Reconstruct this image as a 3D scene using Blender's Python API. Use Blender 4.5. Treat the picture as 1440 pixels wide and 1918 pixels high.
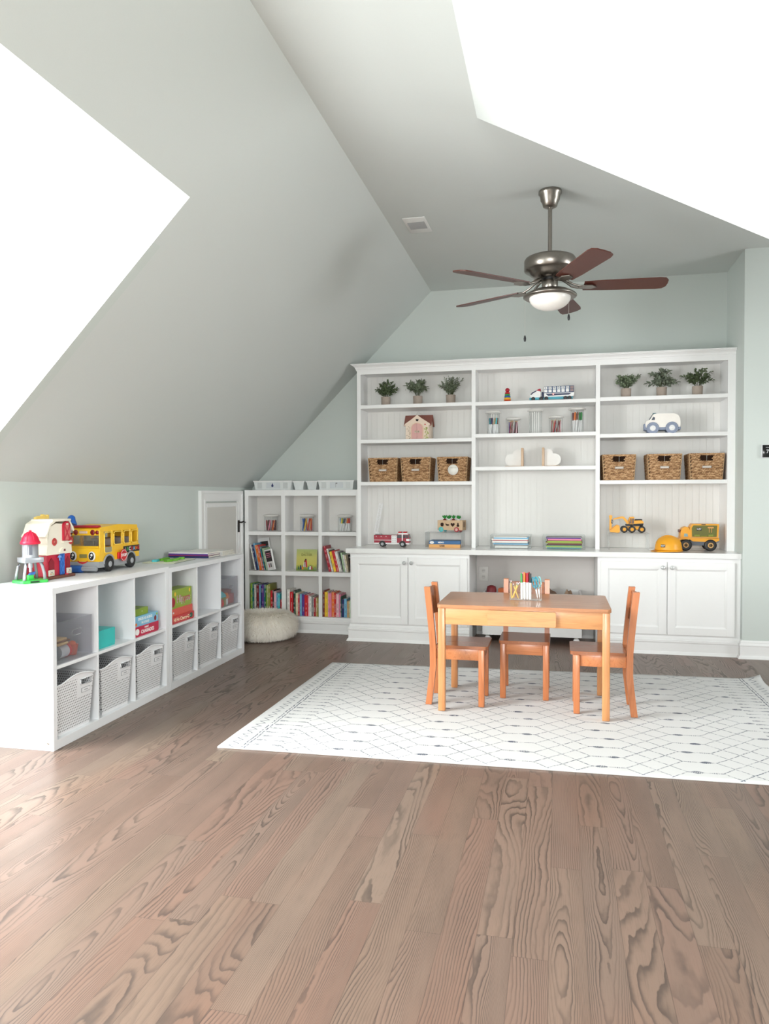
import bpy, bmesh, math, random
from mathutils import Vector, Matrix
R = math.radians
PI = math.pi
SC = bpy.context.scene
for o in list(bpy.data.objects):
    bpy.data.objects.remove(o)
COL = SC.collection

# ------------------------------------------------------------------ camera
def setup_camera():
    yaw, pitch, roll = R(13.0835), R(-1.2107), R(-.1282)
    F = Vector((-math.sin(yaw) * math.cos(pitch), math.cos(yaw) * math.cos(pitch), math.sin(pitch)))
    Rt = Vector((math.cos(yaw), math.sin(yaw), 0))
    U = Rt.cross(F)
    R2 = math.cos(roll) * Rt + math.sin(roll) * U
    U2 = -math.sin(roll) * Rt + math.cos(roll) * U
    cam = bpy.data.cameras.new('camera')
    cam.sensor_fit = 'HORIZONTAL'
    cam.sensor_width = 36.0
    cam.lens = 35.0
    cam.clip_start = .02
    o = bpy.data.objects.new('camera', cam)
    COL.objects.link(o)
    m = Matrix((R2, U2, -F)).transposed().to_4x4()
    m.translation = Vector((0, 0, 1.175))
    o.matrix_world = m
    SC.camera = o
setup_camera()

# ------------------------------------------------------------------ view, world, daylight
SC.view_settings.view_transform = 'Standard'
SC.view_settings.look = 'None'
SC.view_settings.gamma = 1
SC.view_settings.use_curve_mapping = False
SC.view_settings.exposure = 0.78
SC.cycles.use_denoising = True
SC.cycles.max_bounces = 10
SC.cycles.diffuse_bounces = 6
SC.cycles.transparent_max_bounces = 24
SC.cycles.caustics_reflective = False
SC.cycles.caustics_refractive = False
SC.cycles.sample_clamp_indirect = 6

w = bpy.data.worlds.new('sky')
SC.world = w
w.use_nodes = True
bg = w.node_tree.nodes['Background']
bg.inputs[0].default_value = (.78, .88, 1, 1)
bg.inputs[1].default_value = 1.5

def window_light(name, loc, direction, sx, sy, power, color=(1, .98, .96), spread=180):
    """daylight coming through one window of the room"""
    l = bpy.data.lights.new(name, 'AREA')
    l.shape = 'RECTANGLE'
    l.size, l.size_y = sx, sy
    l.energy = power
    l.color = color
    l.spread = R(spread)
    o = bpy.data.objects.new(name, l)
    COL.objects.link(o)
    o.location = loc
    o.rotation_euler = Vector(direction).to_track_quat('-Z', 'Y').to_euler()
    return o
window_light('daylight_dormer', (-3.46, 1.55, 1.44), (1, .05, .04), 2.05, 1.80, 260, (1, .995, .98))
window_light('daylight_rear', (.1, -3.1, 1.55), (0, 1, -.05), 2.0, 1.5, 150, (1, .975, .955))
window_light('daylight_wing', (4.42, 3.8, 1.6), (-1, 0, -.1), 1.6, 1.3, 60, (1, .985, .975))
window_light('daylight_rear_dormer', (-3.46, -1.6, 1.86), (1, .0, -.05), 1.3, 1.0, 60, (1, .99, .97))

# ------------------------------------------------------------------ node maths
class V:
    def __init__(s, nt, sock): s.nt, s.sock = nt, sock
    def m(s, op, *a):
        n = s.nt.nodes.new('ShaderNodeMath'); n.operation = op
        for i, v in enumerate((s,) + a):
            if isinstance(v, V): s.nt.links.new(v.sock, n.inputs[i])
            else: n.inputs[i].default_value = v
        return V(s.nt, n.outputs[0])
    def __add__(s, o): return s.m('ADD', o)
    def __sub__(s, o): return s.m('SUBTRACT', o)
    def __mul__(s, o): return s.m('MULTIPLY', o)
    def __truediv__(s, o): return s.m('DIVIDE', o)
    def __radd__(s, o): return s.m('ADD', o)
    def __rmul__(s, o): return s.m('MULTIPLY', o)
    def floor(s): return s.m('FLOOR')
    def abs(s): return s.m('ABSOLUTE')
    def mod(s, k): return s.m('FLOORED_MODULO', k)
    def sin(s): return s.m('SINE')
    def lt(s, k): return s.m('LESS_THAN', k)
    def gt(s, k): return s.m('GREATER_THAN', k)
    def mn(s, k): return s.m('MINIMUM', k)
    def mx(s, k): return s.m('MAXIMUM', k)
    def pw(s, k): return s.m('POWER', k)
    def ss(s, a, b):      # smooth step
        n = s.nt.nodes.new('ShaderNodeMapRange'); n.interpolation_type = 'SMOOTHSTEP'
        s.nt.links.new(s.sock, n.inputs[0]); n.inputs[1].default_value = a; n.inputs[2].default_value = b
        return V(s.nt, n.outputs[0])
def comb(nt, x, y, z=0.0):
    n = nt.nodes.new('ShaderNodeCombineXYZ')
    for i, v in enumerate((x, y, z)):
        if isinstance(v, V): nt.links.new(v.sock, n.inputs[i])
        else: n.inputs[i].default_value = v
    return n.outputs[0]
def noise(nt, vec, scale=1.0, detail=2.0, rough=.5, dist=0.0):
    n = nt.nodes.new('ShaderNodeTexNoise')
    nt.links.new(vec, n.inputs['Vector'])
    n.inputs['Scale'].default_value = scale; n.inputs['Detail'].default_value = detail
    n.inputs['Roughness'].default_value = rough; n.inputs['Distortion'].default_value = dist
    return V(nt, n.outputs[0])
def white(nt, vec):
    n = nt.nodes.new('ShaderNodeTexWhiteNoise'); n.noise_dimensions = '3D'
    nt.links.new(vec, n.inputs['Vector'])
    return V(nt, n.outputs[0])
def mixc(nt, fac, a, b):
    n = nt.nodes.new('ShaderNodeMix'); n.data_type = 'RGBA'
    if isinstance(fac, V): nt.links.new(fac.sock, n.inputs[0])
    else: n.inputs[0].default_value = fac
    for i, c in ((6, a), (7, b)):
        if isinstance(c, tuple): n.inputs[i].default_value = c if len(c) == 4 else (*c, 1)
        else: nt.links.new(c, n.inputs[i])
    return n.outputs[2]
def ramp(nt, fac, stops):
    n = nt.nodes.new('ShaderNodeValToRGB')
    nt.links.new(fac.sock, n.inputs[0])
    e = n.color_ramp.elements
    while len(e) < len(stops): e.new(.5)
    for k, (p, c) in enumerate(stops):
        e[k].position = p; e[k].color = (*c, 1)
    return n.outputs[0]
def coords(nt, kind='Object'):
    n = nt.nodes.new('ShaderNodeTexCoord')
    s = nt.nodes.new('ShaderNodeSeparateXYZ')
    nt.links.new(n.outputs[kind], s.inputs[0])
    return n.outputs[kind], V(nt, s.outputs[0]), V(nt, s.outputs[1]), V(nt, s.outputs[2])
def lin(c):
    """sRGB 0-255 to linear"""
    r = []
    for v in c:
        v /= 255
        r.append(v / 12.92 if v <= .04045 else ((v + .055) / 1.055) ** 2.4)
    return tuple(r)

def new_mat(name):
    m = bpy.data.materials.new(name); m.use_nodes = True
    return m, m.node_tree, m.node_tree.nodes['Principled BSDF']
MATS = {}
def pm(name, rgb, rough=.45, metal=0.0, var=.04, scale=30, coat=0.0, bump=0.0, spec=.5, alpha=None):
    """plain painted or plastic material with a little procedural variation; rgb as sRGB 0-255"""
    if name in MATS: return MATS[name]
    m, nt, b = new_mat(name)
    c = lin(rgb)
    vec, x, y, z = coords(nt)
    n = noise(nt, vec, scale, 3)
    hi = tuple(min(1, v * (1 + var)) for v in c); lo = tuple(v * (1 - var) for v in c)
    nt.links.new(mixc(nt, n, lo, hi), b.inputs['Base Color'])
    b.inputs['Roughness'].default_value = rough
    b.inputs['Metallic'].default_value = metal
    b.inputs['Specular IOR Level'].default_value = spec
    b.inputs['Coat Weight'].default_value = coat
    if bump:
        bn = nt.nodes.new('ShaderNodeBump'); bn.inputs['Strength'].default_value = bump
        bn.inputs['Distance'].default_value = .002
        nt.links.new(n.sock, bn.inputs['Height']); nt.links.new(bn.outputs[0], b.inputs['Normal'])
    m.diffuse_color = (*c, 1)
    MATS[name] = m
    return m
def clear_mat(name, tint=(.97, .98, .98), gloss=.12, edge=.5):
    """thin clear acrylic or glass: mostly see-through, glossy towards grazing"""
    if name in MATS: return MATS[name]
    m, nt, b = new_mat(name)
    nt.nodes.remove(b)
    out = nt.nodes['Material Output']
    tr = nt.nodes.new('ShaderNodeBsdfTransparent'); tr.inputs[0].default_value = (*tint, 1)
    gl = nt.nodes.new('ShaderNodeBsdfPrincipled')
    gl.inputs['Base Color'].default_value = (.85, .87, .87, 1); gl.inputs['Roughness'].default_value = .06
    lw = nt.nodes.new('ShaderNodeLayerWeight'); lw.inputs[0].default_value = edge
    f = V(nt, lw.outputs['Facing']).pw(2.5) * (1 - gloss) + gloss
    mx = nt.nodes.new('ShaderNodeMixShader')
    nt.links.new(f.sock, mx.inputs[0]); nt.links.new(tr.outputs[0], mx.inputs[1]); nt.links.new(gl.outputs[0], mx.inputs[2])
    nt.links.new(mx.outputs[0], out.inputs[0])
    MATS[name] = m
    return m

# ------------------------------------------------------------------ mesh building
class MB:
    """collects shapes and links them as one mesh object"""
    def __init__(s, M=None):
        s.v, s.f, s.mi, s.sm, s.mats = [], [], [], [], []
        s.M = M or Matrix.Identity(4); s.cur = 0; s.smooth = False
    def mat(s, m):
        if m not in s.mats: s.mats.append(m)
        s.cur = s.mats.index(m); return s
    def add(s, vs, fs, M=None, smooth=None):
        T = s.M @ M if M is not None else s.M
        k = len(s.v)
        s.v += [tuple(T @ Vector(p)) for p in vs]
        for f in fs:
            s.f.append([k + i for i in f]); s.mi.append(s.cur); s.sm.append(s.smooth if smooth is None else smooth)
        return s
    def box(s, x0, x1, y0, y1, z0, z1, M=None):
        v = [(x, y, z) for z in (z0, z1) for y in (y0, y1) for x in (x0, x1)]
        return s.add(v, [(0, 2, 3, 1), (4, 5, 7, 6), (0, 1, 5, 4), (2, 6, 7, 3), (0, 4, 6, 2), (1, 3, 7, 5)], M, False)
    def bbox(s, x0, x1, y0, y1, z0, z1, b=.003, seg=2, M=None):
        """box with rounded edges"""
        bm = bmesh.new()
        bmesh.ops.create_cube(bm, size=1)
        for q in bm.verts:
            q.co = Vector(((x0 + x1) / 2 + q.co.x * (x1 - x0), (y0 + y1) / 2 + q.co.y * (y1 - y0), (z0 + z1) / 2 + q.co.z * (z1 - z0)))
        b = min(b, .49 * min(x1 - x0, y1 - y0, z1 - z0))
        bmesh.ops.bevel(bm, geom=bm.edges[:], offset=b, segments=seg, affect='EDGES', profile=.5)
        return s.bm(bm, M, seg > 1)
    def bm(s, bm, M=None, smooth=False):
        bm.verts.index_update()
        s.add([tuple(q.co) for q in bm.verts], [[q.index for q in f.verts] for f in bm.faces], M, smooth)
        bm.free(); return s
    def prism(s, pts, z0, z1, M=None, smooth=False):
        """polygon in xy extruded along z (counter-clockwise points)"""
        n = len(pts)
        v = [(x, y, z0) for x, y in pts] + [(x, y, z1) for x, y in pts]
        s.add(v, [list(range(n))[::-1], list(range(n, 2 * n))], M, False)
        return s.add(v, [(i, (i + 1) % n, n + (i + 1) % n, n + i) for i in range(n)], M, smooth)
    def lathe(s, prof, seg=24, M=None, smooth=True, sx=1, sy=1):
        """profile [(r, z)] turned round z"""
        v, f = [], []
        for r, z in prof:
            for k in range(seg):
                a = 2 * PI * k / seg
                v.append((r * math.cos(a) * sx, r * math.sin(a) * sy, z))
        for i in range(len(prof) - 1):
            for k in range(seg):
                k2 = (k + 1) % seg
                f.append((i * seg + k, i * seg + k2, (i + 1) * seg + k2, (i + 1) * seg + k))
        s.add(v, f, M, smooth)
        caps = []
        if prof[0][0] > 1e-5: caps.append(list(range(seg))[::-1])
        if prof[-1][0] > 1e-5: caps.append([(len(prof) - 1) * seg + k for k in range(seg)])
        if caps: s.add(v, caps, M, False)
        return s
    def cyl(s, r, z0, z1, seg=20, M=None, r2=None):
        return s.lathe([(r, z0), (r if r2 is None else r2, z1)], seg, M)
    def ball(s, r, M=None, seg=16, rings=9, sx=1, sy=1, sz=1):
        return s.lathe([(max(r * math.sin(PI * i / rings), 0), -r * sz * math.cos(PI * i / rings)) for i in range(rings + 1)], seg, M, True, sx, sy)
    def rod(s, a, b, r, seg=10, r2=None):
        a, b = Vector(a), Vector(b); d = b - a
        M = Matrix.Translation(a) @ d.to_track_quat('Z', 'Y').to_matrix().to_4x4()
        return s.lathe([(r, 0), (r if r2 is None else r2, d.length)], seg, M)
    def tube(s, pts, r, seg=8):
        pts = [Vector(p) for p in pts]
        n = len(pts); rr = r if isinstance(r, (list, tuple)) else [r] * n
        v, f = [], []
        up = Vector((0, 0, 1))
        for i, p in enumerate(pts):
            t = (pts[min(i + 1, n - 1)] - pts[max(i - 1, 0)]).normalized()
            a = t.cross(up if abs(t.z) < .95 else Vector((1, 0, 0))).normalized(); c = a.cross(t).normalized()
            for k in range(seg):
                q = 2 * PI * k / seg
                v.append(tuple(p + (a * math.cos(q) + c * math.sin(q)) * rr[i]))
        for i in range(n - 1):
            for k in range(seg):
                k2 = (k + 1) % seg
                f.append((i * seg + k, i * seg + k2, (i + 1) * seg + k2, (i + 1) * seg + k))
        f.append(list(range(seg))[::-1]); f.append([(n - 1) * seg + k for k in range(seg)])
        return s.add(v, f, None, True)
    def sweep(s, path, prof, closed=False):
        """profile [(outward, z)] swept along a flat path [(x, y)] with mitred corners; outward is to the right of the path"""
        n = len(path); v, f = [], []
        P = [Vector(p) for p in path]
        for i in range(n):
            a = (P[i] - P[i - 1]).normalized() if i else (P[1] - P[0]).normalized()
            b = (P[i + 1] - P[i]).normalized() if i < n - 1 else a
            na, nb = Vector((a.y, -a.x)), Vector((b.y, -b.x))
            m = (na + nb) / (1 + na.dot(nb))
            for o, z in prof: v.append((P[i].x + m.x * o, P[i].y + m.y * o, z))
        k = len(prof)
        for i in range(n - 1):
            for j in range(k):
                j2 = (j + 1) % k
                f.append((i * k + j, i * k + j2, (i + 1) * k + j2, (i + 1) * k + j))
        f.append(list(range(k))); f.append([(n - 1) * k + j for j in range(k)][::-1])
        return s.add(v, f, None, False)
    def build(s, name, m=None, parent=None, bevel=0, seg=2, M=None):
        me = bpy.data.meshes.new(name)
        me.from_pydata(s.v, [], s.f)
        ms = s.mats or [m]
        for q in ms: me.materials.append(q)
        if m is not None and s.mats and s.mats[0] is not m: pass
        me.polygons.foreach_set('material_index', s.mi)
        me.polygons.foreach_set('use_smooth', s.sm)
        bm = bmesh.new(); bm.from_mesh(me); bmesh.ops.recalc_face_normals(bm, faces=bm.faces[:]); bm.to_mesh(me); bm.free()
        me.update()
        o = bpy.data.objects.new(name, me); COL.objects.link(o)
        if parent is not None: o.parent = parent
        if M is not None: o.matrix_local = M
        if bevel:
            b = o.modifiers.new('edge', 'BEVEL'); b.width = bevel; b.segments = seg; b.limit_method = 'ANGLE'; b.angle_limit = R(40)
            b.harden_normals = False
        return o
def tr(x=0, y=0, z=0, rx=0, ry=0, rz=0, s=1):
    return Matrix.Translation((x, y, z)) @ Matrix.Rotation(R(rz), 4, 'Z') @ Matrix.Rotation(R(ry), 4, 'Y') @ Matrix.Rotation(R(rx), 4, 'X') @ Matrix.Scale(s, 4)
XUP = Matrix.Rotation(R(90), 4, 'X')        # lays an xy drawing up into the xz plane, facing -y
def thing(name, label, cat, loc=(0, 0, 0), rz=0, group=None, M=None):
    o = bpy.data.objects.new(name, None); COL.objects.link(o)
    o.empty_display_size = .05
    if M is not None: o.matrix_world = M
    else: o.location = loc; o.rotation_euler = (0, 0, R(rz))
    return tag(o, label, cat, group)
def tag(o, label=None, cat=None, group=None, kind=None):
    if label: o['label'] = label
    if cat: o['category'] = cat
    if group: o['group'] = group
    if kind: o['kind'] = kind
    return o
def kids(o): return [c for c in COL.objects if c.parent is o]
def dup(root, label=None, group=None, loc=None, rz=None, M=None, swap=None):
    """copy of a thing with copies of its parts and sub-parts (mesh data shared unless materials are swapped)"""
    kk = {}
    for c in COL.objects:
        if c.parent: kk.setdefault(c.parent.name, []).append(c)
    def cp(o, par):
        c = o.copy()
        if swap and o.type == 'MESH' and any(m in swap for m in o.data.materials):
            c.data = o.data.copy()
            for i, m in enumerate(c.data.materials):
                if m in swap: c.data.materials[i] = swap[m]
        COL.objects.link(c)
        if par is not None: c.parent = par
        for ch in kk.get(o.name, []): cp(ch, c)
        return c
    r = cp(root, None)
    if M is not None: r.matrix_world = M
    if loc is not None: r.location = loc
    if rz is not None: r.rotation_euler = (0, 0, R(rz))
    if label: r['label'] = label
    if group: r['group'] = group
    return r
def text_mesh(txt, size, depth=.0006, bold=0.0, align='CENTER'):
    cu = bpy.data.curves.new('lettering', 'FONT')
    cu.body = txt; cu.size = size; cu.extrude = depth; cu.offset = bold
    cu.align_x = align; cu.align_y = 'CENTER'; cu.resolution_u = 3
    o = bpy.data.objects.new('lettering', cu); COL.objects.link(o)
    dg = bpy.context.evaluated_depsgraph_get(); dg.update()
    me = bpy.data.meshes.new_from_object(o.evaluated_get(dg), depsgraph=dg)
    bpy.data.objects.remove(o)
    return me
def lettering(txt, size, m, parent, M, depth=.0006, bold=0.0, name='lettering', align='CENTER'):
    me = text_mesh(txt, size, depth, bold, align)
    me.materials.clear(); me.materials.append(m)
    o = bpy.data.objects.new(name, me); COL.objects.link(o)
    o.parent = parent; o.matrix_local = M
    return o
def txt_into(mb, txt, size, M, depth=.0004, bold=0.0):
    me = text_mesh(txt, size, depth, bold)
    mb.add([tuple(q.co) for q in me.vertices], [list(p.vertices) for p in me.polygons], M, False)
    bpy.data.meshes.remove(me)

WHITE = pm('white_satin_paint', (238, 238, 238), .38, var=.01)
# ------------------------------------------------------------------ setting materials
def paint_mat(name, lo, hi):
    m, nt, b = new_mat(name)
    vec, x, y, z = coords(nt)
    n = noise(nt, vec, 260, 2)
    nt.links.new(mixc(nt, n, lo, hi), b.inputs['Base Color'])
    b.inputs['Roughness'].default_value = .75
    b.inputs['Specular IOR Level'].default_value = .25
    bn = nt.nodes.new('ShaderNodeBump'); bn.inputs['Strength'].default_value = .06; bn.inputs['Distance'].default_value = .001
    nt.links.new(n.sock, bn.inputs['Height']); nt.links.new(bn.outputs[0], b.inputs['Normal'])
    return m
PAINT = paint_mat('pale_sage_wall_paint', (.575, .622, .597), (.593, .640, .615))
CPAINT = paint_mat('warm_lit_ceiling_paint', (.605, .635, .620), (.625, .655, .640))  # wall paint with the warmer light on the ceiling put into its colour
def floor_mat():
    m, nt, b = new_mat('grey_brown_oak_planks')
    vec, x, y, z = coords(nt)
    W = .0945
    u = (x + .0205) / W
    i = u.floor(); fu = u - i
    r1 = white(nt, comb(nt, i, 7.3))
    yy = (y + r1 * 5.0) / 1.15
    j = yy.floor(); fy = yy - j
    r2 = white(nt, comb(nt, i, j, 3.1)); r3 = white(nt, comb(nt, i, j, 9.7)); r4 = white(nt, comb(nt, i, j, 17.9))
    # flowing growth rings: contour lines of a stretched noise, straighter on some boards than on others
    gv = comb(nt, x * 5.5 + r2 * 60.0, y * .95 + r3 * 90.0, r4 * 20.0)
    n1 = noise(nt, gv, 1.0, 1.0, .4, .35)
    n2 = noise(nt, comb(nt, x * 22 + r3 * 31.0, y * 5.0 + r2 * 77.0, r4 * 9.0), 1.0, 2.0, .5)
    n3 = noise(nt, comb(nt, x * 60 + r3 * 31.0, y * 26.0 + r2 * 7.0, r4 * 3.0), 1.0, 2.0, .5)
    c = fu - .5
    straight = r4.ss(.35, .75)
    val = n1 * 1.25 + c * c * (r2 * 1.4 - .2) + n2 * .11 + n3 * .022 + y * (r3 * .2 - .1) + c * straight * 1.1
    k = r2 * 8.0 + 13.0
    ph = (val * k).mod(1.0)
    ring = ph.ss(.15, .86) * (ph * -1.0 + 1.0).ss(0.0, .12)      # soft rise, sharp end, like a growth ring
    wid = noise(nt, comb(nt, x * 14 + r2 * 9.0, y * 2.0 + r3 * 7.0), 1.0, 1.0)
    line = ring.pw(2.6) * (wid.ss(.3, .65) * .65 + .35)
    pores = noise(nt, comb(nt, x * 380, y * 12), 1.0, 2.0).ss(.5, .72)
    fine = noise(nt, comb(nt, x * 120 + r2 * 3.0, y * 3.5), 1.0, 3.0)
    tone = ramp(nt, r3, [(0, (.355, .215, .165)), (.2, (.300, .205, .162)), (.42, (.340, .195, .146)), (.62, (.365, .262, .202)), (.82, (.295, .183, .138)), (1, (.400, .292, .218))])
    blot = noise(nt, comb(nt, x * 5, y * 1.8), 1.0, 2.0)
    blot2 = noise(nt, comb(nt, x * 3, y * 1.1, 4.0), 1.0, 2.0)
    base = mixc(nt, fine * .5, tone, (.36, .262, .210))
    base = mixc(nt, blot.ss(.42, .75) * .28, base, (.20, .145, .118))
    base = mixc(nt, blot2.ss(.5, .8) * .40, base, (.38, .190, .130))
    c1 = mixc(nt, line * .78, base, (.095, .070, .060))
    c2 = mixc(nt, pores * (r3 * .2 + .14), c1, (.13, .095, .075))
    edge = fu.mn(fu * -1.0 + 1.0).lt(.010).mx(fy.mn(fy * -1.0 + 1.0).lt(.0008))
    c3 = mixc(nt, edge * .42, c2, (.06, .042, .034))
    c4 = mixc(nt, .43, c3, (0, 0, 0))
    nt.links.new(c4, b.inputs['Base Color'])
    rr = line * .10 + fine * .08 + .30
    nt.links.new(rr.sock, b.inputs['Roughness'])
    b.inputs['Specular IOR Level'].default_value = .32
    bn = nt.nodes.new('ShaderNodeBump'); bn.inputs['Strength'].default_value = .25; bn.inputs['Distance'].default_value = .0012
    hgt = (edge * -1.0) - line * .25
    nt.links.new(hgt.sock, bn.inputs['Height']); nt.links.new(bn.outputs[0], b.inputs['Normal'])
    return m
FLOORM = floor_mat()

# ------------------------------------------------------------------ the room
T = .1
ZC = 2.932          # flat ceiling
SL = 1.0164         # pitch of the left slope
XL = -1.068         # where the left slope meets the flat ceiling
XK = -2.72          # left knee wall
ZK = ZC - SL * (XL - XK)
YB, YF = 6.38, 5.81  # back wall of the niche, wall right of the niche
XN = 1.292          # right cheek of the niche
XR = -.372          # where the right slope starts
SR = .97            # pitch of the right slopes
YR = 3.52           # front edge of the flat ceiling over the right wing
ZKR = 1.25
DR = (ZC - ZKR) / SR
XKR, YKR = XR + DR, YR - DR
REAR = -3.0
XE = 4.3            # end of the right wing
def slab(mb, pts, n, t=T):
    """flat polygon given a thickness away from the room (along n)"""
    n = Vector(n).normalized() * t
    k = len(pts)
    v = [tuple(p) for p in pts] + [tuple(Vector(p) + n) for p in pts]
    mb.add(v, [list(range(k)), list(range(k, 2 * k))[::-1]] + [(i, (i + 1) % k, k + (i + 1) % k, k + i) for i in range(k)])
def S(name, mb, m): return tag(mb.build(name, m), kind='structure')

mb = MB(); mb.box(XK - .75, XE + .1, REAR - .1, YB + .1, -.12, 0); S('floor', mb, FLOORM)
# left slope with the dormer opening
def zl(x): return ZC - SL * (XL - x)
nl = (-SL, 0, 1)
DA0, DA1, DX, DZ = .15, 2.955, -1.537, 2.456
DB0, DB1 = -2.6, -.6
def sl(mb, y0, y1, x0, x1): slab(mb, [(x0, y0, zl(x0)), (x0, y1, zl(x0)), (x1, y1, zl(x1)), (x1, y0, zl(x1))], nl)
mb = MB()
xk = XK - .0
for y0, y1, lo in ((REAR, DB0, xk), (DB0, DB1, DX), (DB1, DA0, xk), (DA0, DA1, DX), (DA1, YB, xk)):
    sl(mb, y0, y1, lo, XL)
S('ceiling_slope_left', mb, CPAINT)
# right slopes, meeting in a corner that runs down at 45 degrees
mb = MB()
slab(mb, [(XR, REAR, ZC), (XR, YR, ZC), (XKR, YKR, ZKR), (XKR, REAR, ZKR)], (SR, 0, 1))
slab(mb, [(XR, YR, ZC), (XE, YR, ZC), (XE, YKR, ZKR), (XKR, YKR, ZKR)], (0, -SR, 1))
S('ceiling_slope_right', mb, CPAINT)
mb = MB()
slab(mb, [(XL, REAR, ZC), (XL, YB, ZC), (XR, YB, ZC), (XR, REAR, ZC)], (0, 0, 1))
slab(mb, [(XR, YR, ZC), (XR, YB, ZC), (XE, YB, ZC), (XE, YR, ZC)], (0, 0, 1))
S('ceiling', mb, CPAINT)
mb = MB()
WSILL = .52
for y0, y1 in ((REAR, DB0), (DB0, DB1), (DB1, DA0), (DA1, YB)): mb.box(XK - .1, XK, y0, y1, 0, ZK)
for a, b, zf in ((DA0, DA1, 0), (DB0, DB1, ZK)):
    # dormers: cheeks, flat ceiling, outer wall round the window; the near one comes down to the floor
    xo = -3.38
    if zf: mb.box(xo, XK - .1, a, b, ZK - .1, ZK)
    for yy, sgn in ((a + .003, -1), (b - .003, 1)):
        pts = [(xo, yy, zf - .0), (XK, yy, zf), (XK, yy, ZK - .004), (DX, yy, DZ), (DX, yy, DZ + .08), (xo, yy, DZ + .08)]
        if zf: pts = [(xo, yy, ZK - .1), (XK, yy, ZK - .02), (DX, yy, DZ), (DX, yy, DZ + .08), (xo, yy, DZ + .08)]
        slab(mb, pts, (0, sgn, 0), .06)
    mb.box(xo, DX - .001, a + .004, b - .004, DZ, DZ + .08)
    w0, w1, z0, z1 = a + .32, b - .32, (ZK + .09 if zf else WSILL), DZ - .1
    zb = zf - .1 if zf else 0
    mb.box(xo - .08, xo, a - .06, b + .06, zb, z0); mb.box(xo - .08, xo, a - .06, b + .06, z1, DZ + .08)
    mb.box(xo - .08, xo, a - .06, w0, z0, z1); mb.box(xo - .08, xo, w1, b + .06, z0, z1)
S('wall_left', mb, PAINT)
mb = MB()
mb.prism([(XK - .1, 0), (XN + .1, 0), (XN + .1, ZC), (XL, ZC), (XK - .1, zl(XK - .1))], -.1, 0, tr(0, YB, 0) @ XUP)
S('wall_back', mb, PAINT)
mb = MB()
mb.box(XN, XE + .1, YF, YF + .1, 0, ZC); mb.box(XN, XN + .1, YF + .1, YB + .1, 0, ZC)
mb.box(XKR, XKR + .1, REAR, YKR, 0, ZKR); mb.box(XKR + .1, XE, YKR - .1, YKR, 0, ZKR)
# end wall of the wing, with its window
mb.box(XE, XE + .1, YKR, 3.1, 0, ZC); mb.box(XE, XE + .1, 4.5, YF, 0, ZC); mb.box(XE, XE + .1, 3.1, 4.5, 0, .95); mb.box(XE, XE + .1, 3.1, 4.5, 2.15, ZC)
S('wall_right', mb, PAINT)
mb = MB()
mb.box(XK - .1, -.9, REAR - .1, REAR, 0, ZC); mb.box(1.1, XKR + .1, REAR - .1, REAR, 0, ZC)
mb.box(-.9, 1.1, REAR - .1, REAR, 0, .8); mb.box(-.9, 1.1, REAR - .1, REAR, 2.3, ZC)
S('wall_rear', mb, PAINT)

# windows, outside the picture but lighting it
GLASS = clear_mat('window_glass', (.98, .99, .99), .04)
def window(name, c, wid, hei, axis):
    """axis 0: pane in the yz plane, axis 1: pane in the xz plane"""
    M = Matrix.Translation(c) @ (Matrix.Rotation(R(90), 4, 'Z') if axis == 0 else Matrix.Identity(4))
    w2, h2 = wid / 2, hei / 2
    mb = MB(M)
    for a in (-w2, w2 - .045): mb.box(a, a + .045, -.03, .03, -h2, h2)
    for a in (-h2, -.02, h2 - .045): mb.box(-w2, w2, -.028, .028, a, a + .045)
    mb.box(-.02, .02, -.02, .02, -h2, h2)
    o = S(name, mb, WHITE)
    g = MB(M); g.box(-w2 + .04, w2 - .04, -.003, .003, -h2 + .04, h2 - .04); g.build('glass', GLASS, o)
window('window_1', (-3.41, (DA0 + DA1) / 2, (WSILL + DZ - .1) / 2), DA1 - DA0 - .64, DZ - .1 - WSILL, 0)
window('window_2', (-3.41, (DB0 + DB1) / 2, (ZK + DZ) / 2), DB1 - DB0 - .64, DZ - ZK - .19, 0)
window('window_3', (.1, REAR - .05, 1.55), 2.0, 1.5, 1)
window('window_4', (XE + .05, 3.8, 1.55), 1.4, 1.2, 0)

# baseboards
BB = [(0, 0), (.030, 0), (.030, .006), (.022, .020), (.016, .022), (.016, .090), (.020, .094), (.020, .100), (.012, .112), (.012, .120), (.006, .131), (0, .131)]
mb = MB(); mb.sweep([(XN - .0, YF + .03), (XN, YF), (XE, YF)][::1], [(o, z) for o, z in BB]); S('baseboard_right', mb, WHITE)
mb = MB(); mb.sweep([(-.674, YB - .0005), (.287, YB - .0005)], BB); S('baseboard_back', mb, WHITE)
mb = MB(); mb.sweep([(XK, DA1), (XK, 5.31)], BB); mb.sweep([(XK, -2.9), (XK, DA0)], BB); S('baseboard_left', mb, WHITE)

# attic access door in the knee wall
TRIM = [(0, 0), (.0, .026), (.012, .026), (.016, .018), (.060, .014), (.068, .008), (.082, .008), (.082, 0)]
mb = MB()
ya, yb, zt = 5.325, 6.115, 1.222
mb.M = Matrix(((0, 0, 1, XK), (1, 0, 0, 0), (0, 1, 0, 0), (0, 0, 0, 1)))   # drawn in the yz plane, thickness along x
def fr(o, i, t): mb.prism([(ya + o, 0), (ya + o, zt - o), (yb - o, zt - o), (yb - o, 0), (yb - i, 0), (yb - i, zt - i), (ya + i, zt - i), (ya + i, 0)][::-1], 0, t)
fr(0, .022, .026); fr(.0222, .072, .015); fr(.0722, .085, .020)
tag(mb.build('trim_1', WHITE, None, .002), kind='structure')
mb = MB()
DOORM = pm('greyed_white_door_paint', (214, 212, 207), .5, var=.01)
mb.box(XK, XK + .010, ya + .086, yb - .086, .03, zt - .097)
dr = tag(mb.build('door_1', DOORM), kind='structure')
mb = MB()
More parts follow.
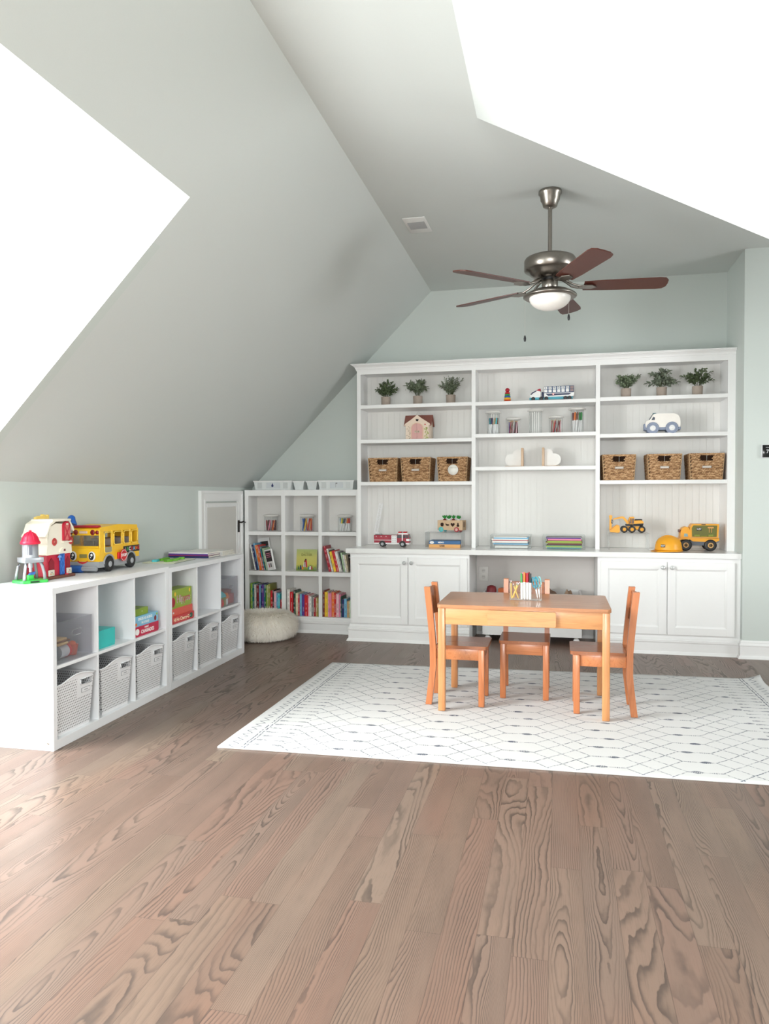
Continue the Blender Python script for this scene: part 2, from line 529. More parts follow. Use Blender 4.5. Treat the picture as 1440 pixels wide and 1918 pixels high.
for a, b, z0, z1 in ((ya + .086, ya + .12, .03, zt - .1), (yb - .12, yb - .086, .03, zt - .1), (ya + .12, yb - .12, zt - .134, zt - .1), (ya + .12, yb - .12, .03, .10)):
    mb.box(XK + .010, XK + .016, a, b, z0, z1)
mb.build('door_frame', WHITE, dr, .003)
BRONZE = pm('dark_bronze', (38, 33, 30), .4, .7)
mb = MB()
hy, hz = 6.03, .94
mb.bbox(XK + .016, XK + .024, hy - .016, hy + .016, hz - .075, hz + .03, .004)
mb.rod((XK + .02, hy, hz + .012), (XK + .052, hy, hz + .012), .007)
mb.tube([(XK + .05, hy, hz + .012), (XK + .052, hy + .03, hz + .018), (XK + .05, hy + .06, hz + .008), (XK + .048, hy + .085, hz + .010)], [.007, .006, .005, .004])
mb.build('door_handle', BRONZE, dr)

mb = MB(); mb.box(-.677, .290, YB - .004, YB, .131, .714); tag(mb.build('trim_2', pm('warm_grey_desk_back', (214, 210, 207), .5, var=.01)), kind='structure')
# ------------------------------------------------------------------ built-in cabinets, counter, upper bookcase
def base_cabinet(label, x0, x1, doors, side):
    t = thing('base_cabinet', label, 'cabinet', ((x0 + x1) / 2, 5.86, 0))
    ox = (x0 + x1) / 2; a, b = x0 - ox, x1 - ox
    mb = MB()
    mb.box(a, b, 0, .50, .0, .7145)
    mb.build('cabinet_body', WHITE, t, .0015)
    mb = MB(tr(-ox, 0, 0))
    P = [(0, .0), (.030, .0), (.026, .006), (.018, .020), (.014, .022), (.014, .084), (.018, .090), (.018, .104), (.010, .108), (.010, .120), (.004, .132), (0, .132)]
    pth = [(x0, .228), (x0, 0), (x1, 0)] if side == 'L' else [(x0, 0), (x1, 0)]
    mb.sweep(pth, P); mb.build('plinth_moulding', WHITE, t)
    for d0, d1, kx in doors:
        mb = MB(tr(-ox, 0, 0))
        z0, z1, fy, s = .146, .684, -.020, .055
        mb.box(d0, d1, -.010, -.0005, z0, z1)
        for q in ((d0, d0 + s, z0, z1), (d1 - s, d1, z0, z1), (d0 + s, d1 - s, z0, z0 + s), (d0 + s, d1 - s, z1 - s, z1)):
            mb.box(q[0], q[1], fy, -.009, q[2], q[3])
        # inner bead sloping down to the panel
        i0, i1, k0, k1, e = d0 + s, d1 - s, z0 + s, z1 - s, .012
        v = [(i0, fy + .003, k0), (i1, fy + .003, k0), (i1, fy + .003, k1), (i0, fy + .003, k1), (i0 + e, -.0105, k0 + e), (i1 - e, -.0105, k0 + e), (i1 - e, -.0105, k1 - e), (i0 + e, -.0105, k1 - e)]
        mb.add(v, [(0, 1, 5, 4), (1, 2, 6, 5), (2, 3, 7, 6), (3, 0, 4, 7)])
        do = mb.build('cabinet_door', WHITE, t, .0015)
        kb = MB(tr(kx - ox, 0, .643) @ Matrix.Rotation(R(90), 4, 'X'))
        kb.mat(CHROME).lathe([(.008, .020), (.008, .026), (.005, .028), (.005, .034)], 14)
        kb.mat(CRYSTAL).lathe([(.006, .033), (.013, .037), (.0165, .043), (.013, .050), (.006, .053), (0, .053)], 8, smooth=False)
        kb.build('knob', None, do)
    return t
CHROME = pm('polished_nickel', (200, 198, 194), .2, 1)
CRYSTAL = pm('faceted_crystal_glass', (188, 190, 190), .08, 0, spec=1)
base_cabinet('white two-door base cabinet on the left, beside the low cubby bookcase', -1.649, -.678, [(-1.634, -1.169, -1.194), (-1.163, -.694, -1.136)], 'L')
base_cabinet('white two-door base cabinet on the right, beside the thermostat wall', .291, 1.2915, [(.312, .783, .754), (.788, 1.249, .817)], 'R')
mb = MB(); mb.prism([(-1.681, 5.828), (1.2905, 5.828), (1.2905, 6.378), (-1.6495, 6.378), (-1.6495, 6.117), (-1.681, 6.117)], .715, .753)
COUNTER = pm('white_gloss_counter', (236, 236, 235), .16, var=.01)
tag(mb.build('countertop', COUNTER, None, .003), 'long white countertop laid across both base cabinets', 'countertop')

YU = 6.06
hutch = thing('upper_bookcase', 'tall white three-bay bookcase with crown moulding standing on the countertop', 'bookcase', (-.18, YU, .7535))
H0 = tr(.18, -YU, -.7535)
SX = [(-1.643, -1.611), (-.684, -.652), (.283, .315), (1.237, 1.2915)]
mb = MB(H0)
for i, (a, b) in enumerate(SX):
    mb.box(a, b, YU, YU + .02, .7535, 2.235)
    if i == 0: mb.box(a + .0005, a + .020, YU + .0195, 6.36, .7537, 2.210)
    elif i == 3: mb.box(b - .052, b - .0005, YU + .0195, 6.36, .7537, 2.210)
    else: mb.box((a + b) / 2 - .012, (a + b) / 2 + .012, YU + .0195, 6.36, .7537, 2.210)
for (a0, a1), (b0, b1) in zip(SX[:-1], SX[1:]): mb.box(a1 - .001, b0 + .001, YU + .0006, YU + .0185, 2.190, 2.2345)
mb.box(-1.6425, 1.291, YU + .019, 6.3595, 2.2105, 2.2348)
mb.build('bookcase_frame', WHITE, hutch, .0012)
# beadboard back: narrow boards with little grooves between them
mb = MB(H0)
x = -1.64
while x < 1.28:
    for (a, b, d) in ((0, .0018, 6.3456), (.0018, .0034, 6.3442), (.0034, .0052, 6.3456)): mb.box(x + a, x + b, d, 6.36, .754, 2.212)
    mb.box(x + .0052, min(x + .0505, 1.285), 6.3440, 6.36, .754, 2.212)
    x += .0505
BEAD = pm('white_beadboard_paint', (228, 227, 224), .45, var=.01)
mb.build('back_panel', BEAD, hutch)
mb = MB(H0)
CR = [(0, 2.222), (.006, 2.222), (.006, 2.230), (.010, 2.234), (.014, 2.246), (.024, 2.256), (.034, 2.262), (.034, 2.266), (.044, 2.268), (.044, 2.274), (0, 2.274)]
mb.sweep([(-1.643, 6.378), (-1.643, YU), (1.2905, YU)], CR)
mb.box(-1.6425, 1.2900, YU + .001, 6.377, 2.2362, 2.2715)
mb.build('crown_moulding', WHITE, hutch)
SHELF = {'L': (1.936, 1.647, 1.295), 'M': (1.934, 1.676, 1.411), 'R': (1.941, 1.656, 1.295)}
for k, (a, b) in zip('LMR', ((-1.6225, -.681), (-.655, .286), (.312, 1.2375))):
    for z in SHELF[k]:
        mb = MB(H0); mb.bbox(a, b, YU + .002, 6.343, z - .030, z, .002, 1); mb.build('shelf', WHITE, hutch)

# low cubby bookcase
YC = 6.12
cub = thing('cubby_bookcase', 'low white nine-cubby bookcase in the corner under the sloped ceiling', 'bookcase', (-2.16, YC, 0))
C0 = tr(2.16, -YC, 0)
mb = MB(C0)
CX = [(-2.685, -2.649), (-2.344, -2.308), (-2.006, -1.976), (-1.671, -1.6505)]
for i, (a, b) in enumerate(CX):
    m_ = (a + b) / 2; m0, m1 = ((a, a + .02) if i == 0 else (m_ - .009, m_ + .009) if i < 3 else (b - .016, b))
    mb.box(a, b, YC, YC + .02, .0, 1.2325); mb.box(m0 + .0004, m1 - .0004, YC + .0195, 6.361, .0005, 1.199)
for (a0, a1), (b0, b1) in zip(CX[:-1], CX[1:]):
    mb.box(a1 - .001, b0 + .001, YC + .0006, YC + .0188, 1.180, 1.2318); mb.box(a1 - .001, b0 + .001, YC + .0006, YC + .0188, .0004, .1145)
mb.box(-2.6846, -1.6509, YC + .0192, 6.3755, 1.2, 1.2316)
mb.build('bookcase_frame', WHITE, cub, .0012)
for i, (a, b) in enumerate(((-2.664, -2.336), (-2.317, -2.0), (-1.982, -1.667))):
    for z0, z1 in ((.115, .135), (.486, .524), (.837, .869)):
        mb = MB(C0); mb.bbox(a, b, YC + .001, 6.36, z0, z1, .002, 1); mb.build('shelf', WHITE, cub)
mb = MB(C0); mb.box(-2.68, -1.655, 6.362, 6.374, .001, 1.1995); mb.build('back_panel', pm('cubby_back_paint', (226, 224, 221), .5, var=.01), cub)
mb = MB(C0); mb.sweep([(-2.685, YC), (-1.682, YC)], [(0, 0), (.03, 0), (.024, .006), (.016, .02), (.012, .022), (.012, .078), (.018, .084), (.018, .1), (.01, .104), (.01, .112), (0, .122)])
mb.build('plinth_moulding', WHITE, cub)

# ------------------------------------------------------------------ organisers along the knee wall
ORG_A = 90.85
ORG = Matrix.Translation((-2.263, 2.991, 0)) @ Matrix.Rotation(R(ORG_A), 4, 'Z')     # +x runs along the front, +y goes in to the wall
MELA = pm('white_melamine', (232, 233, 236), .42, var=.01)
def organizer(label, u0, z1, cols, shelf):
    W = cols[-1][1]
    t = thing('cube_organizer', label, 'storage shelf', M=ORG @ Matrix.Translation((u0, 0, 0)), group='six-cube organizers along the knee wall')
    D = .385
    mb = MB()
    for a, b in (cols[0], cols[-1]): mb.box(a, b, 0, D, 0, z1)
    mb.box(cols[0][1] - .001, cols[-1][0] + .001, .0005, D - .0005, z1 - .029, z1 - .0004); mb.box(cols[0][1] - .001, cols[-1][0] + .001, .0005, D - .0005, .0004, .045)
    for a, b in cols[1:-1]: mb.box(a, b, .004, D - .001, .044, z1 - .028)
    mb.build('organizer_frame', MELA, t, .0012)
    mb = MB(); mb.box(.02, W - .02, D - .007, D - .0012, .02, z1 - .02); mb.build('back_panel', MELA, t)
    for (p, a), (b, q) in zip(cols[:-1], cols[1:]):
        mb = MB(); mb.box(a, b, .0045, D - .008, shelf - .016, shelf); mb.build('shelf', MELA, t, .001)
    for zz in (z1 - .025, .035) if u0 == 0 else ():
        mb = MB(); mb.lathe([(.006, 0), (.006, .0015), (.003, .0018), (0, .001)], 12, tr(-.0002, .03, zz) @ Matrix.Rotation(R(-90), 4, 'Y'))
        mb.build('screw', CHROME, t)
    return t
organizer('white six-cube organizer nearest the camera, under the barn and the bus', 0, .755, [(0, .028), (.356, .367), (.703, .714), (1.048, 1.085)], .388)
organizer('white six-cube organizer farther back, with magazines and a puzzle tray on top', 1.088, .745, [(0, .034), (.372, .385), (.729, .741), (1.086, 1.135)], .390)
# ------------------------------------------------------------------ wood for the children's table set
def pine_mat(name, a, b, knots, axis='x', rough=.32):
    m, nt, p = new_mat(name)
    vec, x, y, z = coords(nt)
    if axis == 'x': L, A, B = x, y, z
    elif axis == 'z': L, A, B = z, x, y
    else: L, A, B = y, x, z
    g = noise(nt, comb(nt, L * 2.2, A * 26, B * 26), 1.0, 3.0, .55, .6)
    f = noise(nt, comb(nt, L * 6.0, A * 150, B * 150), 1.0, 2.0)
    band = ((g * 34.0).sin() * .5 + .5).pw(2.0)
    c = mixc(nt, g.ss(.3, .7), a, b)
    c = mixc(nt, band * .35, c, tuple(v * .72 for v in b))
    c = mixc(nt, f.ss(.5, .8) * .18, c, tuple(v * .6 for v in b))
    vo = nt.nodes.new('ShaderNodeTexVoronoi'); vo.inputs['Scale'].default_value = 1
    nt.links.new(comb(nt, L * 5.0, A * 9.0, B * 9.0), vo.inputs['Vector'])
    kn = V(nt, vo.outputs['Distance'])
    c = mixc(nt, (kn * -1.0 + .085).ss(0.0, .05) * knots, c, (.20, .065, .02))
    nt.links.new(c, p.inputs['Base Color'])
    p.inputs['Roughness'].default_value = rough
    p.inputs['Coat Weight'].default_value = .25; p.inputs['Coat Roughness'].default_value = .15
    return m
PINE_T = pine_mat('honey_pine_tabletop', (.52, .235, .115), (.42, .18, .08), .8)
PINE_L = pine_mat('honey_pine_legs', (.64, .30, .125), (.54, .235, .09), .7, 'z')
PINE_A = pine_mat('honey_pine_apron', (.66, .32, .135), (.58, .26, .105), .8)
CH_L = pine_mat('orange_pine_chair_posts', (.55, .20, .078), (.45, .145, .05), .8, 'z')
CH_S = pine_mat('orange_pine_chair_seat', (.36, .135, .060), (.28, .098, .042), .8, 'y', .25)
CH_A = pine_mat('orange_pine_chair_rails', (.58, .225, .09), (.48, .165, .06), .8, 'x')

RUGZ = .010
tab = thing('play_table', "honey pine children's table with a shallow drawer, standing on the rug", 'table', (-.185, 4.265, RUGZ))
mb = MB()
bm = bmesh.new(); 
pts = []
hx, hy, r = .4535, .2800, .022
for cx, cy, a0 in ((hx - r, hy - r, 0), (-hx + r, hy - r, 90), (-hx + r, -hy + r, 180), (hx - r, -hy + r, 270)):
    for k in range(6): pts.append((cx + r * math.cos(R(a0 + 18 * k)), cy + r * math.sin(R(a0 + 18 * k))))
mb.prism(pts, .562, .580, smooth=True)
mb.build('tabletop', PINE_T, tab, .005, 3)
for sx in (-1, 1):
    for sy in (-1, 1):
        mb = MB(); mb.bbox(-.019, .019, -.019, .019, -.562 , 0, .004); 
        mb.build('leg', PINE_L, tab, M=tr(sx * .428, sy * .2530, .562))
for nm, x0, x1, y0, y1 in (('apron', -.409, .409, -.268, -.250), ('apron', -.409, .409, .250, .268), ('apron', -.440, -.422, -.234, .234), ('apron', .422, .440, -.234, .234)):
    mb = MB(); mb.bbox(x0, x1, y0, y1, .472, .562, .002); mb.build(nm, PINE_A, tab)
mb = MB()
pts = []
hx, hz, r = .178, .0395, .010
for cx, cy, a0 in ((hx - r, hz - r, 0), (-hx + r, hz - r, 90), (-hx + r, -hz + r, 180), (hx - r, -hz + r, 270)):
    for k in range(5): pts.append((cx + r * math.cos(R(a0 + 22.5 * k)), cy + r * math.sin(R(a0 + 22.5 * k))))
mb.prism(pts, 0, .016, XUP, smooth=True)
mb.build('drawer_front', PINE_A, tab, .003, M=tr(-.003, -.2685, .5175))

def make_chair(label, c, rz):
    t = thing('child_chair', label, 'chair', (c[0], c[1], RUGZ), rz, 'small pine chairs round the play table')
    hw, hd = .1375, .1555
    for s in (-1, 1):
        mb = MB(); mb.bbox(-.0165, .0165, -.0165, .0165, 0, .318, .004)
        mb.build('leg', CH_L, t, M=tr(s * (hw - .0165), -hd + .0165, 0))
        # rear post: splayed foot, upright middle, back leaning away
        mb = MB()
        prof = [(.155, 0), (.152, .02), (.134, .17), (.130, .22), (.131, .33), (.138, .42), (.150, .54), (.163, .658)]
        pts = [(y - .0165, z) for y, z in prof] + [(y + .0175, z) for y, z in prof[::-1]]
        M = Matrix(((0, 0, 1, 0), (1, 0, 0, 0), (0, 1, 0, 0), (0, 0, 0, 1)))
        mb.prism(pts, -.0145, .0145, M)
        mb.build('rear_post', CH_L, t, .004, M=tr(s * (hw - .0145), 0, 0))
    mb = MB()
    pts = []
    x0, x1, y0, y1, r = -hw - .006, hw + .006, -hd - .018, .112, .018
    for cx, cy, a0, rr in ((x1 - r, y1 - .004, 0, .004), (x0 + r, y1 - .004, 90, .004), (x0 + r, y0 + r, 180, r), (x1 - r, y0 + r, 270, r)):
        for k in range(5): pts.append((cx + (r if rr > .01 else .018) * math.cos(R(a0 + 22.5 * k)), cy + rr * math.sin(R(a0 + 22.5 * k))))
    mb.prism(pts, .3185, .337, smooth=True); mb.build('seat', CH_S, t, .005, 3)
    for x0, x1, y0, y1 in ((-.104, .104, -.149, -.133), (-.104, .104, .115, .131)):
        mb = MB(); mb.bbox(x0, x1, y0, y1, .255, .318, .002); mb.build('rail', CH_A, t)
    for s in (-1, 1):
        mb = MB(); mb.bbox(-.008, .008, -.122, .114, .255, .318, .002); mb.build('rail', CH_A, t, M=tr(s * .119, 0, 0))
    # curved back board between the posts
    mb = MB()
    n, rows = 9, [(.482, 0), (.490, .006), (.63, .006), (.640, 0)]
    v, f = [], []
    for side in (0, 1):
        for z, _ in rows:
            for k in range(n):
                x = -.107 + .214 * k / (n - 1)
                bow = .018 * (1 - (x / .107) ** 2)
                yb = .140 + (z - .48) * .11 + bow
                v.append((x, yb + side * .013, z))
    R_ = len(rows)
    for side in (0, 1):
        for i in range(R_ - 1):
            for k in range(n - 1):
                a = side * R_ * n + i * n + k
                f.append((a, a + 1, a + n + 1, a + n))
    S2 = R_ * n
    for k in range(n - 1): f += [(k, k + 1, S2 + k + 1, S2 + k), ((R_ - 1) * n + k, (R_ - 1) * n + k + 1, S2 + (R_ - 1) * n + k + 1, S2 + (R_ - 1) * n + k)]
    for i in range(R_ - 1): f += [(i * n, (i + 1) * n, S2 + (i + 1) * n, S2 + i * n), (i * n + n - 1, (i + 1) * n + n - 1, S2 + (i + 1) * n + n - 1, S2 + i * n + n - 1)]
    mb.add(v, f, None, True); mb.build('backrest', CH_S, t, .003)
    return t
ch = make_chair('small orange pine chair at the left end of the play table, facing right', (-.549, 4.245), 90)
dup(ch, 'small orange pine chair at the right end of the play table, facing left', loc=(.2375, 4.235, RUGZ), rz=-90)
dup(ch, 'small orange pine chair behind the play table, facing the camera', loc=(-.187, 4.478, RUGZ), rz=0)

# ------------------------------------------------------------------ rug
def rug_mat():
    m, nt, b = new_mat('white_trellis_rug')
    uvn = nt.nodes.new('ShaderNodeTexCoord'); sp = nt.nodes.new('ShaderNodeSeparateXYZ')
    nt.links.new(uvn.outputs['UV'], sp.inputs[0])
    x = V(nt, sp.outputs[0]) * 2.80; y = V(nt, sp.outputs[1]) * 1.81
    wob = (noise(nt, comb(nt, x * 9, y * 9), 1, 2) - .5) * .012
    wob2 = (noise(nt, comb(nt, x * 9, y * 9, 5.0), 1, 2) - .5) * .012
    xw, yw = x + wob, y + wob2
    PX, PY = .3860, .1250
    p = (xw - .200).mod(PX)                      # motif centres at x = .200 + k*PX
    q = (p - .070) / (PX - .140)
    s = q.mx(0.0).mn(1.0) * (PY * 2)
    off = .075
    def dist(t): return ((t / PY + .5).mod(1.0) - .5).abs() * PY
    dA, dB = dist(yw - s - off), dist(yw + s - off)
    d = dA.mn(dB)
    # the wavy parts break into little dashes
    dash = noise(nt, comb(nt, x * 85, y * 85), 1, 0).ss(.38, .52)
    lite = noise(nt, comb(nt, x * 5, y * 5), 1, 1).ss(.35, .65)
    inmot = (p - PX * .5).abs().gt(PX * .5 - .058)     # inside the motif column
    line = (d * -1.0 + .0052).ss(0.0, .0016) * (dash * .75 + .25) * (inmot * -.45 + 1.0) * (lite * .35 + .65)
    # dark blue knots in the motif columns, stepping left and right
    row = ((yw - off) / PY + .5).floor()
    par = row.mod(2.0) * 2.0 - 1.0
    cx = ((xw - .200) / PX + .5).mod(1.0) * PX - PX * .5
    kx = cx - par * .030
    ky = dist(yw - off)
    kn = ((kx.abs() / .026).pw(1.5) + (ky / .013).pw(2.0)).lt(1.0)
    kn2 = (((cx + par * .040).abs() / .018).pw(1.5) + (ky / .007).pw(2.0)).lt(1.0)
    strp = (x * 900).sin().gt(-.3)
    knot = 1.2 * kn * strp.mx(noise(nt, comb(nt, x * 30, y * 30), 1, 0).gt(.48)) + kn2 * (x * 700).sin().gt(.2) * .6
    # borders at the two short ends
    ex = xw.mn(xw * -1.0 + 2.80)
    field = ex.gt(.285)
    zz = (((yw / .055).mod(1.0) - .5).abs() * .075 + .042 - ex).abs()
    bord = (zz * -1.0 + .0050).ss(0.0, .002) * ex.lt(.095)
    st = ((ex - .112).abs().lt(.0035)).mx((ex - .128).abs().lt(.0045)) * dash
    fr = ((yw / .0625 + .5).mod(1.0) - .5).abs() * .0625
    frp = (ex * 52.0).sin() * .5 + .5
    fringe = (fr * -1.0 + frp * .008 + .0025).ss(0.0, .002) * ex.gt(.14) * ex.lt(.285) * (dash * .8 + .2)
    f = (line + knot).mn(1.0) * field + bord + st + fringe * .75
    f = f.mn(1.0) * (noise(nt, comb(nt, x * 220, y * 220), 1, 1).ss(.25, .55) * .35 + .65)
    wv = noise(nt, comb(nt, x * 400, y * 400), 1, 2)
    tex = (x * 1800).sin() * .5 + .5
    base = mixc(nt, wv * .5 + tex * .2, (.60, .595, .592), (.70, .695, .692))
    col = mixc(nt, lite, (.012, .024, .070), (.045, .060, .095))
    nt.links.new(mixc(nt, f * .92, base, col), b.inputs['Base Color'])
    b.inputs['Roughness'].default_value = .95; b.inputs['Specular IOR Level'].default_value = .1
    b.inputs['Sheen Weight'].default_value = .1
    bn = nt.nodes.new('ShaderNodeBump'); bn.inputs['Strength'].default_value = .35; bn.inputs['Distance'].default_value = .0015
    nt.links.new((wv + f * .4).sock, bn.inputs['Height']); nt.links.new(bn.outputs[0], b.inputs['Normal'])
    return m
def make_rug():
    c = [Vector(q) for q in ((-1.549, 3.203), (1.285, 3.287), (1.252, 5.147), (-1.545, 5.013))]
    nx, ny = 84, 54
    bm = bmesh.new(); uvl = bm.loops.layers.uv.new('UVMap')
    random.seed(5)
    def z(u, v):
        h = .0075
        X, Y = u * 2.8, v * 1.81
        h += .0012 * math.sin(X * 6 + 2 * math.sin(Y * 3)) * math.sin(Y * 5 + 1)
        d = math.hypot((1 - u) * 2.8, (1 - v) * 1.81)
        if d < .13: h += .028 * (1 - d / .13) ** 2
        return h
    top, bot, uv = {}, {}, {}
    for i in range(nx + 1):
        for j in range(ny + 1):
            u, v = i / nx, j / ny
            p = (c[0] * (1 - u) + c[1] * u) * (1 - v) + (c[3] * (1 - u) + c[2] * u) * v
            h = z(u, v)
            top[i, j] = bm.verts.new((p.x, p.y, h)); bot[i, j] = bm.verts.new((p.x, p.y, max(.0006, h - .0075)))
            uv[top[i, j]] = uv[bot[i, j]] = (u, v)
    for i in range(nx):
        for j in range(ny):
            bm.faces.new((top[i, j], top[i + 1, j], top[i + 1, j + 1], top[i, j + 1]))
            bm.faces.new((bot[i, j], bot[i, j + 1], bot[i + 1, j + 1], bot[i + 1, j]))
    def side(a):
        for p, q in zip(a[:-1], a[1:]):
            f = bm.faces.new((top[q], top[p], bot[p], bot[q])); f.material_index = 1
    side([(i, 0) for i in range(nx + 1)]); side([(nx, j) for j in range(ny + 1)])
    side([(i, ny) for i in range(nx, -1, -1)]); side([(0, j) for j in range(ny, -1, -1)])
    for f in bm.faces:
        f.smooth = True
        for l in f.loops: l[uvl].uv = uv[l.vert]
    me = bpy.data.meshes.new('area_rug'); bm.to_mesh(me); bm.free()
    me.materials.append(rug_mat()); me.materials.append(pm('charcoal_rug_binding', (225, 224, 222), .9))
    o = bpy.data.objects.new('area_rug', me); COL.objects.link(o)
    tag(o, 'large white woven rug with a dark blue diamond trellis pattern, under the play table', 'rug')
make_rug()
# ------------------------------------------------------------------ small helpers for the contents
BLACKP = pm('black_plastic', (28, 28, 30), .45)
WHITEP = pm('white_plastic', (236, 236, 236), .35)
CLEAR = clear_mat('clear_acrylic', (.985, .99, .99), .03, .2)
CLEARD = clear_mat('clear_acrylic_thick', (.955, .965, .965), .06, .35)
COLOURS = {'red': (200, 30, 40), 'crimson': (170, 18, 45), 'orange': (232, 120, 40), 'yellow': (240, 200, 50), 'green': (55, 150, 75), 'dark green': (30, 95, 70),
    'blue': (45, 100, 180), 'light blue': (120, 180, 215), 'navy': (30, 42, 95), 'purple': (95, 55, 140), 'pink': (228, 130, 160), 'brown': (120, 75, 50),
    'black': (30, 30, 32), 'white': (235, 233, 228), 'grey': (130, 130, 132), 'teal': (35, 135, 145), 'lime green': (150, 190, 60), 'tan': (200, 165, 115), 'cream': (235, 222, 190),
    'turquoise': (70, 190, 200), 'olive': (140, 140, 60), 'dark red': (130, 25, 35), 'maroon': (95, 30, 40), 'pale pink': (238, 190, 200), 'pale green': (175, 205, 165)}
def cm(n, rough=.45): return pm(n.replace(' ', '_') + '_colour', COLOURS[n], rough)
CACHE = {}
def cached(key, fn):
    """mesh data made once, shared by the copies"""
    if key not in CACHE: CACHE[key] = fn()
    return CACHE[key]
def inst(name, me, parent=None, M=None):
    o = bpy.data.objects.new(name, me); COL.objects.link(o)
    if parent is not None: o.parent = parent
    if M is not None:
        if parent is not None: o.matrix_local = M
        else: o.matrix_world = M
    return o
def mesh_of(mb, m=None):
    o = mb.build('tmp', m); me = o.data; bpy.data.objects.remove(o); return me
def wheel(parent, M, r, w, hub=(190, 190, 190), hubr=.45, tyre=None, tread=True):
    mb = MB()
    n = 20
    mb.lathe([(r * .72, 0), (r * .93, 0), (r, w * .2), (r, w * .8), (r * .93, w), (r * .72, w)], n)
    o = mb.build('wheel', tyre or BLACKP, parent, M=M)
    mb = MB(); mb.lathe([(0, -.0030), (r * hubr * .45, -.0030), (r * hubr * .55, -.0010), (r * hubr * .9, -.0010), (r * hubr, -.0022), (r * hubr * 1.02, .0004)], 18)
    mb.build('hubcap', pm('hub_%d_%d_%d' % hub, hub, .4), o)
    return o
WL = Matrix.Rotation(R(-90), 4, 'X')     # wheel axis +z laid along +y, so its outer face looks at -y

# ------------------------------------------------------------------ potted plants
POTM = pm('taupe_cement', (168, 154, 143), .85, var=.08, scale=60, bump=.3)
SOILM = pm('dark_moss', (45, 42, 30), .95)
def plant(label, x, y, z, h, wid, leaf, n, col, seed, droop=.3, up=.6):
    t = thing('potted_plant', label, 'plant', (x, y, z), group='potted plants on the top shelf')
    random.seed(seed)
    mb = MB(); mb.lathe([(.036, 0), (.0365, .002), (.040, .074), (.040, .076), (.036, .076), (.034, .066), (0, .066)], 24); mb.build('pot', POTM, t)
    mb = MB(); mb.lathe([(.0345, .066), (.02, .071), (0, .072)], 12); mb.build('soil', SOILM, t)
    mb = MB(); st = MB()
    L, Wd = leaf
    nst = max(9, n // 13)
    for k in range(nst):
        a = 2 * PI * (k * .618) + random.uniform(-.3, .3)
        out = wid * random.uniform(.35, 1.0) if k > 2 else wid * .2
        top = (h - .076) * (random.uniform(.7, 1.02) if k <= 3 else random.uniform(.25, .95))
        p0 = Vector((.012 * math.cos(a), .012 * math.sin(a), .068))
        p2 = Vector((out * math.cos(a), out * math.sin(a) * .75, .076 + top))
        p1 = p0.lerp(p2, .5) + Vector((0, 0, up * top * .5 + .015))
        p3 = p2 + Vector((math.cos(a) * out * .15, math.sin(a) * out * .1, -droop * .03))
        pts = []
        for i in range(9):
            s = i / 8
            pts.append(p0 * (1 - s) ** 2 + p1 * 2 * s * (1 - s) + p2 * s * s)
        pts.append(p3)
        st.tube(pts, .0010, 4)
        per = n // nst
        for j in range(per):
            s = .25 + .75 * j / max(1, per - 1)
            f = s * 8; i = min(int(f), 7)
            p = pts[i].lerp(pts[i + 1], f - i)
            d = (pts[i + 1] - pts[i]).normalized()
            side = Matrix.Rotation(random.uniform(0, 2 * PI), 3, d) @ d.orthogonal().normalized()
            ld = (d * random.uniform(.35, .9) + side).normalized()
            if j == per - 1: ld = d
            nn = ld.cross(Vector((random.uniform(-1, 1), random.uniform(-1, 1), 1))).normalized()
            l = L * random.uniform(.7, 1.1); w_ = Wd * random.uniform(.8, 1.1)
            up_ = nn.cross(ld).normalized() * w_ * .25
            vs = [p, p + ld * l * .35 + nn * w_ * .5 + up_, p + ld * l * .7 + nn * w_ * .4 + up_, p + ld * l, p + ld * l * .7 - nn * w_ * .4 + up_, p + ld * l * .35 - nn * w_ * .5 + up_, p + ld * l * .4, ]
            mb.add([tuple(q) for q in vs], [(0, 1, 6), (1, 2, 6), (2, 3, 6), (3, 4, 6), (4, 5, 6), (5, 0, 6)], None, True)
    fo = mb.build('foliage', pm('leaf_%s' % '_'.join(map(str, col)), col, .6, var=.35, scale=45), t)
    st.build('stem', pm('stem_green', (70, 80, 45), .7), fo)
    return t
YP = 6.19
plant('small artificial boxwood in a taupe pot, leftmost on the left bay\'s top shelf', -1.425, YP, 1.937, .212, .100, (.024, .020), 330, (94, 110, 78), 1, up=.5)
plant('small artificial olive branches spreading wide in a taupe pot, middle of the left top shelf', -1.150, YP, 1.937, .212, .118, (.042, .015), 300, (120, 132, 108), 22, 1.2, .9)
plant('small artificial fir sprigs in a taupe pot, right end of the left bay\'s top shelf', -.872, YP, 1.937, .228, .098, (.021, .010), 620, (120, 131, 108), 13, .2, .3)
plant('small grey-green sprig plant in a taupe pot, leftmost on the right bay\'s top shelf', .518, YP, 1.942, .185, .100, (.026, .013), 480, (120, 134, 108), 4, .3, .4)
plant('small artificial eucalyptus in a taupe pot, middle of the right bay\'s top shelf', .783, YP, 1.942, .205, .112, (.034, .023), 290, (128, 138, 120), 35, .8, .8)
plant('small dark leafy plant in a taupe pot, rightmost on the top shelves', 1.045, YP, 1.942, .200, .122, (.026, .019), 330, (90, 104, 74), 6, .5, .7)

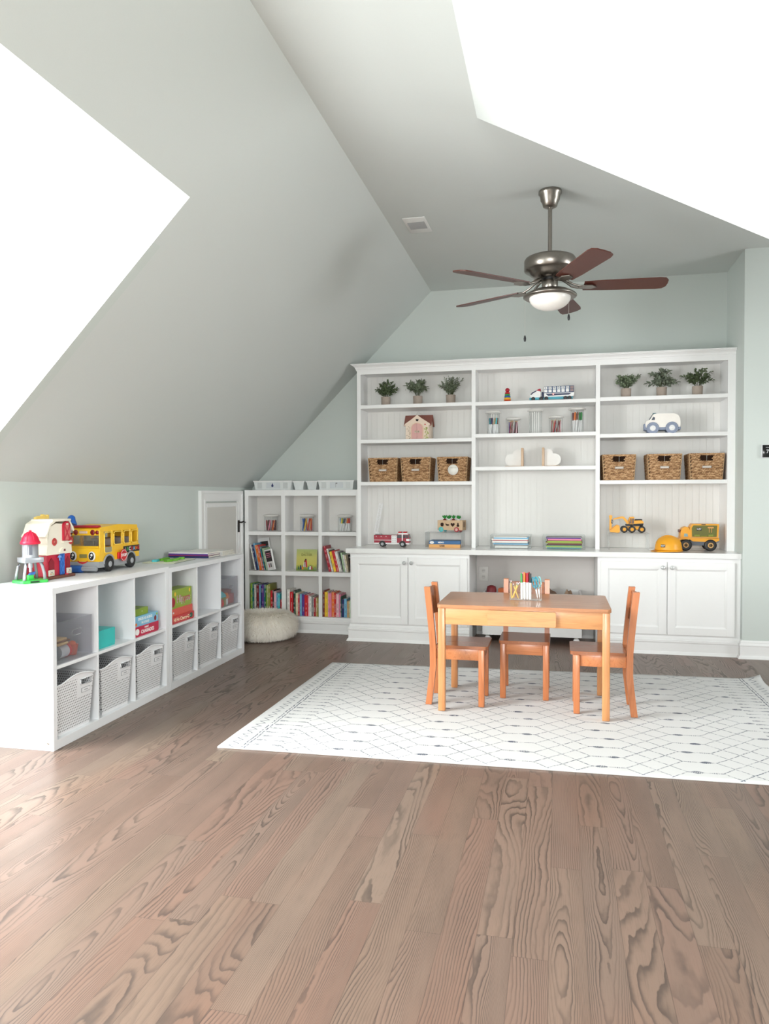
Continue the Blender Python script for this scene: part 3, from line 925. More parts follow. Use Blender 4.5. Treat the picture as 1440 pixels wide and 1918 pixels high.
# ------------------------------------------------------------------ wooden play house
def play_house():
    t = thing('toy_house', "wooden doll's house with brown roof and arched pink doors, on a shelf above woven baskets", 'toy house', (-1.143, 6.15, 1.648), -2)
    cream, pink, roof = pm('cream_wood', (228, 210, 192), .6), pm('dusty_pink_wood', (214, 165, 160), .6), pm('red_brown_roof', (140, 88, 78), .6)
    mb = MB(); mb.box(-.105, .105, .004, .11, 0, .12); mb.prism([(.004, .12), (.11, .12), (.057, .195)], -.105, .105, Matrix(((0, 0, 1, 0), (1, 0, 0, 0), (0, 1, 0, 0), (0, 0, 0, 1)))); mb.build('house_body', cream, t)
    for sy in (0, 1):
        mb = MB()
        y0, y1 = (-.008, .055) if sy == 0 else (.122, .059)
        mb.add([(-.118, y0, .112), (.118, y0, .112), (.118, y1, .200), (-.118, y1, .200), (-.118, y0, .119), (.118, y0, .119), (.118, y1, .207), (-.118, y1, .207)], [(0, 1, 2, 3), (4, 7, 6, 5), (0, 4, 5, 1), (1, 5, 6, 2), (2, 6, 7, 3), (3, 7, 4, 0)])
        mb.build('roof', roof, t)
    mb = MB(); mb.prism([(-.098, 0), (.098, 0), (.098, .118), (.108, .128), (0, .198), (-.108, .128), (-.098, .118)], .012, .022, XUP); mb.build('gable', cream, t)
    mb = MB(); mb.prism([(-.112, .118), (-.104, .112), (0, .186), (.104, .112), (.112, .118), (0, .202)], .018, .026, XUP); mb.build('gable_trim', cream, t)
    def arch(x0, x1, h, r0): 
        pts = [(x0, .002)] + [(x1, .002)]
        return pts
    for s in (-1, 1):
        pts = [(0, .002), (s * .045, .002), (s * .045, .090)] + [(s * .045 * math.cos(R(a)), .090 + .040 * math.sin(R(a))) for a in (20, 40, 60, 80)] + [(0, .130)]
        if s < 0: pts = pts[::-1]
        pts = [(px + s * .0012, pz) for px, pz in pts]
        mb = MB(); mb.prism(pts, .0225, .027, XUP); d = mb.build('door', pink, t)
        mb = MB(); mb.lathe([(.009, 0), (.011, .002), (.009, .004), (.007, .002), (.009, 0)], 14, tr(s * .012, -.0275, .062) @ Matrix.Rotation(R(90), 4, 'X')); mb.build('door_ring', cream, d)
    pts = [(-.052, .002)] + [(-.052, .09)] + [(.052 * math.cos(R(a)), .09 + .047 * math.sin(R(a))) for a in range(160, 10, -20)] + [(.052, .09), (.052, .002), (.046, .002), (.046, .09)] + [(.046 * math.cos(R(a)), .09 + .041 * math.sin(R(a))) for a in range(20, 170, 20)] + [(-.046, .09), (-.046, .002)]
    mb = MB(); mb.prism(pts[::-1], .022, .029, XUP); mb.build('door_arch', pm('peach_wood', (226, 190, 165), .6), t)
    hp = [(0, -.012)] + [(.012 * (math.sin(a) ** 3) * 1.0, .0105 * (.8 * math.cos(a) - .3 * math.cos(2 * a) - .13 * math.cos(3 * a))) for a in [k * PI / 9 for k in range(17, 0, -1)]]
    hp = [(16 * math.sin(a) ** 3 * .00078, (13 * math.cos(a) - 5 * math.cos(2 * a) - 2 * math.cos(3 * a) - math.cos(4 * a)) * .00078) for a in [2 * PI * k / 24 for k in range(24)]]
    mb = MB(); mb.prism(hp[::-1], .0222, .0232, tr(0, 0, .158) @ XUP); mb.build('heart_window', pm('dark_opening', (25, 20, 20), .9), t)
    mb = MB()
    random.seed(3)
    for k in range(26):
        a, b = random.uniform(.060, .094), random.uniform(.004, .10)
        mb.prism([(a - .004, b), (a, b - .007), (a + .004, b), (a, b + .007)], .0222, .0240, XUP)
    mb.build('painted_vine', pm('painted_vine_green', (168, 178, 90), .7), t)
    mb = MB()
    for k in range(12):
        a, b = random.uniform(-.093, -.060), .008 + k * .0088
        mb.prism([(a - .005, b - .003), (a + .004, b - .003), (a + .006, b + .002), (a - .003, b + .003)], .0222, .0232, XUP)
    tag(mb.build('painted_stonework', pm('painted_stone_grey', (176, 160, 140), .7), t), kind='stuff')
    mb = MB(); mb.ball(.006, tr(.067, -.024, .122), 10, 6, 1, .4, 1); mb.build('ladybird', cm('red'), t)
    mb = MB(); mb.tube([(-.03, .055, .207), (-.012, .05, .226), (0, .048, .240), (.004, .05, .225), (.03, .055, .207)], .0008, 5); mb.build('string_handle', pm('grey_string', (190, 182, 172), .8), t)
play_house()

# ------------------------------------------------------------------ stacking rings
t = thing('stacking_toy', 'little rainbow ring stacking tower with a red ball on top, middle bay top shelf', 'toy', (-.405, 6.17, 1.935))
for i, (r, z0, c) in enumerate(((.030, 0, 'red'), (.028, .014, 'orange'), (.0265, .026, 'yellow'), (.0245, .040, 'blue'), (.0225, .055, 'green'), (.020, .070, 'red'))):
    mb = MB(); hh = .0130
    mb.lathe([(.004, z0), (r - .004, z0), (r, z0 + .003), (r, z0 + hh - .003), (r - .004, z0 + hh), (.004, z0 + hh)], 24); mb.build('ring', cm(c), t)
mb = MB(); mb.lathe([(.004, .0), (.004, .09)], 10); mb.ball(.018, tr(0, 0, .100), 16, 9); mb.build('ball', cm('crimson'), t)

# ------------------------------------------------------------------ letter tile lorry
def lorry():
    t = thing('toy_truck', 'white and turquoise toy lorry with spelled-out letter tiles along its trailer', 'toy truck', (-.050, 6.14, 1.9345), -1.5, M=None)
    wh, tq, nv = WHITEP, pm('turquoise_plastic', (70, 170, 190), .4), pm('navy_plastic', (35, 48, 85), .4)
    # cab, facing -x
    mb = MB(); mb.prism([(-.172, .018), (-.088, .018), (-.088, .072), (-.118, .080), (-.150, .066), (-.170, .046)], -.035, .035, XUP)
    mb.build('cab', wh, t, .004)
    mb = MB(); mb.prism([(-.168, .052), (-.152, .069), (-.120, .0825), (-.122, .074), (-.148, .060), (-.160, .048)], .0352, .0366, XUP); mb.prism([(-.1502, .0688), (-.1682, .0500), (-.1700, .0515), (-.1512, .0715)], -.028, .028, XUP); mb.build('windscreen', pm('tinted_window', (60, 60, 90), .15), t)
    mb = MB(); mb.prism([(-.140, .072), (-.090, .072), (-.088, .095), (-.100, .095), (-.122, .084)], -.032, .032, XUP); mb.build('roof_fairing', cm('crimson'), t, .003)
    mb = MB(); mb.bbox(-.176, -.080, -.036, .036, .008, .028, .004); mb.build('cab_skirt', tq, t)
    mb = MB(); mb.bbox(-.080, -.066, -.026, .026, .018, .070, .003); mb.build('exhaust_stack', nv, t)
    mb = MB(); mb.box(-.090, .160, -.020, .020, .010, .028); mb.build('chassis', tq, t)
    mb = MB(); mb.prism([(-.060, .028), (.168, .028), (.172, .058), (-.060, .058)], -.036, .036, XUP); mb.build('trailer', wh, t, .003)
    mb = MB(); mb.prism([(-.045, .048), (-.030, .036), (.130, .040), (.150, .052), (-.045, .054)], .0362, .0372, XUP); mb.build('trailer_stripe', nv, t)
    mb = MB(); mb.box(-.062, .168, -.034, .034, .0585, .112); mb.build('tile_rack', pm('slate_blue_plastic', (70, 92, 125), .5), t, .002)
    word = 'LUNDEN'
    for row in range(2):
        for i in range(7):
            cx = -.048 + i * .0335; cz = .098 - row * .0235
            mb = MB(); mb.bbox(cx - .0125, cx + .0125, -.0372, -.0342, cz - .0105, cz + .0105, .002)
            tl = mb.build('letter_tile', WHITEP if i < 6 else pm('badge_grey', (150, 130, 130), .5), t)
            if row == 0 and i < 6: lettering(word[i], .020, nv, tl, tr(cx, -.0374, cz) @ XUP, .0004, .0004)
    mb = MB(); mb.prism([(0, -.010), (.008, -.002), (.008, .008), (-.008, .008), (-.008, -.002)], 0, .0015, tr(.010, -.0372, .046) @ XUP); mb.build('shield_badge', cm('red'), t)
    mb = MB(); mb.prism([(0, -.007), (.005, -.001), (.005, .005), (-.005, .005), (-.005, -.001)], .0015, .0022, tr(.010, -.0372, .046) @ XUP); mb.build('shield_badge', wh, t)
    for cx in (-.146, -.084, -.044, .104, .136):
        for s, yy in ((-1, -.040), (1, .040)):
            if cx == .136 and s == 1: pass
            wheel(t, tr(cx, yy, .0155) @ (WL if s < 0 else WL.inverted()), .0155, .014, (60, 62, 66))
lorry()

# ------------------------------------------------------------------ jars and what stands in them
LIDM = pm('white_lid_plastic', (232, 230, 226), .35)
def jar(label, x, y, z, rad, h, lid_r, streaks, group='clear lidded jars on the shelves'):
    t = thing('storage_jar', label, 'jar', (x, y, z), group=group)
    mb = MB(); mb.lathe([(rad - .002, .0), (rad, .003), (rad, h), (rad - .0025, h), (rad - .0025, .005), (0, .005)], 28); mb.build('jar_body', CLEAR, t)
    mb = MB(); mb.lathe([(0, h + .019), (lid_r * .5, h + .018), (lid_r * .85, h + .013), (lid_r, h + .006), (lid_r, h + .0005), (rad - .003, h + .0005), (rad - .004, h - .006), (0, h - .006)], 28); mb.build('lid', LIDM, t)
    mb_ = []
    for px in streaks:
        mb = MB(); mb.box(px - .0028, px + .0028, -.002, .002, .0055, h - .0065); mb.build('divider_and_streak', LIDM, t)  # white strips modelled for the upright reflections in the clear jar
    return t
def pen_meshes(kind, col):
    def body():
        mb = MB()
        if kind == 'marker': mb.lathe([(.004, 0), (.0048, .003), (.0048, .62)], 8)
        return mb
    return body
def pens(where, x, y, z, rad, cols, kind, length, seed, lean=1.1, group=None):
    """a bundle standing in a jar: feet on one ring, heads twisted a little round it"""
    random.seed(seed); n = len(cols)
    for i, c in enumerate(cols):
        inner = i % 3 == 2
        rr = rad * (.38 if inner else .74)
        a = 2 * PI * i / n + (.3 if inner else 0)
        L = length * random.uniform(.94, 1.0)
        foot = Vector((rr * math.cos(a), rr * math.sin(a), .006))
        a2 = a + lean * (.6 if inner else .45)
        rt = rr * (1.02 if not inner else 1.25)
        head = Vector((rt * math.cos(a2), rt * math.sin(a2), 0)); d2 = (head - foot); d2.z = 0
        head.z = .006 + math.sqrt(max(L * L - d2.length ** 2, 1e-4))
        M = Matrix.Translation(Vector((x, y, z)) + foot) @ (head - foot).to_track_quat('Z', 'Y').to_matrix().to_4x4()
        if kind == 'marker':
            t = thing('marker', '%s-capped white marker standing %s' % (c, where), 'marker', M=M, group=group or 'markers in the clear jars')
            inst('barrel', cached(('mb', length), lambda: mesh_of(MB().lathe([(.0040, 0), (.0060, .005), (.0060, length * .62)], 8), pm('white_marker_barrel', (238, 238, 238), .35))), t)
            inst('cap', cached(('mc', length, c), lambda: mesh_of(MB().lathe([(.0068, length * .60), (.0068, length * .95), (.0052, length * .96), (.0052, length)], 8), cm(c))), t)
        else:
            t = thing('colouring_pencil' if kind == 'pencil' else 'crayon', '%s %s standing %s' % (c, 'pencil' if kind == 'pencil' else 'crayon', where), kind, M=M, group=group or 'pencils in the clear jars')
            r_ = .0040 if kind == 'pencil' else .0055
            inst('barrel', cached((kind, length, c), lambda: mesh_of(MB().lathe([(r_, 0), (r_, length * .9)], 6), cm(c))), t)
            inst('tip', cached((kind + 't', length, c), lambda: mesh_of(MB().lathe([(r_, length * .9), (r_ * .35, length * .98), (0, length)], 6), cm('tan') if kind == 'pencil' else cm(c))), t)
J = 1.6765
def jj(label, x, h, lid, streaks): return jar(label, x, 6.17, J, .051, h, lid, streaks)
jj('tall clear jar of white markers with bright caps, first on the middle bay\'s jar shelf', -.518, .176, .066, (-.015, .003, .024))
jj('short clear jar packed with dark coloured pencils, beside the tall marker jar', -.357, .118, .062, (0.0, .044))
jj('tall empty clear jar with white strips for reflections, centre of the jar shelf', -.180, .182, .064, (-.024, -.008, .008, .024))
jj('short clear jar of red and brown pencils right of the empty jar', -.019, .124, .062, (-.005, .040))
jj('tall clear jar of green, orange and brown markers, last on the jar shelf', .146, .184, .068, (-.012,))
pens('in the first jar of the jar shelf', -.518, 6.17, J, .046, ['brown', 'yellow', 'tan', 'orange', 'purple', 'orange', 'teal', 'navy', 'tan', 'turquoise', 'brown'], 'marker', .130, 1)
pens('in the short jar of dark pencils', -.357, 6.17, J, .046, ['maroon', 'pale pink', 'maroon', 'grey', 'pink', 'dark green', 'maroon', 'purple', 'white', 'crimson', 'brown', 'grey', 'maroon', 'pale pink', 'black'], 'pencil', .105, 2)
pens('in the short jar right of the empty jar', -.019, 6.17, J, .046, ['red', 'crimson', 'red', 'lime green', 'brown', 'tan', 'pink', 'brown', 'maroon', 'red', 'grey', 'brown', 'dark red', 'pale pink'], 'pencil', .105, 3)
pens('in the last jar of the jar shelf', .146, 6.17, J, .046, ['dark green', 'dark green', 'black', 'navy', 'maroon', 'orange', 'orange', 'brown', 'green', 'green'], 'marker', .158, 4, .9)
# three wide jars in the cubby bookcase
for lab, x, streaks in (('wide clear jar of brown and red crayons, top left cubby', -2.480, (.006,)), ('wide clear jar of red and blue markers, top middle cubby', -2.145, (.01,)), ('wide clear jar of slanting coloured markers, top right cubby', -1.800, (-.01,))):
    jar(lab, x, 6.23, .8695, .062, .130, .070, streaks, 'wide jars in the cubby bookcase')
pens('in the wide jar of the top left cubby', -2.480, 6.23, .8695, .055, ['maroon', 'tan', 'brown', 'dark red', 'pale pink', 'maroon', 'tan', 'crimson', 'brown', 'maroon', 'pink', 'dark red', 'orange', 'maroon'], 'crayon', .095, 5, 1.0, 'crayons in the wide jar')
pens('in the wide jar of the top middle cubby', -2.145, 6.23, .8695, .055, ['red', 'red', 'orange', 'purple', 'blue', 'navy', 'blue', 'yellow', 'red', 'orange'], 'crayon', .112, 6, 1.2, 'crayons in the wide jar')
pens('in the wide jar of the top right cubby', -1.800, 6.23, .8695, .055, ['red', 'orange', 'yellow', 'black', 'light blue', 'green', 'yellow', 'navy', 'orange', 'red'], 'marker', .112, 7, 1.3)

# ------------------------------------------------------------------ cloud bookends
LW = pine_mat('pale_beech', (.70, .50, .34), (.62, .42, .27), .0, 'z', .5)
def cloud(label, x, s):
    t = thing('cloud_bookend', label, 'bookend', (x, 6.165, 1.4115), group='pair of cloud bookends')
    # outline: half a cloud, flat side against the wooden upright; s = direction the cloud spreads
    pts = [(0, .006), (.084, .006)]
    for cx, cz, r, a0, a1 in ((.080, .055, .049, -84, 104), (.026, .098, .042, 6, 128)):
        for k in range(8):
            a = R(a0 + (a1 - a0) * k / 7); pts.append((cx + r * math.cos(a), cz + r * math.sin(a)))
    pts.append((0, .128))
    P = [(px * s, pz) for px, pz in pts if px >= 0]
    if s < 0: P = P[::-1]
    mb = MB(); mb.prism(P, -.009, .009, XUP, True); mb.build('cloud', pm('white_painted_wood', (236, 234, 231), .5), t, .002)
    mb = MB(); a, b = sorted((-s * .001, -s * .020)); mb.bbox(a, b, -.045, .045, 0, .150, .002); mb.build('upright', LW, t)
    mb = MB(); a, b = sorted((0, s * .125)); mb.bbox(a, b, -.045, .045, 0, .0055, .002); mb.build('foot', LW, t)
cloud('white cloud bookend spreading left from its beech upright, left of the pair', -.294, -1)
cloud('white cloud bookend spreading right from its beech upright, right of the pair', -.108, 1)

# ------------------------------------------------------------------ white van
def van():
    t = thing('toy_van', 'cream white toy van with grey-blue wheels, second shelf of the right bay', 'toy van', (.781, 6.13, 1.6565), -3)
    cr, gb = pm('cream_white_plastic', (238, 233, 226), .4), pm('grey_blue_plastic', (140, 150, 172), .5)
    out = [(-.112, .035), (.122, .035), (.128, .060), (.126, .105), (.112, .135), (.085, .146), (-.050, .148), (-.066, .144), (-.090, .104), (-.118, .092), (-.126, .070), (-.122, .045)]
    mb = MB(); mb.prism(out, -.055, .055, XUP); mb.build('van_body', cr, t, .012, 4)
    mb = MB(); mb.bbox(-.128, .130, -.057, .057, .022, .044, .006); mb.build('bumper', gb, t)
    mb = MB(); mb.bbox(-.137, -.120, -.045, .045, .026, .074, .005); mb.build('front_grille', gb, t)
    for cx in (-.072, .066):
        for s in (-1, 1):
            mb = MB(); mb.lathe([(.040, 0), (.046, .002), (.046, .016), (.040, .018)], 24, tr(cx, s * .047 - (.0 if s > 0 else .018) + (0 if s < 0 else 0), .037) @ WL)
            mb.build('wheel_arch', gb, t)
            w_ = wheel(t, tr(cx, s * .068, .036) @ (WL if s < 0 else WL.inverted()), .036, .030, (232, 232, 232), .58, gb)
            for k in range(6):
                if s < 0:
                    mb = MB(); a = k * PI / 3
                    mb.lathe([(.0042, -.0005), (.0042, .001)], 8, tr(.0135 * math.cos(a), .0135 * math.sin(a), 0)); mb.build('wheel_hole', gb, w_)
    g = pm('dark_toy_window', (45, 55, 75), .2)
    for s in (-1, 1):
        mb = MB(); mb.prism([(-.082, .100), (-.058, .100), (-.056, .118), (-.068, .124)], -.0565 if s > 0 else .0553, -.0553 if s > 0 else .0565, XUP); mb.build('side_window', g, t)
    mb = MB(); mb.prism([(-.094, .102), (-.072, .140), (-.076, .142), (-.099, .106)], -.045, .045, XUP); mb.build('windscreen', g, t)
    mb = MB(); mb.bbox(-.070, -.045, -.035, .035, .1475, .156, .003); mb.build('roof_light', pm('blue_green_light', (80, 120, 130), .3), t)
van()

# ------------------------------------------------------------------ woven baskets
def weave_mat():
    m, nt, b = new_mat('woven_water_hyacinth')
    vec, x, y, z = coords(nt)
    n = noise(nt, comb(nt, x * 40, y * 40, z * 120), 1, 2); f = noise(nt, comb(nt, x * 160, y * 160, z * 420), 1, 2)
    c = ramp(nt, n, [(.3, (.15, .07, .028)), (.42, (.34, .18, .08)), (.54, (.56, .34, .17)), (.66, (.74, .50, .29))])
    nt.links.new(mixc(nt, f * .5, c, (.30, .16, .07)), b.inputs['Base Color']); b.inputs['Roughness'].default_value = .7
    return m
WEAVE = weave_mat(); RIMW = pm('basket_edging', (190, 158, 120), .7, var=.1)
def strand(mb, p, d, n_, L, w_, th):
    """one bulging loop of the braid; d along, n_ outward"""
    d = d.normalized(); s = d.cross(n_).normalized()
    v, f = [], []
    seg = [(-.5, .35, .15), (-.25, .9, .75), (.0, 1, 1), (.25, .9, .75), (.5, .35, .15)]
    for u, a, h in seg:
        for k in range(4):
            q = (-1, -.45, .45, 1)[k]
            v.append(tuple(p + d * u * L + s * q * w_ * a * .5 + n_ * th * h * (1 - q * q * .8)))
    for i in range(4):
        for k in range(3): f.append((i * 4 + k, i * 4 + k + 1, (i + 1) * 4 + k + 1, (i + 1) * 4 + k))
    mb.add(v, f, None, True)
def woven_basket():
    t = thing('woven_basket', 'x', 'basket')
    W, D, H = .245, .235, .198
    TP = .012                                                        # narrower at the foot
    random.seed(8)
    def corner(sx, sy, k): q = TP * (1 - k); return Vector((sx * (W / 2 - q), sy * (D / 2 - q), H * k))
    mb = MB()
    backing = MB()
    for face, (c0, c1, n_) in {'front': ((-1, -1), (1, -1), Vector((0, -1, 0))), 'right': ((1, -1), (1, 1), Vector((1, 0, 0))), 'back': ((1, 1), (-1, 1), Vector((0, 1, 0))), 'left': ((-1, 1), (-1, -1), Vector((-1, 0, 0)))}.items():
        rows, cols = 15, 13
        for i in range(rows):
            k = (i + .5) / rows
            a, b = corner(*c0, k), corner(*c1, k); dr_ = b - a
            for j in range(-0, cols):
                u = (j + (.5 if i % 2 else .1)) / cols
                if u > .97 or u < .02: continue
                if face == 'front' and abs(u - .5) < .19 and .70 < k < .93: continue
                tilt = Vector((0, 0, 1)) * (.32 if i % 2 == 0 else .45)
                strand(mb, a + dr_ * u + n_ * .002 + Vector((0, 0, random.uniform(-.0012, .0012))), dr_.normalized() + tilt, n_, .027 * random.uniform(.9, 1.15), .0125, .0065)
        # solid inner wall, with the hand hole at the front
        ks = [(0, .70), (.70, .93), (.93, 1)] if face == 'front' else [(0, 1)]
        for k0, k1 in ks:
            for u0, u1 in (((0, .31), (.69, 1)) if (face == 'front' and k0 == .70) else ((0, 1),)):
                P = [corner(*c0, k0).lerp(corner(*c1, k0), u0), corner(*c0, k0).lerp(corner(*c1, k0), u1), corner(*c0, k1).lerp(corner(*c1, k1), u1), corner(*c0, k1).lerp(corner(*c1, k1), u0)]
                slab(backing, P, -n_, .006)
    backing.box(-W / 2 + TP, W / 2 - TP, -D / 2 + TP, D / 2 - TP, 0, .006)
    mb.build('weave', WEAVE, t)
    backing.build('basket_wall', pm('weave_gap_shade', (72, 46, 28), .85), t)  # dark sheet behind the strands, its colour paints the shade in their gaps
    mb = MB()
    for sx, sy in ((-1, -1), (1, -1), (1, 1), (-1, 1)):
        mb.tube([corner(sx, sy, 0) + Vector((sx, sy, 0)) * .002 + Vector((0, 0, .003)), corner(sx, sy, 1) + Vector((sx, sy, 0)) * .002], .0032, 6)
    for a, b in (((-1, -1), (1, -1)), ((1, -1), (1, 1)), ((1, 1), (-1, 1)), ((-1, 1), (-1, -1))):
        mb.tube([corner(*a, 0) + Vector((0, 0, .003)), corner(*b, 0) + Vector((0, 0, .003))], .003, 6)
    mb.build('edging', RIMW, t)
    mb = MB()
    for (a, b) in (((-1, -1), (1, -1)), ((1, -1), (1, 1)), ((1, 1), (-1, 1)), ((-1, 1), (-1, -1))):
        A, B = corner(*a, 1), corner(*b, 1); n = 17; dd = (B - A) / n
        nn = Vector((dd.y, -dd.x, 0)).normalized()
        for i in range(n): strand(mb, A + dd * (i + .5) + Vector((0, 0, -.004)) + nn * .001, dd + Vector((0, 0, dd.length * .6)), nn, .022, .013, .006)
        for i in range(n): strand(mb, A + dd * (i + .5) - nn * .003, dd + nn * dd.length * .4, Vector((0, 0, 1)), .020, .012, .003)
    mb.build('braided_rim', WEAVE, t)
    mb = MB(); mb.rod((0, -D / 2 - .001, .137), (0, -D / 2 - .001, .186), .0014, 6); mb.build('handle_wire', pm('grey_wire', (150, 148, 144), .4, .6), t)
    mb = MB(); mb.bbox(-.033, .033, -D / 2 - .0075, -D / 2 - .0055, .088, .106, .001); lb = mb.build('label_holder', pm('grey_label_plate', (176, 168, 160), .5), t)
    mb = MB(); mb.box(-.027, .027, -D / 2 - .0082, -D / 2 - .0074, .092, .102); mb.build('label_card', pm('label_card', (214, 205, 196), .7), lb)
    return t
wb = woven_basket(); GW = 'woven baskets on the bookcase shelves'
wb['label'] = 'brown woven basket with a hand hole, leftmost of the three in the left bay'; wb['group'] = GW; wb.location = (-1.430, 6.21, 1.2955)
dup(wb, 'brown woven basket between two others in the left bay', GW, loc=(-1.150, 6.21, 1.2955), rz=-1)
b3 = dup(wb, 'brown woven basket with a round white tag hanging from its hand hole', GW, loc=(-.846, 6.21, 1.2955), rz=0)
for o in [c for c in COL.objects if c.parent is b3 and c.name.startswith('label_holder')]:
    for q in [c for c in COL.objects if c.parent is o]: bpy.data.objects.remove(q)
    bpy.data.objects.remove(o)
mb = MB(); mb.lathe([(0, 0), (.043, 0), (.043, .002), (0, .002)], 28, tr(.008, -.1275, .094) @ Matrix.Rotation(R(90), 4, 'X'))
tg = thing('gift_tag', 'round white paper tag hanging on the third woven basket of the left bay', 'tag', M=Matrix.Translation((-.846, 6.21, 1.2955)))
mb.build('paper_disc', pm('white_tag_paper', (240, 238, 230), .7), tg)
lettering('a little more', .011, pm('grey_ink', (120, 112, 105), .8), tg, tr(.008, -.1298, .110) @ XUP, .0001)
mb = MB(); mb.tube([(.008, -.1285, .134), (.002, -.130, .150), (.0, -.128, .160)], .0008, 5); mb.build('tag_string', RIMW, tg)
dup(wb, 'brown woven basket at the left of the three in the right bay', GW, loc=(.455, 6.21, 1.2955), rz=3)
dup(wb, 'brown woven basket in the middle of the right bay', GW, loc=(.795, 6.21, 1.2955), rz=0)
dup(wb, 'brown woven basket nearest the right wall', GW, loc=(1.098, 6.21, 1.2955), rz=0)
ZT = .7535
SIDE = Matrix(((0, 0, 1, 0), (1, 0, 0, 0), (0, 1, 0, 0), (0, 0, 0, 1)))    # xy drawing stood up in the yz plane
# ------------------------------------------------------------------ fire engine, ladder raised
def fire_engine():
    t = thing('toy_fire_truck', 'red and white toy fire engine with its white ladder raised, left end of the counter', 'toy fire truck', (-1.352, 6.10, ZT), -1)
    rd, wh, gy, gl = pm('fire_engine_red', (158, 28, 52), .35), WHITEP, pm('grey_plastic', (150, 150, 154), .4), pm('dark_toy_glass', (70, 66, 72), .15)
    mb = MB(); mb.box(-.150, .060, -.036, .036, .048, .098); mb.build('rear_body', rd, t, .003)
    mb = MB(); mb.box(-.148, .150, -.037, .037, .022, .034); mb.build('lower_stripe', wh, t, .002)
    mb = MB(); mb.box(-.148, .150, -.0365, .0365, .034, .050); mb.build('skirt', rd, t, .002)
    mb = MB(); mb.prism([(.050, .048), (.150, .048), (.152, .070), (.142, .108), (.050, .108)], -.036, .036, XUP); mb.build('cab', rd, t, .004)
    mb = MB(); mb.prism([(.058, .104), (.144, .104), (.140, .116), (.062, .116)], -.037, .037, XUP); mb.build('cab_roof', wh, t, .004)
    mb = MB(); mb.prism([(.128, .050), (.153, .050), (.154, .068), (.128, .068)], -.0372, .0372, XUP); mb.build('front_panel', wh, t)
    for a, b in ((.052, .088), (.101, .118), (.122, .140)):
        mb = MB(); mb.prism([(a, .074), (b + (.004 if b > .13 else 0), .074), (b, .101), (a, .101)], .0365, .0378, XUP); mb.build('window', gl, t)
    mb = MB(); mb.box(.0905, .099, -.0375, -.0362, .052, .104); mb.build('door_post', wh, t)
    mb = MB(); mb.add([(.1495, -.032, .076), (.1495, .032, .076), (.1445, .032, .102), (.1445, -.032, .102), (.151, -.032, .076), (.151, .032, .076), (.146, .032, .102), (.146, -.032, .102)], [(0, 1, 2, 3), (4, 5, 6, 7), (0, 1, 5, 4), (1, 2, 6, 5), (2, 3, 7, 6), (3, 0, 4, 7)]); mb.build('windscreen', gl, t)
    mb = MB(); mb.box(.002, .048, -.0385, -.0360, .030, .096); pnl = mb.build('pump_panel', wh, t, .001)
    for i in range(3):
        for j in range(4): 
            mb = MB(); mb.lathe([(.0028, 0), (.0028, .0010)], 8, tr(.012 + i * .013, -.0385, .040 + j * .015) @ Matrix.Rotation(R(90), 4, 'X')); mb.build('gauge', gy, pnl)
    for k, a in enumerate((-.128, -.086, -.044)):
        mb = MB(); mb.box(a - .018, a + .018, -.0372, -.0362, .060, .092); d = mb.build('locker_door', pm('locker_red', (172, 42, 62), .35), t, .001)
        mb = MB(); mb.box(a - .0035, a + .0035, -.0382, -.0371, .084, .089); mb.build('locker_handle', wh, d)
    mb = MB(); mb.box(-.150, .050, -.0368, -.0361, .0535, .0575); mb.build('side_stripe', wh, t)
    for a in (.070, .112):
        mb = MB(); mb.bbox(a - .014, a + .014, -.026, .026, .116, .126, .003); mb.build('light_bar', cm('red'), t)
    for cx in (-.076, .096):
        for s in (-1, 1):
            mb = MB(); pts = [(cx + .029 * math.cos(R(a)), .022 + .029 * math.sin(R(a))) for a in range(0, 181, 15)]
            y = sorted((s * -.0375, s * -.0345)); mb.prism(pts, y[0], y[1], XUP); mb.build('wheel_arch', BLACKP, t)
            wheel(t, tr(cx, s * .040, .0225) @ (WL if s < 0 else WL.inverted()), .0225, .018, (176, 178, 182), .55)
    mb = MB(); mb.bbox(-.142, -.090, -.022, .022, .098, .106, .003); mb.build('turntable', gy, t)
    # ladder
    a, b = Vector((-.138, -.012, .112)), Vector((-.092, -.012, .362))
    d = (b - a)
    ld = MB()
    for s in (-.014, .014):
        off = Vector((0, 0, 0)); p = a + Vector((0, s, 0)); q = b + Vector((0, s, 0))
        ld.rod(p + Vector((-.011, 0, .002)), q + Vector((-.011, 0, .002)), .0030, 6); ld.rod(p + Vector((.011, 0, -.002)), q + Vector((.011, 0, -.002)), .0030, 6)
        n = 15
        for k in range(n):
            u, v_ = k / n, (k + 1) / n
            s1, s2 = (-.011, .011) if k % 2 else (.011, -.011)
            ld.rod(p + d * u + Vector((s1, 0, 0)), p + d * v_ + Vector((s2, 0, 0)), .0022, 5)
    for k in range(13): ld.rod(a + d * (k + .5) / 13 + Vector((.009, -.014, 0)), a + d * (k + .5) / 13 + Vector((.009, .014, 0)), .0016, 5)
    ld.build('ladder', pm('ladder_white', (243, 243, 244), .4), t)
    mb = MB(); mb.prism([(-.150, .106), (-.104, .106), (-.118, .124), (-.146, .130)], -.018, .018, XUP); mb.build('ladder_mount', wh, t)
fire_engine()

# ------------------------------------------------------------------ clear risers
def riser(label, x, y, W, D, H):
    t = thing('acrylic_riser', label, 'display stand', (x, y, ZT), group='clear acrylic risers on the counter')
    for a in (-W / 2, W / 2 - .004):
        mb = MB(); mb.box(a, a + .004, -D / 2, D / 2, 0, H - .004); mb.build('side_panel', CLEARD, t)
    mb = MB(); mb.box(-W / 2, W / 2, -D / 2, D / 2, H - .004, H); mb.build('top_panel', CLEARD, t)
riser('clear acrylic riser holding up the wooden vegetable cart', -.917, 6.17, .300, .22, .126)
riser('clear acrylic riser holding up the yellow excavator', .535, 6.17, .300, .22, .132)

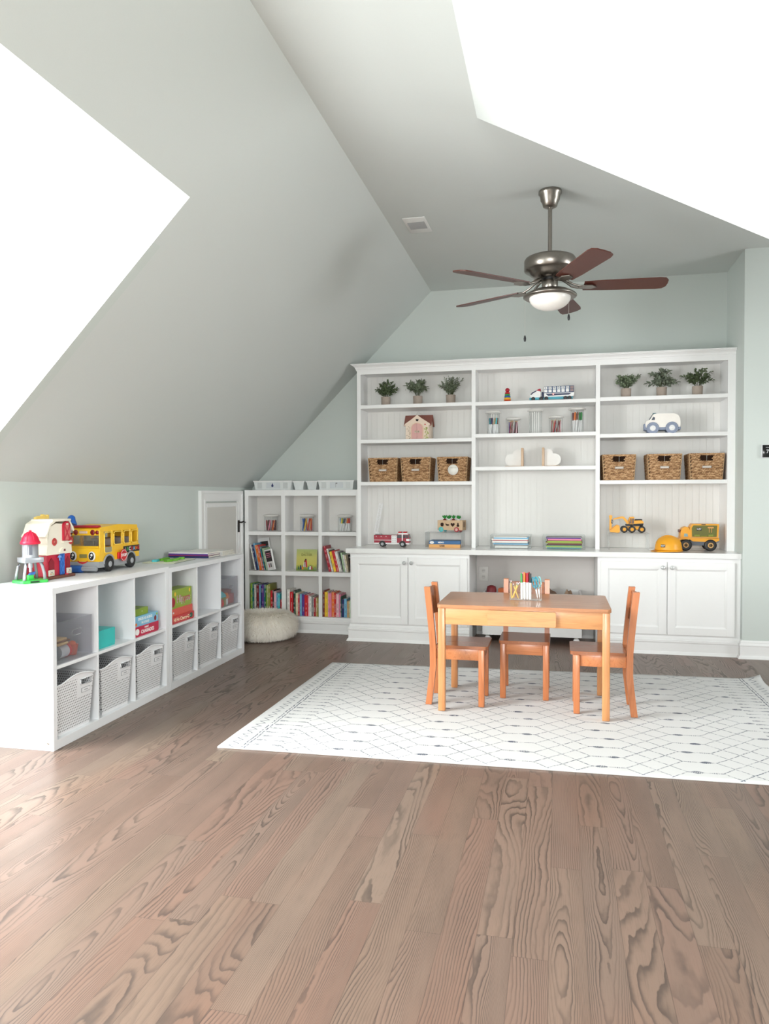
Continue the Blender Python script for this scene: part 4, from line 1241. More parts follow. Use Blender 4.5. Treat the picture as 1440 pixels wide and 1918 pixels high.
# flat boxes under the left riser
def flat_box(label, x, y, z, w_, d, h, col, parent_rz=0, texts=(), cat='game box', name='game_box', group=None, pic=None, M=None):
    t = thing(name, label, cat, (x, y, z), parent_rz, group, M)
    c = pm('box_%d_%d_%d' % col, col, .4)
    mb = MB(); mb.box(-w_ / 2 + .0015, w_ / 2 - .0015, -d / 2 + .0015, d / 2 - .0015, 0, h * .5); mb.build('box_base', c, t)
    mb = MB(); mb.bbox(-w_ / 2, w_ / 2, -d / 2, d / 2, h * .16, h, .0015, 1); l = mb.build('lid', c, t)
    for s, size, px, pz, tc in texts:
        lettering(s, size, tc, l, tr(px, -d / 2 - .0004, pz) @ XUP, .0003, .0006)
    return t, l
WINK, BINK = pm('white_ink', (240, 240, 238), .5), pm('black_ink', (30, 28, 28), .5)
t1, l1 = flat_box('slim orange game box lying under the left clear riser', -.905, 6.15, ZT, .258, .19, .027, (226, 168, 96), 0, ((' GAME ', .016, -.02, .0135, BINK),))
t2, l2 = flat_box('slim blue game box lying on the orange one under the left clear riser', -.905, 6.15, ZT + .0272, .258, .19, .028, (42, 98, 150), .8, (('MEMO', .017, -.03, .014, WINK),))
mb = MB(); mb.lathe([(.015, 0), (.015, .0008)], 20, tr(-.105, -.0956, .014) @ Matrix.Rotation(R(90), 4, 'X') @ Matrix.Diagonal((1.2, .75, 1, 1))); mb.build('oval_badge', WINK, l2)

# ------------------------------------------------------------------ vegetable cart
def veg_cart():
    z0 = ZT + .1265
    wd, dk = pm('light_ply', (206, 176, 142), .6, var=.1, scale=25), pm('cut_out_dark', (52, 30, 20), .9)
    t = thing('toy_cart', 'wooden toy cart with fruit cut-outs, standing on the left clear riser', 'toy cart', (-.858, 6.15, z0), -12)
    mb = MB(); mb.box(-.108, .108, -.045, -.039, .014, .096); mb.box(-.108, .108, .039, .045, .014, .096); mb.box(-.108, -.102, -.0388, .0388, .014, .096); mb.box(.102, .108, -.0388, .0388, .014, .096); mb.box(-.1018, .1018, -.0388, .0388, .070, .076)
    mb.build('cart_box', wd, t)
    mb = MB(); mb.box(-.1018, .1018, -.0388, .0388, .014, .020); mb.build('cart_floor', wd, t)
    shapes = {'apple': [(0, .016), (.012, .012), (.015, 0), (.010, -.014), (0, -.016), (-.010, -.014), (-.015, 0), (-.012, .012)],
        'banana': [(-.014, .014), (-.006, .004), (.014, .002), (.015, -.008), (-.004, -.010), (-.016, -.002)],
        'heart': [(16 * math.sin(a) ** 3 * .00115, (13 * math.cos(a) - 5 * math.cos(2 * a) - 2 * math.cos(3 * a) - math.cos(4 * a)) * .00115) for a in [-2 * PI * k / 20 for k in range(20)]],
        'pear': [(0, .018), (.006, .010), (.006, .002), (.013, -.008), (.008, -.017), (-.008, -.017), (-.013, -.008), (-.006, .002), (-.006, .010)]}
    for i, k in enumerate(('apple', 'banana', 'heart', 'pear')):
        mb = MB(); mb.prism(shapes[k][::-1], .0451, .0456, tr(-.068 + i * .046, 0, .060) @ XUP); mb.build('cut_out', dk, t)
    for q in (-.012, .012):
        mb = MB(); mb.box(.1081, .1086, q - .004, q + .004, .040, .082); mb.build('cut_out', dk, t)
    for cx, c in ((-.076, 'turquoise'), (.060, 'crimson')):
        for s in (-1, 1):
            o = wheel(t, tr(cx, s * .056, .020) @ (WL if s < 0 else WL.inverted()), .020, .009, (220, 180, 170) if c == 'crimson' else (120, 190, 180), .6, cm(c if s < 0 or c == 'crimson' else 'turquoise'))
    random.seed(2)
    for i, (cx, c) in enumerate(((-.062, 'dark red'), (-.025, 'white'), (.015, 'dark red'), (.060, 'white'))):
        v = thing('toy_vegetable', '%s wooden root vegetable with green leaves, %s in the toy cart' % (('dark red', 'white', 'dark red', 'white')[i], ('first from the left', 'second from the left', 'third from the left', 'rightmost')[i]), 'toy vegetable', M=Matrix.Translation((-.858, 6.15, z0)) @ Matrix.Rotation(R(-12), 4, 'Z'))
        mb = MB(); mb.ball(.016, tr(cx, 0, .092), 14, 8, 1, 1, 1); mb.build('root', cm(c), v)
        mb = MB()
        for k in range(7):
            a = -36 + k * 12
            L = .034 * random.uniform(.8, 1.1)
            base = Vector((cx, random.uniform(-.008, .008), .104)); tip = base + Vector((math.sin(R(a)) * L, random.uniform(-.01, .01), math.cos(R(a)) * L))
            n_ = Vector((0, 1, 0)); dd = (tip - base); s_ = dd.cross(n_).normalized() * .006
            q = [base, base + dd * .3 + s_ * .5, base + dd * .7 + s_, tip, base + dd * .7 - s_, base + dd * .3 - s_ * .5]
            mb.add([tuple(p - n_ * .0015) for p in q] + [tuple(p + n_ * .0015) for p in q], [tuple(range(6)), tuple(range(6, 12))[::-1]] + [(j, (j + 1) % 6, 6 + (j + 1) % 6, 6 + j) for j in range(6)])
        mb.build('leaves', pm('felt_green', (40, 135, 55), .8), v)
veg_cart()

# ------------------------------------------------------------------ clear trays of magazines
def tray_stack(label, x, y, W, D, H, cols, where, seed):
    t = thing('magazine_tray', label, 'tray', (x, y, ZT), group='clear magazine trays on the counter')
    mb = MB(); mb.box(-W / 2, W / 2, -D / 2, D / 2, 0, .003); mb.build('tray_floor', CLEARD, t)
    for a in (-W / 2, W / 2 - .003):
        mb = MB(); mb.box(a, a + .003, -D / 2, D / 2, .003, H); mb.build('tray_side', CLEARD, t)
    mb = MB(); mb.box(-W / 2 + .003, W / 2 - .003, D / 2 - .003, D / 2, .003, H); mb.build('tray_back', CLEARD, t)
    mb = MB(); mb.box(-W / 2 + .003, W / 2 - .003, -D / 2, -D / 2 + .003, .003, .030); mb.build('tray_lip', CLEARD, t)
    random.seed(seed); z = ZT + .0035
    for i, (cn, th) in enumerate(cols):
        w_ = W - .050 + random.uniform(-.02, .014)
        m = thing('workbook', '%s %s in the clear tray %s' % (cn, 'workbook' if th > .007 else 'thin magazine', where), 'workbook', (x + random.uniform(-.006, .006), y, z), random.uniform(-1.5, 1.5), 'workbooks in the clear trays')
        mb = MB(); mb.mat(cm(cn)).box(-w_ / 2, w_ / 2, -D / 2 + .012, D / 2 - .02, 0, th * .18); mb.box(-w_ / 2, w_ / 2, -D / 2 + .012, D / 2 - .02, th * .82, th); mb.box(-w_ / 2, w_ / 2, -D / 2 + .012, -D / 2 + .0135, th * .18, th * .82)
        mb.build('cover', None, m)
        mb = MB(); mb.box(-w_ / 2 + .002, w_ / 2 - .002, -D / 2 + .014, D / 2 - .022, th * .19, th * .81); mb.build('pages', pm('page_paper', (230, 226, 216), .8), m)
        z += th + .0004
tray_stack('clear tray of mostly white and grey workbooks on the middle of the counter', -.372, 6.16, .325, .22, .108, [('white', .018), ('grey', .010), ('light blue', .008), ('black', .004), ('white', .016), ('crimson', .005), ('white', .010), ('light blue', .009), ('white', .006)], 'left of the middle', 1)
tray_stack('clear tray of green and purple workbooks right of the pale ones', .045, 6.16, .325, .22, .108, [('teal', .010), ('lime green', .012), ('dark green', .006), ('maroon', .012), ('olive', .009), ('lime green', .008), ('brown', .006), ('pink', .012), ('purple', .008), ('grey', .005)], 'right of the middle', 3)

# ------------------------------------------------------------------ yellow machines
YEL = pm('machine_yellow', (236, 164, 36), .38); BADGE = pm('black_badge', (25, 24, 24), .4)
def badge(parent, M, size=.012):
    mb = MB(); mb.bbox(-size * 1.25, size * 1.25, -.0008, .0004, -size * .85, size * .85, .0003, 1, M=M)
    b = mb.build('badge', BADGE, parent)
    lettering('CAT', size * 1.15, WINK, b, M @ tr(0, -.0009, size * .05) @ XUP, .0003, size * .03)
    mb = MB(); mb.prism([(-size * .22, -size * .62), (size * .22, -size * .62), (0, -size * .32)], .001, .0014, M @ XUP); mb.build('badge_triangle', pm('badge_yellow', (240, 190, 50), .4), b)
def excavator():
    t = thing('toy_excavator', 'yellow and black toy excavator with lowered arm, on the right clear riser', 'toy excavator', (.545, 6.13, ZT + .1325), 0)
    for cx in (-.030, .027, .100):
        for s in (-1, 1):
            if cx == .100: yy = s * .036
            else: yy = s * .040
            wheel(t, tr(cx - .012, yy, .0265) @ (WL if s < 0 else WL.inverted()), .0265, .020, (226, 160, 50), .5)
    mb = MB(); mb.prism([(-.045, .024), (.105, .022), (.105, .044), (.055, .050), (-.020, .050)], -.020, .020, XUP); mb.build('undercarriage', YEL, t, .003)
    mb = MB(); mb.bbox(.040, .085, -.030, .030, .028, .040, .003); mb.build('side_step', YEL, t)
    mb = MB(); mb.bbox(-.032, .098, -.034, .034, .054, .066, .004); mb.build('turntable_deck', BLACKP, t)
    mb = MB(); mb.prism([(.020, .064), (.098, .064), (.100, .086), (.082, .098), (.020, .094)], -.033, .033, XUP); mb.build('engine_cover', YEL, t, .004)
    mb = MB(); mb.prism([(.022, .0645), (.099, .0645), (.0995, .074), (.022, .070)], .0332, .0340, XUP); mb.build('engine_stripe', BLACKP, t)
    mb = MB(); mb.bbox(.038, .092, -.031, .031, .094, .105, .005); mb.build('engine_top', BLACKP, t)
    # open cab: frame round a dark window
    mb = MB(); mb.prism([(-.006, .064), (.034, .064), (.034, .118), (.028, .124), (.000, .122), (-.012, .094)], -.032, .004, XUP); mb.build('cab', YEL, t, .003)
    mb = MB(); mb.prism([(-.004, .074), (.010, .072), (.010, .112), (.002, .114)], .0322, .0332, XUP); mb.prism([(.013, .072), (.029, .072), (.029, .112), (.013, .112)], .0322, .0332, XUP); mb.build('cab_window', pm('cab_window_dark', (96, 62, 30), .2), t)
    # boom, stick, bucket
    mb = MB(); mb.prism([(-.020, .066), (-.006, .078), (-.020, .098), (-.045, .124), (-.060, .128), (-.120, .112), (-.128, .100), (-.062, .112), (-.052, .108), (-.034, .086)], .006, .022, XUP); mb.build('boom', YEL, t, .003)
    mb = MB(); mb.prism([(-.156, .130), (-.150, .137), (-.134, .134), (-.132, .122), (-.138, .100), (-.136, .030), (-.148, .014), (-.154, .020), (-.152, .100)], .003, .025, XUP); st = mb.build('stick', YEL, t, .003)
    mb = MB(); mb.lathe([(.010, 0), (.010, .0012)], 16, tr(-.134, -.0255, .086) @ Matrix.Rotation(R(90), 4, 'X') @ Matrix.Diagonal((.8, 1.7, 1, 1))); mb.build('badge', BADGE, st)
    lettering('CAT', .009, WINK, st, tr(-.134, -.0270, .086, ry=68) @ XUP, .0003, .0003)
    mb = MB(); mb.prism([(-.150, .004), (-.144, .030), (-.118, .050), (-.098, .062), (-.078, .056), (-.074, .006), (-.084, .000)], -.004, .030, XUP); mb.build('bucket', YEL, t, .004)
    mb = MB(); mb.prism([(-.112, .052), (-.098, .062), (-.146, .018), (-.152, .024)], .030, .033, XUP); mb.build('bucket_arm', pm('dark_yellow', (205, 132, 28), .4), t)
excavator()
def helmet():
    t = thing('toy_hard_hat', "child's yellow hard hat lying on the counter before the dump truck", 'hard hat', (.812, 5.985, ZT), 0)
    mb = MB(); n = 28
    v, f = [], []
    rings = [(0, .118), (.030, .1165), (.055, .108), (.075, .092), (.088, .070), (.094, .045), (.097, .022), (.099, .012)]
    prof = [(r, z) for r, z in rings[::-1]]
    mb.lathe([(.096, .012)] + prof, 32, None, True, 1.0, 1.12)
    mb.build('shell', YEL, t)
    # brim, longer at the front (towards the left)
    mb = MB(); v, f = [], []
    for k in range(40):
        a = 2 * PI * k / 40
        fr = max(0, math.cos(a - R(190))) ** 1.3
        r0, r1 = .094, .103 + .026 * fr
        dz = -.010 * fr
        for r, z in ((r0, .014), (r1, .008 + dz * .8), (r1, .004 + dz * .4 if fr < .9 else .002), (r0, .008)):
            v.append((r * math.cos(a), r * math.sin(a) * 1.12, max(z, .0)))
    for k in range(40):
        for j in range(4): f.append((k * 4 + j, k * 4 + (j + 1) % 4, ((k + 1) % 40) * 4 + (j + 1) % 4, ((k + 1) % 40) * 4 + j))
    mb.add(v, f, None, True); mb.build('brim', YEL, t)
    for a0 in (-.032, 0, .032):
        mb = MB(); pts = []
        for k in range(11):
            th = R(25 + k * 13); pts.append((-.096 * math.cos(th) * .98, a0, .02 + .099 * math.sin(th)))
        mb.tube(pts, .0035, 6); mb.build('ridge', YEL, t)
    M = tr(-.050, -.0905, .046, rz=-31)
    badge(t, M @ tr(0, -.001, 0, rx=-14), .013)
helmet()
def dump_truck():
    t = thing('toy_dump_truck', 'big yellow toy truck with an olive green side panel, right end of the counter', 'toy truck', (1.040, 6.13, ZT), -1)
    dy = pm('olive_green_plastic', (104, 104, 42), .5); gy = pm('blue_grey_plastic', (105, 112, 122), .5); tan = pm('tan_trim', (214, 158, 90), .5)
    for cx in (-.090, .085):
        for s in (-1, 1):
            w_ = wheel(t, tr(cx, s * .072, .044) @ (WL if s < 0 else WL.inverted()), .044, .034, (205, 160, 95), .46)
            if s < 0:
                mb = MB(); mb.lathe([(.012, -.0022), (.010, -.0030), (0, -.0030)], 14); mb.build('axle_cap', BLACKP, w_)
    mb = MB(); mb.box(-.120, .125, -.042, .042, .040, .078); mb.build('chassis', gy, t, .004)
    mb = MB(); mb.prism([(-.138, .072), (-.120, .086), (-.060, .086), (-.040, .072), (.120, .068), (.146, .080), (.146, .100), (-.130, .100), (-.146, .086)], -.064, .064, XUP); mb.build('fender_deck', YEL, t, .004)
    mb = MB(); mb.prism([(.105, .062), (.144, .066), (.148, .078), (.118, .074)], -.060, .060, XUP); mb.build('rear_bumper', gy, t)
    mb = MB(); mb.prism([(-.128, .096), (-.058, .098), (-.058, .150), (-.066, .176), (-.088, .184), (-.112, .174), (-.126, .150)], -.055, .055, XUP); mb.build('cab', YEL, t, .010, 3)
    mb = MB(); mb.prism([(-.104, .108), (-.074, .108), (-.078, .130), (-.100, .132)], .0552, .0566, XUP); mb.build('cab_window', pm('pale_blue_window', (140, 170, 175), .2), t)
    mb = MB(); mb.bbox(-.136, -.124, -.040, .040, .138, .160, .003); mb.build('lamp', pm('dark_red_lens', (110, 40, 30), .3), t)
    out = [(-.058, .098), (.140, .098), (.146, .205), (-.044, .205), (-.060, .180)]
    mb = MB(); mb.prism(out, -.058, .058, XUP); mb.build('dump_bed', YEL, t, .004)
    mb = MB(); mb.prism([(-.046, .108), (.128, .108), (.132, .194), (-.036, .194), (-.048, .174)], .0582, .0592, XUP); pnl = mb.build('side_panel', dy, t)
    mb = MB(); mb.prism([(-.055, .098), (.138, .094), (.140, .103), (-.055, .106)], .0584, .0640, XUP); mb.build('bed_sill', tan, t, .001)
    badge(pnl, tr(.004, -.0600, .166), .014)
    for a, b, z0, z1 in ((-.030, .010, .110, .124), (.070, .105, .110, .126), (.020, .060, .110, .116)):
        mb = MB(); mb.bbox(a, b, -.0625, -.0590, z0, z1, .002, 1); mb.build('raised_tool', pm('lime_olive', (128, 140, 50), .5), pnl)
    mb = MB(); mb.bbox(.064, .108, -.0625, -.0590, .172, .184, .002, 1); mb.box(.074, .078, -.0615, -.0590, .140, .172); mb.box(.090, .094, -.0615, -.0590, .140, .172); mb.build('raised_tool', tan, pnl)
    mb = MB(); mb.box(.020, .050, -.0598, -.0584, .1975, .2035); mb.build('handle_slot', BLACKP, t)
dump_truck()

# ------------------------------------------------------------------ under the desk
outlet = thing('wall_outlet', 'white double power outlet on the wall under the desk', 'outlet', (-.617, YB - .0045, .514))
mb = MB(); mb.bbox(-.041, .041, -.006, 0, -.062, .062, .003); mb.build('outlet_plate', pm('outlet_white', (226, 224, 220), .4), outlet)
for s in (-1, 1):
    mb = MB(); mb.lathe([(0, .0005), (.016, .0005), (.017, 0)], 20, tr(0, -.0062, s * .026) @ Matrix.Rotation(R(90), 4, 'X')); so = mb.build('socket', pm('outlet_face', (214, 212, 208), .4), outlet)
    for dx in (-.006, .006):
        mb = MB(); mb.box(dx - .001, dx + .001, -.0072, -.0065, s * .026 - .001, s * .026 + .007); mb.build('slot', BLACKP, so)
def cart():
    t = thing('rolling_toy_bin', 'white rolling box on casters filled with toys, under the desk behind the chairs', 'toy bin', (-.205, 6.19, 0))
    W, D, z0, z1 = .775, .33, .060, .400
    m = pm('white_toy_bin', (228, 228, 228), .5)
    mb = MB(); mb.box(-W / 2, W / 2, -D / 2, -D / 2 + .016, z0, z1 ); mb.build('front_panel', m, t, .001)
    mb = MB(); mb.box(-W / 2, W / 2, D / 2 - .016, D / 2, z0, z1); mb.build('back_panel', m, t, .001)
    for s in (-1, 1):
        mb = MB(); a, b = sorted((s * (W / 2 - .0003), s * (W / 2 - .016))); mb.box(a, b, -D / 2 + .0165, D / 2 - .0165, z0, z1 - .0004); mb.build('side_panel', m, t)
    mb = MB(); mb.box(-W / 2 + .017, W / 2 - .017, -D / 2 + .017, D / 2 - .017, z0 + .0004, z0 + .014); mb.build('bin_floor', m, t)
    for sx in (-1, 1):
        for sy in (-1, 1):
            mb = MB(); mb.lathe([(.020, 0), (.025, .004), (.025, .018), (.020, .022)], 18, tr(sx * (W / 2 - .04), sy * (D / 2 - .035) - .011, .0255) @ WL); c = mb.build('caster', pm('caster_white', (230, 230, 230), .4), t)
            mb = MB(); mb.bbox(sx * (W / 2 - .04) - .012, sx * (W / 2 - .04) + .012, sy * (D / 2 - .035) - .014, sy * (D / 2 - .035) + .014, .046, .060, .002, 1); mb.build('caster_plate', CHROME, c)
cart()
tb = thing('toy_drum', 'dark red toy drum standing on end in the rolling box under the desk', 'toy drum', (-.530, 6.14, .0745))
mb = MB(); mb.lathe([(.036, 0), (.040, .01), (.040, .34), (.034, .362), (.015, .37), (0, .37)], 22); mb.build('drum_body', pm('dark_red_rubber', (120, 28, 34), .5), tb)
tt = thing('toy_tool_case', 'black toy case with an orange top in the rolling box under the desk', 'toy case', (-.415, 6.16, .0745))
mb = MB(); mb.prism([(-.060, .31), (.085, .31), (.070, .336), (-.030, .350), (-.060, .345)], -.03, .03, XUP); mb.build('case_top', pm('orange_red_plastic', (196, 96, 44), .4), tt, .004)
mb = MB(); mb.box(-.05, .10, .031, .08, 0, .31); mb.build('case_body', BLACKP, tt, .006)
def cloth(label, x, y, W, D, H, col, seed):
    t = thing('play_cloth', label, 'cloth', (x, y, .075))
    random.seed(seed); nx, ny = 22, 12
    ph = [random.uniform(0, 6) for _ in range(6)]
    v, f = [], []
    for j in range(ny + 1):
        for i in range(nx + 1):
            u, w_ = i / nx, j / ny
            h = H * (math.sin(PI * min(1, u * 1.15)) ** .7 if u < .87 else .25 * (1 - u) / .13) * (.55 + .45 * math.sin(PI * w_))
            h = max(h, 0) * (.8 + .2 * math.sin(9 * u + ph[0]) * math.sin(7 * w_ + ph[1])) + .012 * math.sin(17 * u + ph[2] + 3 * w_)
            v.append((-W / 2 + W * u, -D / 2 + D * w_, max(.0, .27 + h)))
    for j in range(ny):
        for i in range(nx): f.append((j * (nx + 1) + i, j * (nx + 1) + i + 1, (j + 1) * (nx + 1) + i + 1, (j + 1) * (nx + 1) + i))
    k0 = len(v)
    v += [(x_, y_, 0.0) for x_, y_, z_ in v]
    n = len(f); f += [tuple(q + k0 for q in ff[::-1]) for ff in f[:n]]
    ring = [i for i in range(nx + 1)] + [(j) * (nx + 1) + nx for j in range(1, ny + 1)] + [ny * (nx + 1) + i for i in range(nx - 1, -1, -1)] + [j * (nx + 1) for j in range(ny - 1, 0, -1)]
    for a, b in zip(ring, ring[1:] + ring[:1]): f.append((a, a + k0, b + k0, b))
    mb = MB(); mb.add(v, f, None, True); mb.build('fabric', pm('cloth_%d' % seed, col, .9, var=.15), t)
cloth('crumpled brown cloth sticking out of the rolling box under the desk', -.075, 6.17, .20, .20, .115, (150, 122, 104), 1)
cloth('crumpled tan cloth at the right end of the rolling box under the desk', .085, 6.17, .105, .20, .085, (176, 148, 124), 2)

# ------------------------------------------------------------------ caddy on the play table
TZ = RUGZ + .5805
cad = thing('desk_caddy', 'clear acrylic caddy with three compartments standing on the play table', 'caddy', (-.176, 4.262, TZ), -1)
CW, CD, CH = .176, .055, .098
mb = MB(); mb.box(-CW / 2, CW / 2, -CD / 2, CD / 2, 0, .004); mb.build('caddy_floor', CLEARD, cad)
for nm, y in (('front_panel', -CD / 2), ('back_panel', CD / 2 - .003)):
    mb = MB(); mb.box(-CW / 2, CW / 2, y, y + .003, .0041, CH if y > 0 else CH * .97); mb.build(nm, CLEAR, cad)
for x in (-CW / 2, -.031, .030, CW / 2 - .003):
    mb = MB(); mb.box(x, x + .003, -CD / 2 + .0031, CD / 2 - .0031, .0041, CH * .97); mb.build('divider_and_streak', CLEARD, cad)
def stick(name, label, cat, foot, head, parts, group):
    foot, head = Vector(foot), Vector(head)
    M = Matrix.Translation(foot) @ (head - foot).to_track_quat('Z', 'Y').to_matrix().to_4x4()
    t = thing(name, label, cat, M=M, group=group); L = (head - foot).length
    for nm, prof, m, seg in parts: 
        mb = MB(); mb.lathe([(r, z * L) for r, z in prof], seg); mb.build(nm, m, t)
    return t
PY = pm('pencil_yellow', (232, 190, 92), .45); FER = pm('ferrule', (120, 132, 110), .3, .6); ERA = pm('eraser_pink', (226, 200, 204), .7)
X0, Y0 = -.176, 4.262
for i, (fx, hx, fy, hy, hz) in enumerate(((-.080, -.082, 0, .004, .108), (-.078, -.040, -.008, -.006, .094), (-.074, -.034, .008, .006, .100), (-.040, -.070, .0, -.012, .092), (-.068, -.048, .014, .014, .097))):
    stick('pencil', 'yellow pencil standing eraser up in the left compartment of the acrylic caddy', 'pencil', (X0 + fx, Y0 + fy, TZ + .005), (X0 + hx, Y0 + hy, TZ + hz),
          [('barrel', [(.0005, 0), (.0032, .10), (.0032, .84)], PY, 6), ('ferrule', [(.0034, .84), (.0034, .92)], FER, 10), ('eraser', [(.0031, .92), (.0031, .99), (.001, 1)], ERA, 10)], 'yellow pencils in the acrylic caddy')
for i, c in enumerate(('green', 'pink', 'orange', 'red', 'crimson', 'dark red', 'black')):
    fx = -.022 + i * .0078; fy = (-.008, .008, -.006, .010, -.008, .008, -.009)[i]
    stick('marker', '%s-capped white marker standing in the middle of the acrylic caddy' % c, 'marker', (X0 + fx, Y0 + fy, TZ + .005), (X0 + fx * 1.05 - .001, Y0 + fy, TZ + .150 + (i % 3) * .003),
          [('barrel', [(.0045, 0), (.0054, .02), (.0054, .66)], pm('white_marker_barrel', (238, 238, 238), .35), 12), ('cap', [(.0058, .64), (.0058, .97), (.0046, 1)], cm(c), 12)], None)
def scissors(label, fx, hx, fy, c):
    foot, head = Vector((X0 + fx, Y0 + fy, TZ + .005)), Vector((X0 + hx, Y0 + fy, TZ + .135))
    d = head - foot; L = d.length
    t = thing('scissors', label, 'scissors', M=Matrix.Translation(foot) @ Matrix.Rotation(math.atan2(d.x, d.z), 4, 'Y'))
    m = pm('scissor_handle_%d_%d_%d' % c, c, .35); st = pm('steel_blade', (190, 192, 194), .25, .9)
    for s in (-1, 1):
        mb = MB(); mb.prism([(0, 0), (s * .005, .045), (s * .004, .062), (-s * .002, .062)][::s], -.0008 + s * .001, .0008 + s * .001, XUP); b = mb.build('blade', st, t)
        mb = MB(); pts = [(s * .006 + .0075 * math.cos(a) + s * .002, 0, .098 + .028 * math.sin(a)) for a in [2 * PI * k / 18 for k in range(19)]]
        mb.tube(pts, .0032, 8); mb.tube([(0, 0, .058), (s * .005, 0, .072), (s * .007, 0, .080)], [.0035, .004, .0035], 8); mb.build('handle', m, t)
scissors('dark teal handled scissors leaning in the right compartment of the acrylic caddy', .066, .044, -.006, (30, 140, 165))
scissors('pale turquoise handled scissors at the right end of the acrylic caddy', .076, .064, .008, (150, 220, 225))
# ------------------------------------------------------------------ books in the cubby bookcase
ORD = ['first', 'second', 'third', 'fourth', 'fifth', 'sixth', 'seventh', 'eighth', 'ninth', 'tenth', 'eleventh', 'twelfth', 'thirteenth', 'fourteenth', 'fifteenth', 'sixteenth', 'seventeenth', 'eighteenth', 'nineteenth', 'twentieth']
PAGE = pm('book_pages', (226, 220, 206), .85)
def spine_mat(c, seed):
    """book cloth with rows of small unreadable marks down the spine"""
    key = 'spine_%s_%d' % (c.replace(' ', '_'), seed % 4)
    if key in MATS: return MATS[key]
    m, nt, b = new_mat(key)
    vec, x, y, z = coords(nt)
    base = lin(COLOURS[c]); ink = (.75, .73, .68) if sum(base) < 1.2 else (.12, .10, .12)
    n = noise(nt, comb(nt, x * 900, y * 40, z * 190 + seed * 3.0), 1, 0).gt(.50)
    band = noise(nt, comb(nt, seed * 7.0 + x * 0, 0.0, z * 26 + seed), 1, 0).gt(.50)
    xm = x.abs().lt(.0035)
    tint = noise(nt, vec, 22 + seed, 2)
    c0 = mixc(nt, tint, tuple(v * .8 for v in base), tuple(min(1, v * 1.15) for v in base))
    nt.links.new(mixc(nt, n * band * xm * .75, c0, ink), b.inputs['Base Color'])
    b.inputs['Roughness'].default_value = .4
    MATS[key] = m
    return m
def book(label, c, th, h, d, M, group, seed=0, cover=None):
    """origin at the foot of the spine, spine facing -y, thickness along x"""
    t = thing('book', label, 'book', M=M, group=group)
    m = spine_mat(c, seed)
    k = min(.0016, th * .22)
    mb = MB()
    mb.box(-th / 2, -th / 2 + k, 0, d, 0, h); mb.box(th / 2 - k, th / 2, 0, d, 0, h)
    mb.box(-th / 2 + k, th / 2 - k, 0, k, 0, h)
    mb.build('cover', m, t)
    mb = MB(); mb.box(-th / 2 + k * 1.02, th / 2 - k * 1.02, k * 1.1, d - .004, .003, h - .003); mb.build('pages', PAGE, t)
    return t
def row(x0, z, y, spec, where, lean=0.0, group='books in the cubby bookcase', xmax=None, d0=.155):
    x = x0
    tot = sum(s[1] for s in spec)
    f = 1.0
    if xmax is not None: f = (xmax - x0 - .0004 * len(spec)) / tot
    for i, s in enumerate(spec):
        c, th, h = s[:3]; th *= f
        dd = s[3] if len(s) > 3 else d0
        M = Matrix.Translation((x + (th / 2) / math.cos(R(lean)), y + (i * 7 % 5) * .003, z)) @ Matrix.Translation((-th / 2 if lean < 0 else 0, 0, 0)) @ Matrix.Rotation(R(lean), 4, 'Y') @ Matrix.Translation((th / 2 if lean < 0 else 0, 0, .0002))
        book('%s book, %s from the left %s' % (c, ORD[i], where), c, th - .0003, h, dd, M, group, seed=i)
        x += th / math.cos(R(lean)) + .0004
row(-2.645, .1353, 6.150, [('lime green', .014, .272), ('teal', .010, .268), ('dark green', .008, .266), ('white', .016, .262), ('black', .006, .262), ('dark red', .020, .258), ('light blue', .014, .262), ('navy', .012, .264), ('purple', .018, .262), ('teal', .010, .262), ('dark green', .010, .262), ('lime green', .008, .258), ('cream', .009, .258), ('olive', .020, .270), ('red', .022, .212), ('black', .010, .216), ('pale pink', .020, .206), ('light blue', .016, .192), ('turquoise', .020, .190), ('red', .024, .136)], 'in the lower left cubby', xmax=-2.346)
row(-2.304, .1353, 6.150, [('white', .026, .228), ('red', .032, .205), ('black', .014, .216), ('dark green', .010, .210), ('cream', .026, .196), ('red', .015, .186), ('light blue', .020, .190), ('purple', .028, .186), ('red', .034, .182), ('pale pink', .016, .178), ('white', .020, .172), ('grey', .014, .168), ('white', .008, .166), ('crimson', .016, .164), ('tan', .018, .162), ('olive', .010, .160), ('cream', .012, .158)], 'in the lower middle cubby', xmax=-2.008)
row(-1.973, .1353, 6.150, [('dark red', .010, .225), ('yellow', .028, .214), ('white', .006, .216), ('pink', .030, .206), ('orange', .026, .212), ('red', .016, .206), ('pale pink', .024, .200), ('pink', .016, .196), ('dark green', .008, .178), ('navy', .026, .154), ('light blue', .024, .160), ('tan', .016, .140), ('cream', .008, .138), ('pale green', .018, .146), ('crimson', .018, .148), ('red', .014, .14)], 'in the lower right cubby', xmax=-1.690)
LN = -12
row(-2.604, .5243, 6.150, [('white', .012, .232), ('navy', .016, .226), ('light blue', .014, .240), ('orange', .022, .224), ('white', .008, .216), ('red', .010, .226), ('teal', .010, .212), ('black', .010, .206), ('pale green', .012, .198)], 'among those leaning in the middle left cubby', lean=LN)
